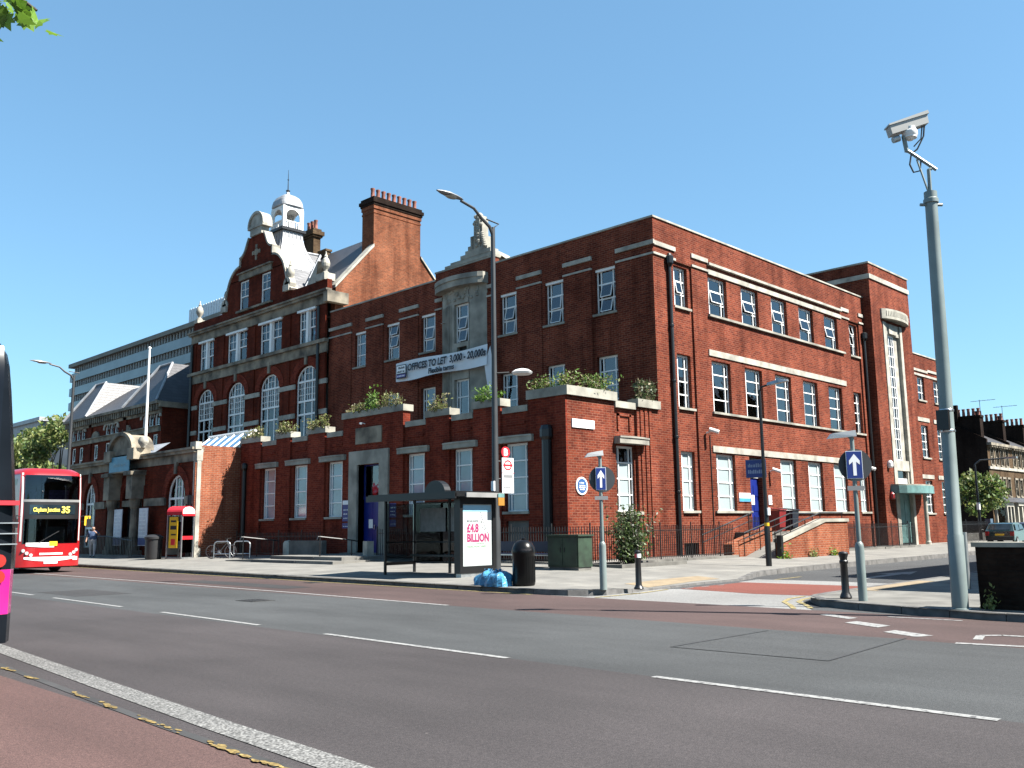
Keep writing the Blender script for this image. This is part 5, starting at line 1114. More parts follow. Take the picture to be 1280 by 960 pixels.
# banner
FBN = Frame(30.55, 0, -90)
ban = thing('banner', 'white OFFICES TO LET banner stretched across the stone bay', 'banner', (30.55, 35, 9.5))
def bsag(s, t):
    y = 38.7-7.15*s; top = 10.46+.05*math.sin(s*math.pi*2.2)-.12*math.sin(math.pi*s)*0; bot = 9.46-.03*math.sin(s*9)
    return (30.53+.07*math.sin(s*11)*(1-t), y, bot+(top-bot)*t)
b = MB(); b.grid(bsag, 40, 4); BANM = mat('banner_vinyl', (.66, .70, .74), .5, var=.06, scale=1); b.build('sheet', BANM, ban, True)
MB().poly([(30.5, 31.75, 9.5), (30.62, 31.45, 10.4), (30.9, 31.3, 8.2), (30.8, 31.7, 7.6)]).build('hanging_corner', BANM, ban)
text('OFFICES TO LET  3,000 - 20,000s', .50, fmat(FBN, -37.62, .12, 9.93), NAVYT, ban, shear=.15, sx=.86, bold=.018)
text('Flexible terms', .38, fmat(FBN, -35.9, .12, 9.56), NAVYT, ban, sx=.92, bold=.014)
def logo(b):
    b.fbox(FBN, -38.55, -37.75, .10, .115, 9.58, 10.32); b.fbox(FBN, -38.52, -37.78, .116, .12, 9.86, 10.28, 1); b.fbox(FBN, -38.52, -37.78, .116, .12, 9.64, 9.8, 2)
lg = MB(); logo(lg); lo = lg.build('logo_panel', [NAVYT, WSIGN, mat('violet_print', (.10, .06, .30), .5)], ban)
strokes(FBN, -38.46, .121, 10.1, .62, .12, NAVYT, lo, rng); strokes(FBN, -38.46, .121, 9.9, .62, .11, NAVYT, lo, rng); strokes(FBN, -38.46, .121, 9.68, .62, .08, WSIGN, lo, rng)
# street nameplate, plaque, boards
np_ = thing('street_nameplate', 'white street nameplate on the sunlit brick corner', 'sign', FR.P(25.6, .03, 5.25))
MB().fbox(FR, 25.58, 26.86, .0, .05, 5.24, 5.56).build('plate', WSIGN, np_); text('ARCHER STREET', .17, fmat(FR, 25.66, .052, 5.35), DARKT, np_, sx=.64)
pq = thing('blue_plaque', 'round blue wall plaque with white rim on the corner brickwork', 'plaque', FR.P(26.05, .03, 3.07))
disc = lambda r, u, v, n=24: [(u+r*math.cos(2*math.pi*i/n), v+r*math.sin(2*math.pi*i/n)) for i in range(n)]
MB().prism(disc(.33, 26.05, 3.08), lambda u, v, d: FR.P(u, d, v), 0, .04).build('rim', WSIGN, pq); MB().prism(disc(.27, 26.05, 3.08), lambda u, v, d: FR.P(u, d, v), .03, .045).build('disc', mat('plaque_blue', (.06, .16, .40), .35), pq)
for i, (w_, z) in enumerate(((.3, 3.17), (.36, 3.07), (.36, 3.0), (.26, 2.93))): strokes(FR, 26.05-w_/2, .046, z, w_, .05, WSIGN, pq, rng)
pq2 = thing('blue_plaque', 'small round blue plaque beside the tower entrance canopy', 'plaque', FR.P(58.4, .03, 2.6))
MB().prism(disc(.36, 58.45, 2.55), lambda u, v, d: FR.P(u, d, v), 0, .05).build('rim', WSIGN, pq2); MB().prism(disc(.3, 58.45, 2.55), lambda u, v, d: FR.P(u, d, v), .04, .055).build('disc', mat('plaque_blue', (.06, .16, .40), .35), pq2)
def board(F, u0, u1, v0, v1, label, out=.12, head=None, body=BSIGN, lines=3):
    t = thing('wall_sign', label, 'sign', F.P((u0+u1)/2, out, v0)); MB().fbox(F, u0, u1, out-.04, out, v0, v1).build('panel', body, t)
    if head: MB().fbox(F, u0+.01, u1-.01, out, out+.006, v1-head, v1-.01).build('header', WSIGN, t)
    h = (v1-v0-(head or 0))/(lines+1)
    for i in range(lines): strokes(F, u0+.08, out+.002, v0+h*(i+.6), (u1-u0)*.75, h*.3, WSIGN if body != WSIGN else GREYT, t, rng)
    return t
board(FG, -35.95, -35.45, 1.98, 2.95, 'blue directory board with white top left of the stone door surround', .12, .2); board(FG, -35.95, -35.45, 1.66, 1.9, 'small blue sign under the directory board left of the door', .12, lines=1)
board(FG, -32.4, -31.95, 2.1, 2.72, 'blue notice board right of the stone door surround', .12); board(FG, -32.4, -31.95, 1.7, 2.0, 'small blue sign below the notice board right of the door', .12, lines=1)
t_ = board(FR, 37.1, 38.08, 2.62, 3.02, 'white and blue sign beside the blue side door', .04, None, WSIGN, 2); MB().fbox(FR, 37.11, 38.07, .04, .046, 2.63, 2.78).build('footer', mat('sky_blue_print', (.05, .28, .50), .5), t_)
board(FR, 39.75, 40.05, 2.5, 2.95, 'small white notice right of the blue side door', .04, None, WSIGN, 2)
t_ = board(Frame(22.15, 0, -90), -55.45, -52.65, 5.12, 6.0, 'teal sign board under the curved pediment of the arcade porch', 0, None, mat('teal_sign', (.03, .20, .32), .45), 0); strokes(Frame(22.15, 0, -90), -54.9, .003, 5.4, 1.9, .2, mat('pale_teal', (.25, .42, .50), .5), t_, rng)
for y, lab in ((54.3, 'tall white information board left of the arched doorway'), (50.9, 'tall white information board right of the arched doorway')):
    t_ = board(Frame(22.35, 0, -90), -y-.55, -y+.55, .86, 2.94, lab, 0, None, mat('board_white', (.55, .55, .60), .5), 9); MB().fbox(Frame(22.35, 0, -90), -y-.53, -y+.53, .0, .008, .9, 1.3).build('footer', BSIGN, t_); [MB().fbox(Frame(22.35, 0, -90), -y+q, -y+q+.06, -.06, -.04, .3, .9).build('leg', IRON, t_) for q in (-.5, .44)]
fp = thing('flagpole', 'white flagpole rising behind the arcade pediment', 'flagpole', (23.5, 53.6, 6)); MB().tube([(23.5, 53.7, 6), (23.5, 53.75, 12.6)], [.09, .06], 10).build('pole', WHITE, fp, True); MB().lathe((23.5, 53.75, 12.6), [(.1, 0), (.1, .08), (0, .14)], 8).build('truck', WHITE, fp)
# lamp posts
LAMPG = mat('lamp_post_grey', (.05, .055, .06), .5, metal=.1, var=.15, scale=2); LENS = mat('lamp_lens', (.55, .52, .45), .2, var=.1)
def street_lamp(x, y, z0, H, arm, rise, label, r0=.115, hd=1.1):
    t = thing('street_lamp', label, 'lamp', (x, y, z0), group='tall street lamps on the main road')
    MB().lathe((0, 0, 0), [(r0*1.25, 0), (r0*1.25, 1.6), (r0, 1.75), (r0*.72, H*.6), (r0*.62, H-.0)], 14).build('post', LAMPG, t, True, True)
    MB().tube([(0, 0, H-.25), (-.15, 0, H), (-.5, 0, H+rise*.35), (-arm*.6, 0, H+rise*.8), (-arm, 0, H+rise)], [.06, .055, .05, .045, .045], 8).tube([(0, 0, H-.02), (.28, 0, H+.18), (-.28, 0, H+.22)], .025, 6).build('arm', LAMPG, t, True, True)
    b = MB(); n = 12; prof = [(0, .02), (.12, .08), (.35, .13), (.65, .15), (.9, .11), (hd, .03)]
    vs = []
    for d, r in prof:
        for k in range(n):
            a = 2*math.pi*k/n; vs.append((-arm+.1-d, math.cos(a)*r, H+rise+.05+d*.04+math.sin(a)*r*(.55 if math.sin(a) > 0 else .35)))
    b.add(vs, [(i*n+k, i*n+(k+1) % n, (i+1)*n+(k+1) % n, (i+1)*n+k) for i in range(len(prof)-1) for k in range(n)]); hdo = b.build('lamp_head', mat('lamp_head_grey', (.35, .36, .37), .4, metal=.4), t, True, True)
    MB().lathe((-arm-.4, 0, H+rise+.02), [(0, -.04), (.1, -.03), (.13, .0)], 10, sx=1.9).build('lens', LENS, hdo, True, True)
    return t
street_lamp(20.05, 20.42, .2, 11.05, 1.4, .56, 'tall grey street lamp rising beside the bus shelter')
street_lamp(18.55, 51.9, .16, 10.0, 1.3, .5, 'far grey street lamp behind the red double-decker bus')
for z, w_ in ((3.9, .13), (6.3, .12), (2.2, .13)): pass
lb = thing('lamp_bracket_light', 'small flat white lantern fixed to the tall lamp post below the banner', 'lamp', (20.05, 20.42, 6.4)); MB().tube([(20.1, 20.35, 6.44), (20.4, 20.1, 6.46)], .03, 6).build('bracket', IRON, lb); MB().lathe((20.75, 19.87, 6.42), [(.3, 0), (.34, .06), (.22, .14), (.05, .18)], 14).build('lantern', WHITE, lb, True)
# bus-stop flag on the post
FS = Frame(20.15, 20.28, -6)
bs = thing('bus_stop_sign', 'white bus stop flag with red roundel and red letter B disc on the lamp post', 'sign', (20.3, 20.25, 2.7))
MB().fbox(FS, .06, .52, -.03, .0, 2.66, 3.76).build('flag_panel', WSIGN, bs); MB().prism(disc(.17, .21, 3.94), lambda u, v, d: FS.P(u, d, v), -.03, .0).build('route_disc', RSIGN, bs); text('B', .3, fmat(FS, .12, .004, 3.835), WSIGN, bs, bold=.01)
def roundel(b):
    n = 28
    for i in range(n):
        A, B = 2*math.pi*i/n, 2*math.pi*(i+1)/n; b.poly([FS.P(.29+r*math.cos(t), .004, 3.53+r*math.sin(t)) for r, t in ((.115, A), (.115, B), (.165, B), (.165, A))])
    b.fbox(FS, .1, .48, .004, .007, 3.5, 3.56); b.fbox(FS, .06, .2, .002, .005, 3.28, 3.3); b.fbox(FS, .38, .54, .002, .005, 3.28, 3.3)
b = MB(); roundel(b); b.build('roundel', RSIGN, bs); MB().fbox(FS, .1, .48, .002, .006, 3.14, 3.23).build('stop_name', GREYT, bs)
for v in (3.02, 2.93, 2.82, 2.72): strokes(FS, .1, .003, v, .36, .035, GREYT, bs, rng)
MB().tube([(20.05, 20.42, 3.1), FS.P(.1, -.03, 3.1)], .02, 5).tube([(20.05, 20.42, 3.65), FS.P(.1, -.03, 3.65)], .02, 5).build('bracket', IRON, bs)
ts = thing('timetable_case', 'narrow white timetable case on the side of the lamp post', 'sign', (19.83, 20.3, 2.7)); MB().box(19.8, 19.86, 20.24, 20.36, 2.72, 3.02).build('panel', WSIGN, ts)
ob = thing('notice_plate', 'orange and teal notice plate strapped to the lamp post beside the shelter roof', 'sign', (19.75, 19.9, 2.26)); MB().box(19.62, 19.88, 19.86, 19.89, 2.26, 2.5).build('plate', mat('orange_vinyl', (.55, .25, .03), .5), ob); MB().box(19.62, 19.88, 19.86, 19.89, 2.505, 2.62).build('header', COPPERG, ob)
# bus shelter
SHB = mat('shelter_grey_black', (.022, .023, .025), .35, metal=.3, var=.1); SG = glassmat('shelter_glass', (.62, .66, .66), 1.5, .01, .004)
sh = thing('bus_shelter', 'dark framed glass bus shelter with a lit poster panel', 'bus shelter', (19, 22.3, .18))
part('roof', SHB, lambda b: (b.box(17.95, 19.95, 19.95, 24.25, 2.52, 2.62), b.box(17.98, 19.9, 20.0, 24.2, 2.62, 2.68), b.box(17.93, 17.99, 19.95, 24.25, 2.46, 2.64)), sh)
part('roof_hump', SHB, lambda b: b.prism([(22.1+.5*math.cos(math.pi*i/12), 2.68+.42*math.sin(math.pi*i/12)) for i in range(13)], lambda y, z, x: (x, y, z), 19.0, 19.25), sh)
part('fascia', mat('fascia_grey', (.35, .35, .34), .5), lambda b: b.box(18.35, 19.9, 19.9, 19.948, 2.5, 2.64), sh)
for x, y in ((18.35, 23.75), (19.55, 23.75), (19.55, 22.0), (18.4, 20.42), (19.6, 20.42)): part('post', SHB, lambda b: b.box(x-.035, x+.035, y-.035, y+.035, .12, 2.52), sh)
for y0, y1 in ((20.47, 21.95), (22.05, 23.7)):
    part('glass_panel', SG, lambda b: b.box(19.545, 19.555, y0, y1, .55, 2.4), sh); part('rail', SHB, lambda b: (b.box(19.53, 19.57, y0, y1, .5, .56), b.box(19.53, 19.57, y0, y1, 1.15, 1.19), b.box(19.53, 19.57, y0, y1, 2.4, 2.45)), sh)
part('glass_panel', SG, lambda b: b.box(18.4, 19.5, 23.745, 23.755, .55, 2.4), sh); part('rail', SHB, lambda b: (b.box(18.39, 19.51, 23.73, 23.77, .45, .55), b.box(18.39, 19.51, 23.73, 23.77, 1.15, 1.19)), sh)
part('map_panel', mat('shelter_map', (.33, .34, .33), .5, var=.2, scale=6), lambda b: (b.box(19.5, 19.52, 20.6, 21.9, 1.5, 2.25), b.box(19.5, 19.52, 22.15, 23.4, 1.5, 2.25)), sh)
part('perch_seat', RSIGN if False else SHB, lambda b: b.box(19.15, 19.45, 20.7, 23.5, .72, .78), sh)
ad = part('poster_case', SHB, lambda b: (b.box(18.3, 18.42, 20.14, 20.4, .28, 2.5), b.box(19.66, 19.78, 20.14, 20.4, .28, 2.5), b.box(18.42, 19.66, 20.14, 20.4, 2.3, 2.5), b.box(18.42, 19.66, 20.14, 20.4, .28, .48), b.box(18.42, 19.66, 20.2, 20.36, .48, 2.3)), sh)
part('poster_plinth', STEELG, lambda b: b.box(18.35, 19.72, 20.16, 20.38, .1, .28), sh)
FP = Frame(0, 20.196, 0)
MB().fbox(FP, 18.43, 19.65, 0, .003, .485, 2.295).build('poster', mat('poster_white', (.40, .43, .43), .35, var=.03), ad); MB().fbox(FP, 18.46, 19.62, .003, .005, 2.07, 2.275).build('poster_header', PBLUE, ad)
text('BRITAIN WASTES', .085, fmat(FP, 18.62, .004, 1.77), DARKT, ad, sx=.72); text('£4.8', .34, fmat(FP, 18.62, .004, 1.48), PINKT, ad, sx=.8, bold=.014); text('BILLION', .32, fmat(FP, 18.62, .004, 1.2), PINKT, ad, sx=.78, bold=.014)
text('A YEAR ON THE', .05, fmat(FP, 18.98, .004, 1.12), GREENT, ad, sx=.9); text('WRONG PHONE TARIFFS', .085, fmat(FP, 18.62, .004, 1.02), GREENT, ad, sx=.8)
def doodle(b):
    for i in range(16):
        u = 19.16+.02*i+random.gauss(0, .05); v = 1.98-.045*i+random.gauss(0, .03); b.fbox(FP, u-.02, u+.03, .003, .005, v-.015, v+.02)
random.seed(8); b = MB(); doodle(b); b.build('sketch', GREYT, ad)
MB().fbox(FP, 19.15, 19.55, .003, .005, .62, .7).build('logo_box', GREYT, ad); MB().fbox(FP, 19.17, 19.53, .005, .007, .635, .685).build('logo_fill', WSIGN, ad)
# litter bin, bags, cabinet, bench
bn = thing('litter_bin', 'black domed plastic litter bin on the kerb', 'bin', (17.12, 16.44, hz(17.12, 16.44)))
BINM = mat('black_plastic', (.008, .008, .009), .3, var=.2, scale=5, spec=.22)
MB().lathe((0, 0, 0), [(.27, 0), (.29, .04), (.29, .78), (.30, .8), (.30, .86), (.285, .95), (.23, 1.06), (.14, 1.13), (.05, 1.155), (0, 1.16)], 22).build('body', BINM, bn, True, True)
MB().lathe((0, 0, 1.16), [(.05, -.02), (.06, .02), (.03, .045), (0, .05)], 10).build('finial', BINM, bn, True, True)
for a in (200, 245): 
    f_ = Frame(0, 0, a-180-90+90); b = MB(); b.grid(lambda s, t: ((.295)*math.cos(R(a-22+44*s)), .295*math.sin(R(a-22+44*s)), .8+.13*t), 8, 2); b.build('aperture', mat('bin_mouth', (.004, .004, .012), .8), bn, local=True)
b = MB()
for k in range(10): b.box(.283, .298, -.006, .006, .08, .74) if k < 0 else b.tube([(.292*math.cos(R(270+k*12-30)), .292*math.sin(R(270+k*12-30)), .08), (.292*math.cos(R(270+k*12-30)), .292*math.sin(R(270+k*12-30)), .74)], .006, 4)
b.build('ribs', BINM, bn, local=True)
BAG = mat('blue_bag_plastic', (.10, .38, .66), .3, var=.3, scale=9, bump=.6, bscale=18)
for (x, y, s, lab) in ((16.95, 17.55, .34, 'blue rubbish bag slumped at the lamp post foot'), (16.75, 16.95, .36, 'blue rubbish bag with knotted top beside the black bin')):
    random.seed(int(x*100)); t = thing('rubbish_bag', lab, 'bag', (x, y, hz(x, y)), group='blue rubbish bags'); b = MB(); n, mm = 20, 10; ph = [random.uniform(0, 6) for _ in range(6)]
    def bagp(u, v):
        a = 2*math.pi*u; e = v*math.pi/2*1.0; r = s*(math.cos(e)**.55)*(1+.14*math.sin(3*a+ph[0]+3*v)+.1*math.sin(5*a+ph[1])+.06*math.sin(9*a+ph[2]+8*v)); z = s*1.0*(math.sin(e)**.9)*(1+.12*math.sin(2*a+ph[3]))
        return (r*math.cos(a), r*math.sin(a), z)
    b.grid(bagp, n, mm); b.build('sack', BAG, t, False, True)
    kn = MB()
    for k in range(5): a = k*1.3+ph[4]; kn.add([(0, 0, s*.92), (.12*math.cos(a), .12*math.sin(a), s*1.18), (.12*math.cos(a+.7), .12*math.sin(a+.7), s*1.2), (.02, .02, s*.95)], [(0, 1, 2, 3)])
    kn.build('knot', BAG, t, local=True)
cb = thing('utility_cabinet', 'dark green telecoms street cabinet against the railings', 'cabinet', (22.3, 19.3, .25)); CABG = mat('cabinet_green', (.022, .045, .026), .55, var=.35, scale=3)
part('body', CABG, lambda b: b.box(21.95, 22.62, 18.72, 20.0, .35, 1.3), cb); part('top', CABG, lambda b: b.box(21.9, 22.67, 18.67, 20.05, 1.3, 1.35), cb); part('plinth', CONCD, lambda b: b.box(21.98, 22.6, 18.75, 19.97, .15, .35), cb)
for y in (18.76, 19.37):
    d_ = part('door', CABG, lambda b: b.box(21.93, 21.949, y, y+.59, .4, 1.26), cb); MB().box(21.915, 21.93, y+(.5 if y < 19 else .05), y+(.54 if y < 19 else .09), .8, .95).build('handle', IRON, d_)
bc = thing('bench', 'long dark blue metal bench behind the litter bin', 'bench', (22.7, 22, .28)); BB = mat('bench_blue', (.012, .02, .075), .4)
part('seat', BB, lambda b: b.box(22.5, 22.9, 20.3, 23.9, .68, .73), bc); part('backrest', BB, lambda b: b.box(22.92, 22.96, 20.3, 23.9, .78, 1.12), bc); part('front_rail', BRIGHT, lambda b: b.box(22.46, 22.495, 20.3, 23.9, .66, .7), bc)
for y in (20.5, 22.1, 23.7): part('leg', STEELG, lambda b: (b.box(22.55, 22.6, y-.03, y+.03, .25, .68), b.box(22.86, 22.91, y-.03, y+.03, .25, 1.1)), bc)
# railings
def railing(pts, label, z0, z1, step=.125, gates=()):
    t = thing('railing', label, 'railing', (pts[0][0], pts[0][1], z0), group='black iron railings round the office building')
    bars = MB(); rails = MB()
    for (x0, y0), (x1, y1) in zip(pts, pts[1:]):
        L = math.hypot(x1-x0, y1-y0); n = int(L/step); F = Frame(x0, y0, math.degrees(math.atan2(y1-y0, x1-x0)))
        for i in range(n+1):
            u = L*i/n
            if i % 16 == 0: MB().fbox(F, u-.02, u+.02, -.02, .02, z0-.1, z1+.12).build('post', IRON, t)
            else: bars.fbox(F, u-.011, u+.011, -.011, .011, z0+.03, z1)
        for z in (z0+.1, z1-.18): rails.fbox(F, 0, L, -.02, .02, z-.012, z+.012)
    bars.build('bars', IRON, t)['kind'] = 'stuff'; rails.build('rails', IRON, t); return t
railing([(24.2, 31.9), (24.2, 20.1), (33.3, 20.1)], 'black iron railing running round the building corner behind the shrub', .36, 1.6)
railing([(24.2, 43.8), (24.2, 36.2)], 'black iron railing below the shaded ground-floor windows left of the door', .4, 1.5)
railing([(40.2, 20.1), (52.4, 20.1)], 'black iron railing between the access ramp and the tower entrance', .3, 1.55, .14)
railing([(58.2, 20.1), (64.5, 20.1)], 'black iron railing beyond the tower entrance', .35, 1.6, .14)
railing([(34.6, 20.1), (35.5, 20.15)], 'short black railing at the head of the access ramp', .9, 1.9)
pl = thing('railing_plinth', 'low worn stone plinth carrying the corner railings', 'plinth', (24.2, 20, .2))
for i in range(10):
    part('stone', CONCD, lambda b: b.box(24.02+i*.94, 24.94+i*.94, 19.9+.03*random.random(), 20.28, .1, .36+.01*random.random()), pl)
for i in range(12): part('stone', CONCD, lambda b: b.box(24.02, 24.38, 20.3+i*.97, 21.25+i*.97, .1, .37+.01*random.random()), pl)
pl2 = thing('railing_plinth', 'low stone plinth with weeds beside the side-street pavement right of the ramp', 'plinth', (46, 20, .2))
for i in range(13): part('stone', CONCD, lambda b: b.box(40.1+i*.95, 41.02+i*.95, 19.85+.04*random.random(), 20.3, .1, .33+.02*random.random()), pl2)
for i in range(7): part('stone', CONCD, lambda b: b.box(58.0+i*.95, 58.92+i*.95, 19.85+.04*random.random(), 20.3, .1, .36+.02*random.random()), pl2)
bed = thing('shrub_bed', 'low stone-edged planting bed at the foot of the railings', 'plant bed', (25.2, 19.2, .2))
part('edging', CONCD, lambda b: (b.box(23.9, 27.6, 18.55, 18.75, .1, .36), b.box(23.9, 24.1, 18.75, 19.88, .1, .36)), bed); part('soil', SOIL, lambda b: b.box(24.1, 27.6, 18.75, 19.88, .1, .3), bed)
random.seed(31)
shr = thing('shrub', 'dense green shrub growing against the corner railings', 'shrub', (25.3, 19.25, .3))
stems = [(25.3+random.gauss(0, .42), 19.25+random.gauss(0, .22), random.uniform(.9, 2.0)) for _ in range(40)]
b = MB()
for x, y, h in stems: b.tube([(25.3+(x-25.3)*.3, 19.25, .3), ((x+25.3)/2, y, .3+h*.5), (x, y, .3+h)], [.02, .014, .006], 5)
b.build('stem', BARK, shr)
def sfn():
    x, y, h = random.choice(stems); t = random.uniform(.12, 1.02); return (25.3+(x-25.3)*(.4+.6*t)+random.gauss(0, .17), 19.25+(y-19.25)*t+random.gauss(0, .16), .3+h*t+random.gauss(0, .06))
for m_, n in ((LEAFE, 2600), (LEAFA, 700), (LEAFD, 90)): b = MB(); leaves(b, n, sfn, .09); b.build('foliage', m_, shr)['kind'] = 'stuff'
# access ramp
rp = thing('access_ramp', 'brick-walled access ramp with black handrails up to the blue side door', 'ramp', (36.5, 19, .15)); FA = Frame(0, 18.3, 0)
part('wall', BRICKP, lambda b: b.prism([(34.0, 0), (40.0, 0), (40.0, 1.66), (37.8, 1.66), (34.0, .86)], lambda u, v, d: FA.P(u, d, v), -.3, 0), rp)
part('coping', STONEG, lambda b: b.prism([(33.95, .86), (37.78, 1.66), (40.05, 1.66), (40.05, 1.8), (37.76, 1.8), (33.95, 1.0)], lambda u, v, d: FA.P(u, d, v), -.36, .06), rp)
part('deck', CONCD, lambda b: b.prism([(33.6, .15), (37.8, 1.2), (40.0, 1.2), (40.0, .1), (33.6, .1)], lambda u, v, d: FA.P(u, d, v), -1.75, -.31), rp); part('landing', CONCD, lambda b: b.box(36.6, 40.0, 20.3, 21.98, .1, 1.25), rp)
part('inner_wall', BRICKP, lambda b: b.prism([(33.2, 0), (36.5, 0), (36.5, 1.5), (33.2, .8)], lambda u, v, d: FA.P(u, d, v), -2.2, -1.8), rp)
for o in (-.2, -1.6):
    part('handrail', BLACK, lambda b: (b.tube([FA.P(33.8, o, 1.25), FA.P(37.8, o, 2.05), FA.P(40, o, 2.05)], .03, 6), b.tube([FA.P(33.8, o, 1.0), FA.P(37.8, o, 1.8), FA.P(40, o, 1.8)], .02, 6), [b.tube([FA.P(u, o, .3), FA.P(u, o, 1.25+max(0, min(4, u-33.8))*.2)], .022, 6) for u in (33.8, 35.1, 36.4, 37.8, 39.9)]), rp)
part('handrail', BLACK, lambda b: (b.tube([(31.8, 20.6, 1.2), (36, 20.7, 2.1)], .03, 6), b.tube([(31.8, 20.6, .9), (36, 20.7, 1.8)], .02, 6)), rp)
part('gate_post', BLACK, lambda b: b.box(33.72, 33.9, 18.2, 18.4, .1, 1.15), rp)
for x, m_, lab in ((38.0, mat('bin_red', (.30, .02, .02), .4), 'red wheelie bin on the ramp landing'), (39.2, mat('bin_navy', (.015, .02, .035), .4), 'dark wheelie bin on the ramp landing')):
    t = thing('wheelie_bin', lab, 'bin', (x, 20.7, 1.25), group='wheelie bins on the landing'); MB().add([(-.25, -.3, .05), (.25, -.3, .05), (.25, .3, .05), (-.25, .3, .05), (-.3, -.36, .95), (.3, -.36, .95), (.3, .36, .95), (-.3, .36, .95)], [(0, 1, 5, 4), (1, 2, 6, 5), (2, 3, 7, 6), (3, 0, 4, 7)]).build('body', m_, t, local=True); MB().add([(-.32, -.4, .95), (.32, -.4, .95), (.32, .4, 1.02), (-.32, .4, 1.02), (-.32, -.4, .99), (.32, -.4, .99), (.32, .4, 1.08), (-.32, .4, 1.08)], [(0, 1, 5, 4), (1, 2, 6, 5), (2, 3, 7, 6), (3, 0, 4, 7), (4, 5, 6, 7)]).build('lid', m_, t, local=True)
    for s in (-.2, .2): MB().lathe((0, 0, 0), [(.02, 0)], 4).build('wheel', IRON, t, local=True) if False else MB().tube([(s-.02, .33, .1), (s+.02, .33, .1)], .1, 10).build('wheel', IRON, t, local=True)
# weeds
random.seed(12)
for i, (x, y, s, lab) in enumerate(((34.0, 18.15, .3, 'weed clump at the foot of the ramp gate post'), (36.3, 18.15, .28, 'weed clump mid-way along the ramp wall'), (38.2, 18.15, .25, 'weed clump near the right end of the ramp wall'), (16.95, 5.35, .2, 'weed tuft at the foot of the dark wall by the camera pole'), (17.0, 4.55, .2, 'weed tuft further along the dark wall'))):
    t = thing('weed', lab, 'weed', (x, y, .13)); b = MB(); leaves(b, 120, lambda: (x+random.gauss(0, s*.5), y+random.gauss(0, s*.25), .13+abs(random.gauss(0, s*.7))), .09 if x > 20 else .05); b.build('foliage', LEAFC if i % 2 == 0 else LEAFB, t)['kind'] = 'stuff'
# sign posts, bollards, camera pole
GRNP = mat('grey_green_paint', (.27, .33, .32), .4, var=.12, scale=2); DBACK = mat('sign_back_grey', (.035, .037, .042), .5, var=.15)
def arrow_post(x, y, deg, label, head, pw=.145):
    z = hz(x, y) if y > 12 else .12
    t = thing('sign_post', label, 'sign', (x, y, z), group='one-way sign posts at the side-street mouth'); F = Frame(0, 0, deg)
    MB().lathe((0, 0, 0), [(.085, 0), (.085, 1.02), (.075, 1.08), (.045, 1.12), (.042, 3.15)], 14).build('post', GRNP, t, True, True)
    MB().prism(disc(.32, .05, 2.6), lambda u, v, d: F.P(u, d, v), -.085, -.06).build('sign_back', DBACK, t, local=True)
    MB().fbox(F, -pw, pw, .05, .065, 2.34, 2.86).build('arrow_panel', BSIGN, t, local=True); MB().fbox(F, -pw-.01, pw+.01, .045, .06, 2.33, 2.87).build('panel_rim', WSIGN, t, local=True)
    b = MB(); b.prism([(-.22*pw, 2.39), (.22*pw, 2.39), (.22*pw, 2.66), (.7*pw, 2.6), (.7*pw, 2.68), (0, 2.81), (-.7*pw, 2.68), (-.7*pw, 2.6), (-.22*pw, 2.66)], lambda u, v, d: F.P(u, d, v), .064, .068); b.build('arrow', WSIGN, t, local=True)
    MB().fbox(F, -.16, .16, .045, .055, 2.1, 2.19).build('sub_plate', GREYT, t, local=True)
    MB().tube([F.P(0, 0, 3.1), F.P(-.1, .03, 3.2)], .03, 6).build('bracket', GRNP, t, local=True)
    b = MB(); b.add([F.P(*p) for p in [(-.05-head, -.07, 3.12), (.08, -.07, 3.16), (.08, .07, 3.16), (-.05-head, .07, 3.12), (.03-head, -.09, 3.22), (.06, -.09, 3.28), (.06, .09, 3.28), (.03-head, .09, 3.22)]], [(0, 1, 2, 3), (4, 5, 6, 7), (0, 1, 5, 4), (1, 2, 6, 5), (2, 3, 7, 6), (3, 0, 4, 7)]); b.build('sign_light', WHITE, t, local=True)
    return t
arrow_post(17.2, 13.92, -40, 'one-way arrow sign post standing in front of the sunlit corner wall', .32, .115); arrow_post(17.5, 7.8, -50, 'one-way arrow sign post nearest the camera pole, right of the red surface', .42)
BOLP = [(.11, 0), (.12, .03), (.1, .08), (.075, .14), (.07, .7), (.075, .71), (.085, .73), (.085, .77), (.07, .79), (.075, .84), (.095, .9), (.1, .93), (.07, .96), (0, .97)]
def bollard(x, y, label, band):
    t = thing('bollard', label, 'bollard', (x, y, hz(x, y) if y > 12 else .12), group='black cast-iron bollards'); s = .95 if not band else .94
    MB().lathe((0, 0, 0), [(r, z*s) for r, z in (BOLP if not band else [(.11, 0), (.12, .03), (.09, .08), (.075, .12), (.068, .8), (.075, .82), (.075, .95), (.04, .985), (0, .99)])], 14).build('post', BLACK, t, True, True)
    if band: 
        b = MB(); b.grid(lambda u, v: (.078*math.cos(2*math.pi*u), .078*math.sin(2*math.pi*u), .75+.09*v), 16, 1); b.m = [1 if math.cos(2*math.pi*(i+.5)/16+R(60)) > 0 else 0 for i in range(16)]; b.build('reflective_band', [RSIGN, WSIGN], t, local=True)
bollard(18.15, 13.6, 'slim black bollard with red and white band beside the corner sign post', True); bollard(17.85, 8.3, 'black bollard with ridged cap left of the right-hand sign post', False)
cp = thing('camera_pole', 'tall pale green CCTV pole with a white camera on top at the right kerb', 'camera pole', (16.68, 5.75, .118)); cp.rotation_euler = Matrix.Rotation(R(.85), 3, Vector((.71, .70, 0))).to_euler()
MB().lathe((0, 0, 0), [(.17, 0), (.17, .02), (.135, .03), (.132, 1.25), (.118, 1.27), (.115, 4), (.105, 7.3)], 18).build('pole', GRNP, cp, True, True)
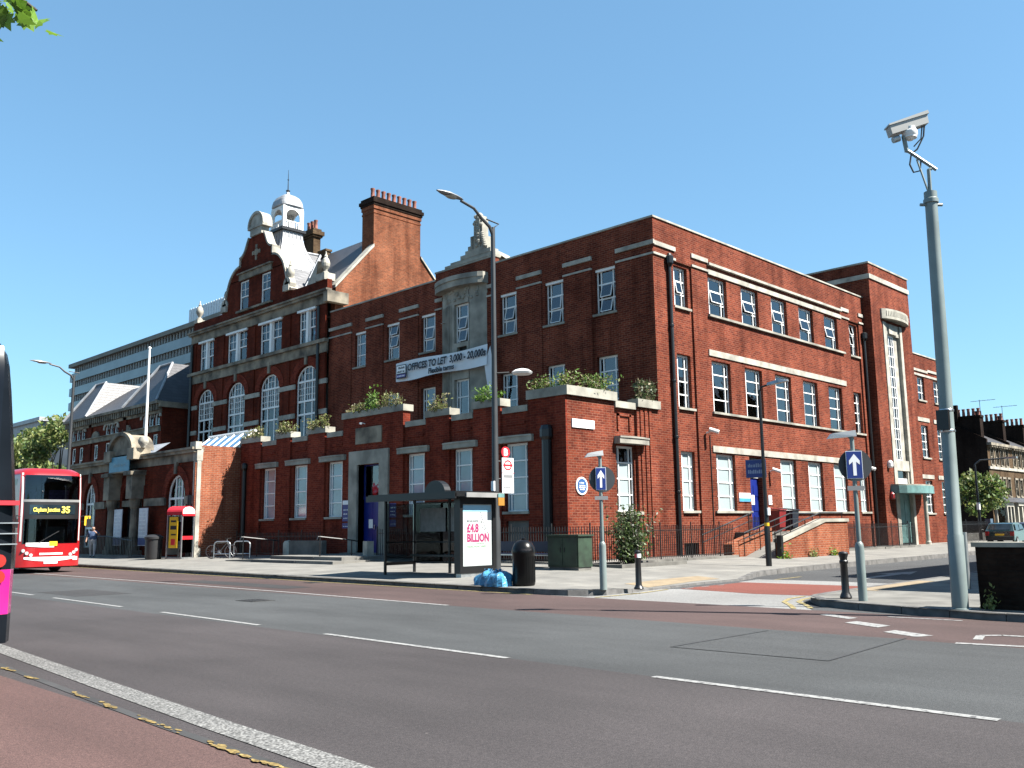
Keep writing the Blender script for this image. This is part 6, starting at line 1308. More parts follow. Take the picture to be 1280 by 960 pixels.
MB().lathe((0, 0, 7.3), [(.112, -.1), (.13, -.09), (.13, -.02), (.112, 0), (.112, .12), (.04, .14)], 16).tube([(-.2*.7, .2*.71, 7.18), (.2*.7, -.2*.71, 7.18)], .03, 8).build('cap_clamp', GRNP, cp, True, True)
MB().tube([(0, 0, 7.3), (0, 0, 7.85), (.03, -.03, 7.87)], .035, 8).tube([(.1, -.1, 7.85), (-.23, .24, 8.2), (-.28, .29, 8.22)], .032, 8).tube([(0, 0, 7.3), (-.14, .145, 8.05)], .018, 6).tube([(-.26, .27, 8.2), (-.29, .3, 8.5)], .04, 8).build('bracket', GRNP, cp, local=True)
PR = lambda a, z, d=0: (-.70*a+.71*d*1.0, .71*a+.70*d, z)
hb = MB(); hb.prism([(-.02, 8.72), (.66, 8.5), (.70, 8.66), (.0, 8.9)], lambda a, z, d: PR(a, z, d), -.1, .1); hb.prism([(-.03, 8.9), (.72, 8.66), (.72, 8.69), (-.01, 8.96)], lambda a, z, d: PR(a, z, d), -.12, .12); hs = hb.build('camera_housing', mat('camera_beige', (.55, .55, .52), .45, var=.06), cp, local=True)
MB().tube([PR(.3, 8.46), PR(.3, 8.66)], .12, 12).lathe(PR(.3, 8.42), [(.05, 0), (.1, .04), (.14, .1), (.14, .16), (.08, .22)], 12).build('pan_head', WHITE, cp, True, True)
MB().tube([PR(.5, 8.46), PR(.62, 8.42)], .06, 10).build('infrared_lamp', STEELG, cp, local=True)
MB().tube([PR(.02, 8.72), PR(.05, 8.5), PR(.18, 8.25), PR(.3, 8.15), PR(.34, 7.95), PR(.28, 7.8), PR(.16, 7.83), PR(.13, 8.02)], .016, 6).tube([PR(.06, 8.72), PR(.1, 8.45), PR(.24, 8.3)], .013, 6).build('cable', BLACK, cp, True, True)
MB().box(.05, .13, -.15, -.06, .35, 1.3).build('access_door', STEELG, cp, local=True)
MB().box(-.22, -.13, -.1, .1, 3.05, 3.4).build('equipment_box', BLACK, cp, local=True); MB().lathe((0, 0, 3.02), [(.118, 0), (.124, .01), (.124, .04), (.118, .05)], 16).lathe((0, 0, 3.38), [(.118, 0), (.124, .01), (.124, .04), (.118, .05)], 16).build('band_clamp', BRIGHT, cp, True, True)
# dark wall at right edge
dw = thing('dark_wall', 'low dark brick wall with pale coping at the right kerb', 'wall', (17.2, 3, .1)); part('brickwork', BRICKD, lambda b: b.box(17.05, 17.4, -8, 5.55, .1, 1.16), dw); part('coping', STONEG, lambda b: b.box(17.0, 17.45, -8, 5.6, 1.16, 1.24), dw)
# black column light in the side street with blue sign
bl = thing('street_lamp', 'slim black lamp column with blue sign on the side-street pavement', 'lamp', (28.9, 16.1, .17))
MB().lathe((0, 0, 0), [(.1, 0), (.1, 1.3), (.075, 1.4), (.06, 3), (.05, 6.1)], 12).build('post', BLACK, bl, True, True); MB().tube([(0, 0, 6.05), (0, -.1, 6.2), (0, -.4, 6.26)], .035, 8).build('arm', BLACK, bl, True, True)
b = MB(); b.add([(-.1, -.35, 6.22), (.1, -.35, 6.22), (.14, -.8, 6.26), (.08, -1.1, 6.29), (-.08, -1.1, 6.29), (-.14, -.8, 6.26), (-.07, -.35, 6.32), (.07, -.35, 6.32), (.1, -.8, 6.38), (.05, -1.1, 6.35), (-.05, -1.1, 6.35), (-.1, -.8, 6.38)], [(0, 1, 2, 3, 4, 5), (6, 7, 8, 9, 10, 11), (0, 1, 7, 6), (1, 2, 8, 7), (2, 3, 9, 8), (3, 4, 10, 9), (4, 5, 11, 10), (5, 0, 6, 11)]); b.build('lamp_head', STEELG, bl, local=True)
bsn = thing('directional_sign', 'blue two-line sign mounted on the black lamp column', 'sign', (28.8, 16.4, 3.2)); FQ = Frame(28.78, 16.72, -72)
MB().fbox(FQ, 0, .68, -.02, 0, 3.22, 3.82).build('panel', BSIGN, bsn); MB().fbox(FQ, -.015, .695, -.03, -.021, 3.2, 3.84).build('rim', GREYT, bsn)
for v in (3.57, 3.35): strokes(FQ, .07, .002, v, .54, .13, mat('pale_blue_letter', (.35, .42, .60), .5), bsn, rng)
MB().box(28.82, 28.98, 15.98, 16.02, 1.9, 2.15).build('post_notice', WSIGN, bsn); MB().lathe((28.9, 16.1, 1.42), [(.085, 0), (.085, .22)], 12).build('yellow_band', YEL, bsn)
# phone kiosk
ph = thing('phone_kiosk', 'red-topped glazed telephone kiosk with a yellow poster side', 'phone box', (21.6, 44.6, .26), R(25)); ph.scale = (.86, .86, .97); S = 1.1
PRED = mat('phone_red', (.50, .02, .03), .4)
for x, y in ((0, 0), (S-.07, 0), (0, S-.07), (S-.07, S-.07)): MB().box(x, x+.07, y, y+.07, 0, 2.25).build('post', STEELG, ph, local=True)
MB().box(0, S, 0, S, -.1, .06).build('base', STEELG, ph, local=True)
MB().prism([(-.03, 2.25), (S+.03, 2.25), (S+.03, 2.42)]+[(S/2+(S/2+.03)*math.cos(math.pi*i/10), 2.42+.3*math.sin(math.pi*i/10)) for i in range(11)]+[(-.03, 2.42)], lambda a, z, d: (a, d, z), .0, S).build('roof', PRED, ph, local=True)
MB().prism([(0.02, 2.3), (S-.02, 2.3), (S-.02, 2.44)]+[(S/2+(S/2-.02)*math.cos(math.pi*i/10), 2.44+.24*math.sin(math.pi*i/10)) for i in range(11)]+[(.02, 2.44)], lambda a, z, d: (a, d, z), -.02, -.001).build('header', WSIGN, ph, local=True)
MB().box(.0, S, -.035, -.021, 2.2, 2.32).build('header_band', PRED, ph, local=True)
MB().box(.08, S-.08, .03, .04, .3, 2.2).build('pane', SG, ph, local=True); MB().box(.08, S-.08, .02, .05, .98, 1.16).build('red_rail', PRED, ph, local=True); MB().box(S-.05, S-.04, .08, S-.08, .3, 2.2).build('pane', SG, ph, local=True)
MB().box(-.015, .03, .3, S-.2, .55, 2.15).build('poster', YEL, ph, local=True); [MB().box(-.02, -.016, *q).build('poster_print', DARKT, ph, local=True) for q in ((.38, .82, 1.5, 1.7), (.42, .8, 1.88, 1.98), (.4, .75, 1.2, 1.28))]; MB().box(-.02, -.016, .45, .75, .7, 1.02).build('poster_picture', RSIGN, ph, local=True)
MB().box(.3, .85, S-.35, S-.1, .9, 1.9).box(.35, .5, S-.42, S-.35, 1.2, 1.5).build('telephone', SHB, ph, local=True); MB().box(.08, S-.08, S-.05, S-.03, .2, 2.2).build('back_panel', INT, ph, local=True)
db = thing('dustbin', 'tall dark litter bin left of the phone kiosk', 'bin', (20.95, 46.3, .24)); MB().lathe((0, 0, 0), [(.38, 0), (.4, .1), (.42, 1.0), (.47, 1.02), (.47, 1.12), (.3, 1.22), (0, 1.26)], 16).build('body', mat('bin_grey_black', (.03, .03, .032), .5), db, True, True)
# cycle stands and bicycle
for k, (x, y) in enumerate(((22.55, 42.2), (23.15, 41.35))):
    t = thing('cycle_stand', ('steel hoop cycle stand holding the bicycle', 'empty steel hoop cycle stand right of the bicycle')[k], 'cycle stand', (x, y, .28), R(-62), group='steel cycle stands'); MB().tube([(-.45, 0, 0), (-.45, 0, .68), (-.4, 0, .77), (-.3, 0, .82), (.3, 0, .82), (.4, 0, .77), (.45, 0, .68), (.45, 0, 0)], .03, 8).tube([(-.45, 0, .22), (.45, 0, .22)], .022, 6).build('hoop', BRIGHT, t, True, True)
bk = thing('bicycle', 'silver bicycle with black tyres locked to the cycle stand', 'bicycle', (22.55, 42.3, .28), R(-60)); SIL = mat('bike_silver', (.5, .52, .52), .3, metal=.6)
for x in (-.52, .52):
    n = 24; pts = [(x+.33*math.cos(2*math.pi*i/n), 0, .34+.33*math.sin(2*math.pi*i/n)) for i in range(n+1)]; wh = MB().tube(pts, .022, 6).build('wheel', IRON, bk, True, True)
    pts = [(x+.305*math.cos(2*math.pi*i/n), 0, .34+.305*math.sin(2*math.pi*i/n)) for i in range(n+1)]; MB().tube(pts, .012, 5).build('rim', BRIGHT, wh, True)
    sp_ = MB()
    for i in range(12): a = math.pi*i/6; sp_.tube([(x, 0, .34), (x+.3*math.cos(a), 0, .34+.3*math.sin(a))], .003, 3)
    sp_.build('spokes', BRIGHT, wh)
MB().tube([(-.52, 0, .34), (-.08, 0, .32), (-.25, 0, .8), (-.52, 0, .34)], .016, 6).tube([(-.08, 0, .32), (.34, 0, .78), (-.22, 0, .74)], .018, 6).tube([(.52, 0, .34), (.34, 0, .78), (.31, 0, .92)], .016, 6).build('frame', SIL, bk, local=True)
MB().tube([(-.26, 0, .8), (-.28, 0, .9)], .014, 6).box(-.42, -.14, -.06, .06, .9, .95).build('saddle', BLACK, bk, local=True); MB().tube([(.38, -.27, .98), (.34, -.1, .96), (.31, 0, .95), (.34, .1, .96), (.38, .27, .98)], .014, 6).build('handlebar', BLACK, bk, local=True); MB().tube([(-.08, -.05, .32), (-.08, .05, .32)], .09, 12).tube([(-.08, -.06, .32), (.04, -.06, .22)], .012, 5).build('crank', STEELG, bk, local=True)
# entrance platform, low wall, handrails
stp = thing('entrance_steps', 'broad stone entrance steps and slope before the blue double door', 'steps', (23, 34, .25))
part('step', CONC, lambda b: b.box(21.2, 25.2, 30.8, 37.0, .1, .36), stp); part('step', CONC, lambda b: b.box(21.9, 25.2, 31.2, 36.6, .36, .5), stp); part('slope', CONCD, lambda b: b.add([(21.3, 37.0, .1), (25.2, 37.0, .1), (25.2, 39.5, .1), (21.3, 39.5, .1), (21.3, 37.0, .36), (25.2, 37.0, .36), (25.2, 39.5, .3), (21.3, 39.5, .28)], [(0, 1, 5, 4), (1, 2, 6, 5), (2, 3, 7, 6), (3, 0, 4, 7), (4, 5, 6, 7)]), stp)
part('edge_strip', mat('worn_dark_edge', (.10, .10, .10), .8), lambda b: (b.box(21.17, 21.199, 33.5, 37, .12, .34), b.box(21.87, 21.899, 33.2, 36.6, .38, .49)), stp)
lw = thing('low_wall', 'low grey rendered wall with rounded pale end beside the entrance', 'wall', (24, 36.5, .4)); part('body', CONCD, lambda b: b.box(23.9, 24.15, 35.6, 38.4, .3, 1.12), lw); part('rounded_end', STONE, lambda b: b.lathe((24.02, 38.55, .3), [(.26, 0), (.26, .7), (.2, .8), (0, .84)], 14), lw, True); part('gate_pier', STONE, lambda b: b.box(23.75, 24.1, 32.0, 32.3, .3, 1.1), lw)
for (x, y, x2, lab) in ((22.2, 33.2, 23.6, 'black curved handrail at the right of the entrance steps'), (22.0, 39.2, 23.4, 'black handrail at the left end of the entrance slope')):
    t = thing('handrail', lab, 'handrail', (x, y, .4), group='handrails at the entrance steps'); MB().tube([(x-.15, y, 1.2), (x-.1, y, 1.32), (x, y, 1.32), (x2, y-.3, 1.15), (x2+.3, y-.3, 1.1)], .03, 6).build('rail', BLACK, t)
    for xx, yy in ((x, y), (x2, y-.3)): MB().tube([(xx, yy, .3), (xx, yy, 1.3 if xx == x else 1.14)], .028, 6).build('post', BLACK, t)
gr = thing('ramp_railing', 'dark panelled ramp railing before the arcade doorway', 'railing', (21.6, 54, .25))
b = MB()
for i in range(40): b.box(21.58, 21.61, 50.4+i*.2, 50.45+i*.2, .3, 1.35)
b.build('bars', IRON, gr)['kind'] = 'stuff'; part('rail', IRON, lambda b: (b.tube([(21.6, 50.4, 1.15), (21.6, 54, 1.4), (21.6, 58.3, 1.4)], .035, 6), b.box(21.57, 21.62, 50.4, 58.3, .3, .36)), gr); part('plinth', CONC, lambda b: b.box(21.3, 22.7, 50.2, 58.4, .1, .33), gr)
ys_ = thing('bus_stop_plate', 'small yellow plate beside the red bus above the walking man', 'sign', (19.0, 50.5, 2.0)); MB().tube([(18.62, 51.75, 2.2), (19.1, 50.6, 2.2)], .02, 5).build('bracket', IRON, ys_); MB().box(19.0, 19.3, 50.4, 50.43, 2.0, 2.5).build('plate', YEL, ys_)
# ---------------------------------------------------------------- double-decker bus coming towards us
BRED = mat('bus_red', (.50, .014, .018), .25, var=.04, coat=.6); BGL = mat('bus_glass', (.018, .026, .034), .06, var=.5, scale=.8, spec=.55); BBLK = mat('bus_black', (.012, .012, .014), .4); TYRE = mat('tyre', (.015, .015, .015), .85); AMBER = mat('display_amber', (.85, .72, .12), .5); BWHT = mat('bus_white', (.75, .72, .70), .35)
def make_bus(t, Lh=10.1, hw=1.25, H=4.3):
    def yf(x, z):
        lean = .0 if z < .9 else .02*(z-.9)+.10*max(0, z-2.4)*.35
        top = .35*max(0, (z-3.95)/.35)**2
        return lean+top+.30*(abs(x)/hw)**5
    def wx(z): return hw-.02*max(0, z-2.6)-.25*max(0, (z-4.02)/.28)**2
    zs = [.26, .4, .9, 1.2, 1.5, 1.8, 2.2, 2.6, 3.0, 3.3, 3.65, 4.0, 4.1, 4.2, 4.27, 4.3]; xs = [-1+2*i/16 for i in range(17)]
    b = MB(); rows = []
    for z in zs:
        w_ = wx(z); rows.append([(s*w_, yf(s*hw, z), z) for s in xs]+[(w_, Lh*.5, z), (w_, Lh-.15, z), (w_-.15, Lh, z), (-w_+.15, Lh, z), (-w_, Lh-.15, z), (-w_, Lh*.5, z)])
    n = len(rows[0]); vs = [p for r in rows for p in r]; fs = [(i*n+k, i*n+(k+1) % n, (i+1)*n+(k+1) % n, (i+1)*n+k) for i in range(len(zs)-1) for k in range(n) if not (1 <= k <= 14 and (1.19 < zs[i] < 2.15 or 2.99 < zs[i] < 3.9))]+[tuple(range((len(zs)-1)*n, len(zs)*n))]
    b.add(vs, fs); body = b.build('body', BRED, t, True, True)
    def patch(name, x0, x1, z0, z1, m, eps=.012, dip=0, parent=None, nx=14, nz=4):
        b = MB(); b.grid(lambda s, v: ((x0+(x1-x0)*s), yf(x0+(x1-x0)*s, z0+(z1-z0)*v)-eps, (z0-dip*(1-((x0+(x1-x0)*s)/1.2)**2) if v == 0 else z0+(z1-z0)*v)), nx, nz); return b.build(name, m, parent or t, True, True)
    BW = glassmat('bus_windscreen_glass', (.55, .62, .66), 1.7, .02, .002); patch('upper_windscreen', -1.1, 1.1, 3.0, 4.02, BW); patch('black_mask', -1.1, 1.1, 2.2, 2.98, BBLK, .008); patch('lower_windscreen', -1.1, 1.1, 1.2, 2.2, BW, .012)
    MB().box(-1.2, 1.2, .5, Lh-.2, 2.3, 2.42).build('upper_deck', mat('bus_floor', (.05, .05, .055), .8), t, local=True); MB().box(-1.15, 1.15, .3, 1.0, 1.0, 1.22).build('dashboard', mat('bus_dash', (.12, .13, .14), .7), t, local=True)
    SEAT = mat('bus_seat_moquette', (.10, .05, .16), .9, var=.4, scale=12); POLE = mat('bus_pole_yellow', (.55, .38, .03), .4)
    for r_ in range(4):
        for sx_ in (-.68, .68):
            q = MB().box(sx_-.42, sx_+.42, 1.3+r_*1.1, 1.42+r_*1.1, 2.85, 3.45).box(sx_-.42, sx_+.42, .9+r_*1.1, 1.3+r_*1.1, 2.8, 2.9); q.build('seat', SEAT, t, local=True)
            if r_: MB().box(sx_-.42, sx_+.42, 2.0+r_*1.2, 2.12+r_*1.2, .95, 1.75).build('seat', SEAT, t, local=True)
    MB().box(.18, .26, 1.2, 1.3, .6, 2.3).box(.26, 1.15, 1.6, 1.66, .6, 1.9).build('cab_partition', mat('bus_cab', (.08, .09, .1), .5), t, local=True); MB().tube([(-.3, 1.9, .5), (-.3, 1.9, 2.3)], .02, 6).build('grab_pole', POLE, t, local=True); MB().tube([(-.35, 3.2, .5), (-.35, 3.2, 2.3)], .02, 6).build('grab_pole', POLE, t, local=True)
    wpts = [(.68+.2*math.cos(2*math.pi*i/16), .98+.06*math.sin(2*math.pi*i/16), 1.36+.17*math.sin(2*math.pi*i/16)) for i in range(17)]; MB().tube(wpts, .016, 5).build('steering_wheel', BBLK, t, local=True)
    dp = patch('destination_display', -.92, .9, 2.38, 2.78, mat('display_black', (.02, .035, .045), .12, spec=.8), .02)
    text('Clapham Junction', .24, Matrix(((1, 0, 0, -.82), (0, 0, -1, -.03), (0, 1, 0, 2.5), (0, 0, 0, 1))), AMBER, dp, sx=.62, bold=.006); text('35', .38, Matrix(((1, 0, 0, .3), (0, 0, -1, -.02), (0, 1, 0, 2.45), (0, 0, 0, 1))), AMBER, dp, sx=.95, bold=.012)
    patch('dashboard_ledge', -.98, .1, 1.14, 1.24, BWHT, .02, .1); patch('yellow_notice', -.1, .22, 1.1, 1.28, YEL, .028)
    patch('cream_trim', -1.02, 1.02, .62, .66, BWHT, .014, .14); patch('grille', -.46, .46, .74, .82, BWHT, .014); patch('number_plate', -.27, .27, .38, .5, WSIGN, .02); patch('corner_panel', .9, 1.14, .5, .64, BWHT, .014)
    text('abellio', .2, Matrix(((1, 0, 0, -.26), (0, 0, -1, -.02), (0, 1, 0, .9), (0, 0, 0, 1))), WSIGN, t, sx=.9, bold=.004)
    patch('gutter_trim', -1.12, 1.12, 2.9, 3.0, mat('trim_grey', (.3, .3, .3), .4), .016)
    for s in (-1, 1):
        patch('edge_trim', s*1.13, s*1.19, 1.3, 4.1, BWHT, .012, nx=2)
        for k, (x, z) in enumerate(((1.05, .92), (.93, .82), (.78, .74))):
            MB().lathe((0, 0, 0), [(0, -.0), (.075, 0), (.08, .03)], 12).mesh('x', BWHT); b = MB(); b.prism([(s*x+.07*math.cos(2*math.pi*i/12), z+.07*math.sin(2*math.pi*i/12)) for i in range(12)], lambda a, c, d: (a, yf(s*x, z)+d, c), -.03, .06); b.build('headlight', mat('lamp_clear', (.7, .7, .7), .1, spec=.9), t, local=True)
        MB().tube([(s*1.2, .25, 2.3), (s*1.42, .05, 2.35), (s*1.45, -.02, 2.2)], .02, 6).box(s*1.45-.08, s*1.45+.08, -.06, .02, 1.85, 2.2).build('mirror', BBLK, t, local=True)
        for y in (2.4, 7.2):
            w_ = MB().tube([(s*(hw-.28), y, .48), (s*(hw+.005), y, .48)], .48, 20).build('wheel', TYRE, t, True, True); MB().tube([(s*(hw+.0), y, .48), (s*(hw+.012), y, .48)], .27, 16).build('rim', STEELG, w_, True)
        for z0, z1 in ((1.35, 2.2), (3.05, 3.85)):
            for i in range(6):
                y0 = .75+i*1.5
                MB().box(s*(hw-.04)-.02, s*(hw-.0)+.012*s if s > 0 else s*hw+.03, y0, y0+1.42, z0, z1).build('side_window', BGL, t, local=True)
    MB().box(-1.26, -1.24, .9, 1.9, .4, 2.25).build('door', BGL, t, local=True) if False else None
    MB().tube([(-.5, -.03, 1.25), (.25, -.06, 1.7)], .012, 5).build('wiper', BBLK, t, local=True)
    MB().box(-1.1, 1.1, .3, Lh-.3, .2, .3).build('chassis', BBLK, t, local=True)
bus = thing('double_decker_bus', 'red double-decker bus showing route 35, coming towards us at the far kerb', 'bus', (14.0, 40.5, 0), R(2)); make_bus(bus)
# rear corner of a dark bus at the left edge of the view
nb = thing('coach', 'rear of a black and pink double-decker bus at the left edge', 'bus', (2.42, 11.55, 0)); PINK = mat('bus_pink', (.75, .02, .28), .25, coat=.5); NBK = mat('bus_midnight', (.010, .013, .018), .25, spec=.15)
def coach_sec(z):
    e = 1.27 if z < 1.6 else 1.27-.17*((z-1.6)/2.0)**1.2 if z < 3.6 else 1.10-.45*((z-3.6)/.65)**2.2
    r = .0 if z < 1.2 else .03*(z-1.2) if z < 3.4 else .066+.5*((z-3.4)/.85)**2
    return e, r
zs = [.38, .5, .7, .95, 1.2, 1.5, 1.8, 2.2, 2.6, 3.0, 3.3, 3.6, 3.75, 3.9, 4.05, 4.15, 4.22]
rows = []
for z in zs:
    e, r = coach_sec(z); rows.append([(-e, 10, z), (-e, r+.3, z), (-e+.1, r+.08, z), (-e+.35, r, z), (e-.35, r, z), (e-.1, r+.08, z), (e, r+.3, z), (e, 10, z)])
n = len(rows[0]); b = MB()
for i in range(len(zs)-1):
    zc = (zs[i]+zs[i+1])/2; m_ = 1 if .68 < zc < 1.35 else 0
    b.add(rows[i]+rows[i+1], [(k, (k+1) % n, n+(k+1) % n, n+k) for k in range(n)], m_)
b.poly(rows[-1]); b.build('body', [NBK, PINK], nb, True, True)
for z in (1.3, 1.12): MB().tube([(1.02, .16, z), (1.02, -.0, z)], .075, 12).build('rear_light', mat('rear_lamp_red', (.6, .03, .02), .15, spec=.8), nb, local=True)
MB().box(.6, 1.19, -.005, .22, 1.93, 1.98).build('red_strip', RSIGN, nb, local=True)
for z in (1.72, 1.6, 1.48): MB().box(.8, 1.2, .005, .2, z, z+.012).build('panel_seam', STEELG, nb, local=True)
MB().grid(lambda s, t: (-.95+1.9*s, coach_sec(2.4+1.4*t)[1]-.012, 2.4+1.4*t), 4, 6).build('rear_window', mat('coach_dark_pane', (.012, .016, .024), .2, spec=.15), nb, True, True)
for s in (-1, 1):
    for y in (2.6, 8.6): w_ = MB().tube([(s*.95, y, .5), (s*1.26, y, .5)], .5, 20).build('wheel', TYRE, nb, True, True)
# ---------------------------------------------------------------- cars
def make_car(name, label, loc, rz, c, body='hatch', group='cars parked in the side street'):
    t = thing(name, label, 'car', loc, rz, group); paint = mat(name+'_paint_'+str(round(c[0]*100)), c, .25, var=.05, coat=.8)
    # local: front +x, rear -x
    prof = [(-2.0, .35), (-2.05, .6), (-2.0, .95), (-1.9, 1.0), (-1.55, 1.4), (-1.3, 1.46), (0, 1.48), (.35, 1.42), (1.05, .98), (1.9, .82), (2.05, .6), (2.0, .3)]
    b = MB(); n = len(prof)
    def wy(z, x): return .84-.02*(z < .5)-.16*max(0, (z-.95)/.5)
    secs = []
    for s in (-1, -.96, .96, 1): secs.append([(x*(1 if abs(s) < 1 else .985), s*wy(z, x)*(1 if abs(s) == 1 else 1.0), z if abs(s) == 1 else z+.012) for x, z in prof])
    for a, c_ in zip(secs, secs[1:]): b.add(a+c_, [(i, (i+1) % n, n+(i+1) % n, n+i) for i in range(n)])
    b.poly(secs[0]); b.poly(secs[-1]); b.build('body', paint, t, True, True)
    MB().add([(-1.93, -.62, 1.04), (-1.93, .62, 1.04), (-1.6, .56, 1.39), (-1.6, -.56, 1.39)], [(0, 1, 2, 3)]).build('rear_window', BGL, t, local=True); MB().add([(1.03, -.66, 1.02), (1.03, .66, 1.02), (.4, .58, 1.42), (.4, -.58, 1.42)], [(0, 1, 2, 3)]).build('windscreen', BGL, t, local=True)
    for s in (-1, 1):
        for x0, x1 in ((-1.5, -.55), (-.48, .45)): MB().add([(x0, s*.85, 1.0), (x1+.35 if x1 > 0 else x1, s*.85, 1.0), (x1, s*.775, 1.38), (x0+.15, s*.775, 1.38)], [(0, 1, 2, 3)]).build('side_window', BGL, t, local=True)
        for x in (-1.3, 1.3):
            w_ = MB().tube([(x, s*.62, .31), (x, s*.86, .31)], .31, 18).build('wheel', TYRE, t, True, True); MB().tube([(x, s*.86, .31), (x, s*.87, .31)], .19, 14).build('rim', STEELG, w_, True)
        MB().box(-2.07, -1.98, s*.72-.11, s*.72+.11, .66, .92).build('tail_light', mat('tail_red', (.45, .02, .02), .2), t, local=True); MB().box(1.94, 2.03, s*.62-.14, s*.62+.14, .62, .76).build('headlight', BWHT, t, local=True); MB().box(.75, .9, s*.98-.1, s*.98+.06, .98, 1.12).build('mirror', paint, t, local=True)
    MB().box(-2.075, -2.05, -.26, .26, .68, .79).build('number_plate', YEL, t, local=True); MB().box(-2.1, -1.95, -.8, .8, .36, .58).build('bumper', BBLK, t, local=True)
    return t
make_car('parked_car', 'dark green hatchback parked nearest in the side street', (65.6, 19.3, 0), R(4), (.018, .04, .035)); make_car('parked_car', 'plum-coloured car parked behind the dark green hatchback', (72.5, 20.0, 0), R(4), (.05, .012, .03)); make_car('parked_car', 'black car parked farthest along the side street', (79, 20.6, 0), R(4), (.012, .013, .016))
# far lamp and pillar box by the terrace
fl = thing('street_lamp', 'dark lamp post in front of the dark terrace end wall', 'lamp', (70, 22.3, .1)); MB().tube([(70, 22.3, 0), (70, 22.3, 5.6), (70.2, 22.0, 5.9), (71, 20.5, 6.0)], [.11, .07, .06, .05], 8).build('post', BLACK, fl); MB().box(70.9, 71.2, 19.8, 20.6, 5.95, 6.08).build('lamp_head', STEELG, fl); MB().lathe((70, 22.3, 2.4), [(.12, 0), (.12, .5)], 10).build('pale_band', WSIGN, fl)
pb = thing('parking_machine', 'blue-capped parking meter at the foot of the far lamp post', 'parking meter', (67.5, 20.9, .1)); MB().box(67.35, 67.65, 20.8, 21.05, .1, 1.3).build('post', BLACK, pb); MB().box(67.25, 67.75, 20.75, 21.1, 1.3, 1.75).build('head', mat('meter_blue', (.10, .16, .24), .4), pb)
yw = thing('garden_wall', 'low pale wall along the pavement before the terrace', 'wall', (75, 23.5, .2)); part('stone', CONCD, lambda b: b.box(64.6, 90, 23.2, 23.5, .1, .75), yw)
# ---------------------------------------------------------------- walking man
pm = thing('person', 'man in blue t-shirt and pale trousers walking past the bus, arm raised', 'person', (20.85, 53.9, .23), R(-35))
V = [(0, 0, .95), (0, 0, 1.15), (0, -.02, 1.38), (0, -.02, 1.5), (0, -.05, 1.6), (0, -.06, 1.72),   # 0-5 pelvis..head
     (.1, 0, .9), (.13, -.12, .5), (.13, -.16, .1), (.13, -.28, .04),     # 6-9 right leg
     (-.1, 0, .9), (-.13, .08, .5), (-.13, .2, .13), (-.13, .1, .05),       # 10-13 left leg
     (.2, -.02, 1.42), (.36, -.05, 1.22), (.22, -.27, 1.38), (.12, -.3, 1.46),                    # 14-17 raised arm
     (-.2, -.02, 1.42), (-.32, .04, 1.15), (-.36, -.06, .92), (-.36, -.1, .84)]   # 18-21
E_ = [(0, 1), (1, 2), (2, 3), (3, 4), (4, 5), (0, 6), (6, 7), (7, 8), (8, 9), (0, 10), (10, 11), (11, 12), (12, 13), (2, 14), (14, 15), (15, 16), (16, 17), (2, 18), (18, 19), (19, 20), (20, 21)]
RD = [.19, .21, .19, .07, .1, .1, .13, .085, .06, .05, .13, .085, .06, .05, .09, .06, .045, .045, .09, .06, .045, .045]
me = bpy.data.meshes.new('body'); me.from_pydata(V, E_, []); po = bpy.data.objects.new('body', me); COL.objects.link(po)
sk_ = po.modifiers.new('skin', 'SKIN'); po.modifiers.new('sub', 'SUBSURF').levels = 1; po.modifiers['sub'].render_levels = 1
sv = me.skin_vertices[0].data
for i, r in enumerate(RD): sv[i].radius = (r, r*(.82 if i in (0, 1, 2) else 1)); sv[i].use_root = (i == 0)
dg = bpy.context.evaluated_depsgraph_get(); me2 = bpy.data.meshes.new_from_object(po.evaluated_get(dg)); bpy.data.objects.remove(po)
for m_ in (mat('skin_tone', (.45, .26, .18), .55, var=.05), mat('blue_tshirt', (.07, .12, .24), .85, var=.15, scale=9), mat('pale_trousers', (.52, .53, .55), .85, var=.12, scale=7), mat('dark_shoe', (.02, .02, .02), .6), mat('dark_hair', (.015, .012, .01), .7)): me2.materials.append(m_)
for p in me2.polygons:
    c = p.center; k = 0
    if c.z < .09: k = 3
    elif c.z < .99 and abs(c.x) < .27: k = 2
    elif c.z < 1.5 and (abs(c.x) < .3 and c.y > -.2 and c.z > .97) and not (c.z > 1.46 and abs(c.x) < .09): k = 1
    elif c.z > 1.7 or (c.z > 1.58 and c.y > -.03): k = 4
    p.material_index = k; p.use_smooth = True
place('body', me2, pm, local=True)
# ---------------------------------------------------------------- trees
def tree(name, label, base, h, r, mats, nleaf, size, seed, group=None, trunk_r=.2, lobes=None):
    random.seed(seed); t = thing(name, label, 'tree', base, group=group); b = MB()
    b.tube([(0, 0, 0), (.1*r*.3, 0, h*.25), (0, .05, h*.45), (.1, 0, h*.8)], [trunk_r, trunk_r*.8, trunk_r*.6, trunk_r*.15], 9)
    L = lobes or [(random.uniform(-1, 1)*r*.65, random.uniform(-1, 1)*r*.65, random.uniform(h*.38, h*.88), random.uniform(.28, .48)*r) for _ in range(15)]
    for x, y, z, q in L: b.tube([(0, 0, h*random.uniform(.25, .45)), (x*.5, y*.5, z*.8), (x, y, z)], [trunk_r*.35, trunk_r*.2, trunk_r*.05], 6)
    b.build('trunk', BARK, t, True, True)
    for m_, k in mats:
        b = MB()
        def fn():
            x, y, z, q = random.choice(L); return ball((x, y, z), q, q, q*.75, .2)
        leaves(b, int(nleaf*k), fn, size); b.build('crown', m_, t, local=True)['kind'] = 'stuff'
    return t
G = 'street trees beyond the bus'
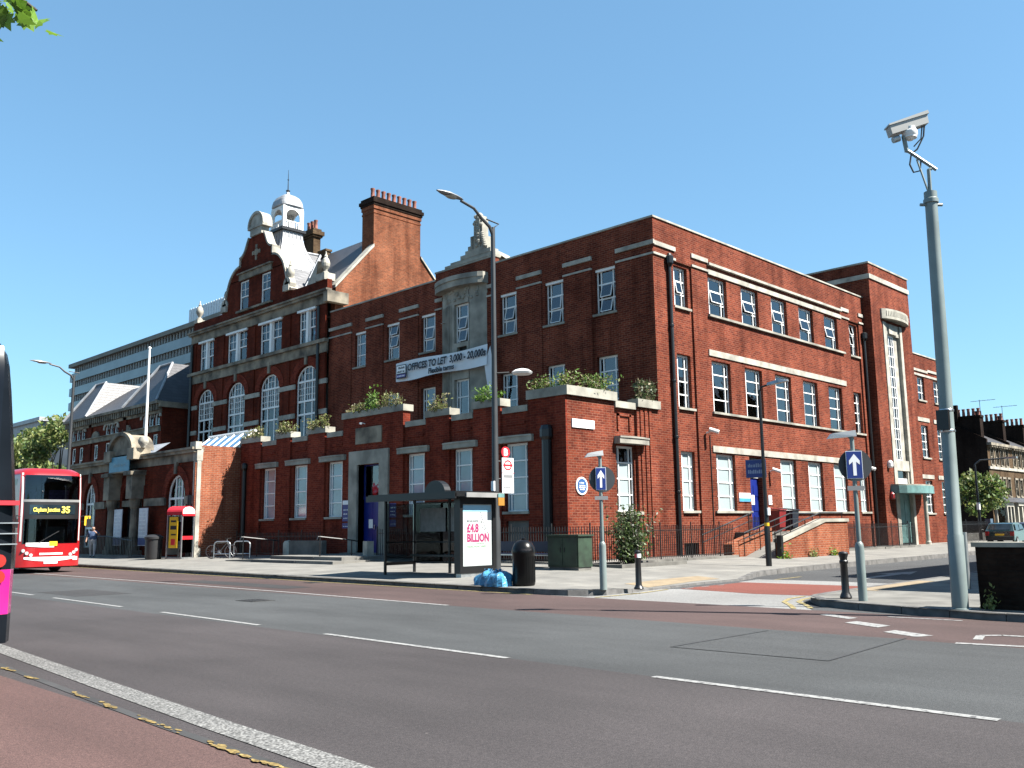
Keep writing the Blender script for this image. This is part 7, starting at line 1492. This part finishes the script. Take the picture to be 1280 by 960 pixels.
for i, (x, y, h, r, lab) in enumerate(((31.5, 90.5, 13.0, 3.6, 'leafy street tree left of the hall roof behind the bus'), (33.5, 101, 16.2, 4.4, 'tallest street tree left of the far lamp post'), (31.5, 101.5, 14.0, 4.5, 'street tree over the middle of the bus roof'), (30.0, 99.5, 12.2, 4.2, 'street tree at far left beside the dark bus'))):
    tree('street_tree', lab, (x, y, .1), h, r, [(LEAFA, .5), (LEAFB, .7)], 3600, .32, 40+i, G)
tree('street_tree', 'small tree growing before the dark terrace end wall', (80, 25.6, .1), 6.4, 2.6, [(LEAFA, .6), (LEAFB, .5)], 2200, .26, 61, trunk_r=.12)
# plane tree on the near pavement; only one spray of leaves reaches into the view
random.seed(77)
nt_ = thing('plane_tree', 'near tree whose leafy spray hangs into the top left corner', 'tree', (-2.6, 5.6, .1)); b = MB()
b.tube([(0, 0, 0), (.05, .1, 2.2), (.3, 0, 4.4), (.4, .1, 7.5)], [.24, .2, .16, .05], 10); TIP = Vector((1.15+2.6, 3.89-5.6, 3.77-.1))
b.tube([(.2, 0, 3.2), (1.6, -.5, 4.6), (2.9, -1.25, 4.35), tuple(TIP)], [.08, .05, .025, .006], 7)
for a in range(7): c_, s_ = math.cos(a*.9+1.2), math.sin(a*.9+1.2); b.tube([(.3, 0, 3.6+a*.4), (.3+c_*1.2, s_*1.2+.6, 4.6+a*.45), (.3+c_*2.2, s_*2+1, 5.2+a*.5)], [.08, .05, .015], 6)
b.build('trunk', BARK, nt_, True, True)
b = MB()
def bigleaf(b, p, d, e, s):
    out = [(0, 0), (.32, .12), (.5, .02), (.52, .3), (.8, .4), (.55, .55), (.55, .85), (.28, .75), (0, 1.15), (-.28, .75), (-.55, .85), (-.55, .55), (-.8, .4), (-.52, .3), (-.5, .02), (-.32, .12)]
    nrm = d.cross(e).normalized(); b.poly([p+e*x*s*.75+d*y*s+nrm*(x*x*.18-.08*y*y)*s for x, y in out])
RT, UP = Vector((.7012, -.7129, -.0132)), Vector((-.101, -.118, .988))
for k in range(85):
    q = random.random()**.8; p = TIP-RT*(.02+.42*q)+UP*(random.gauss(-.015+.10*q, .035+.03*q))+Vector((random.gauss(0, .05), random.gauss(0, .05), 0))
    d = Vector((random.gauss(.3, .6), random.gauss(-.4, .6), random.gauss(-.35, .5))).normalized(); e = d.cross(Vector((random.gauss(0, 1), random.gauss(0, 1), random.gauss(0, 1)))).normalized(); bigleaf(b, p, d, e, random.uniform(.05, .085))
b.build('leaf_spray', LEAFC, nt_, local=True)['kind'] = 'stuff'
b = MB()
def nfn():
    a = random.uniform(0, 6.28); r = 2.4*math.sqrt(random.random()); return (.2+r*math.cos(a)*.8-.5, r*math.sin(a)*.9+1.2, 4.6+random.random()*3.6)
leaves(b, 2600, nfn, .2); b.build('crown', LEAFC, nt_, local=True)['kind'] = 'stuff'
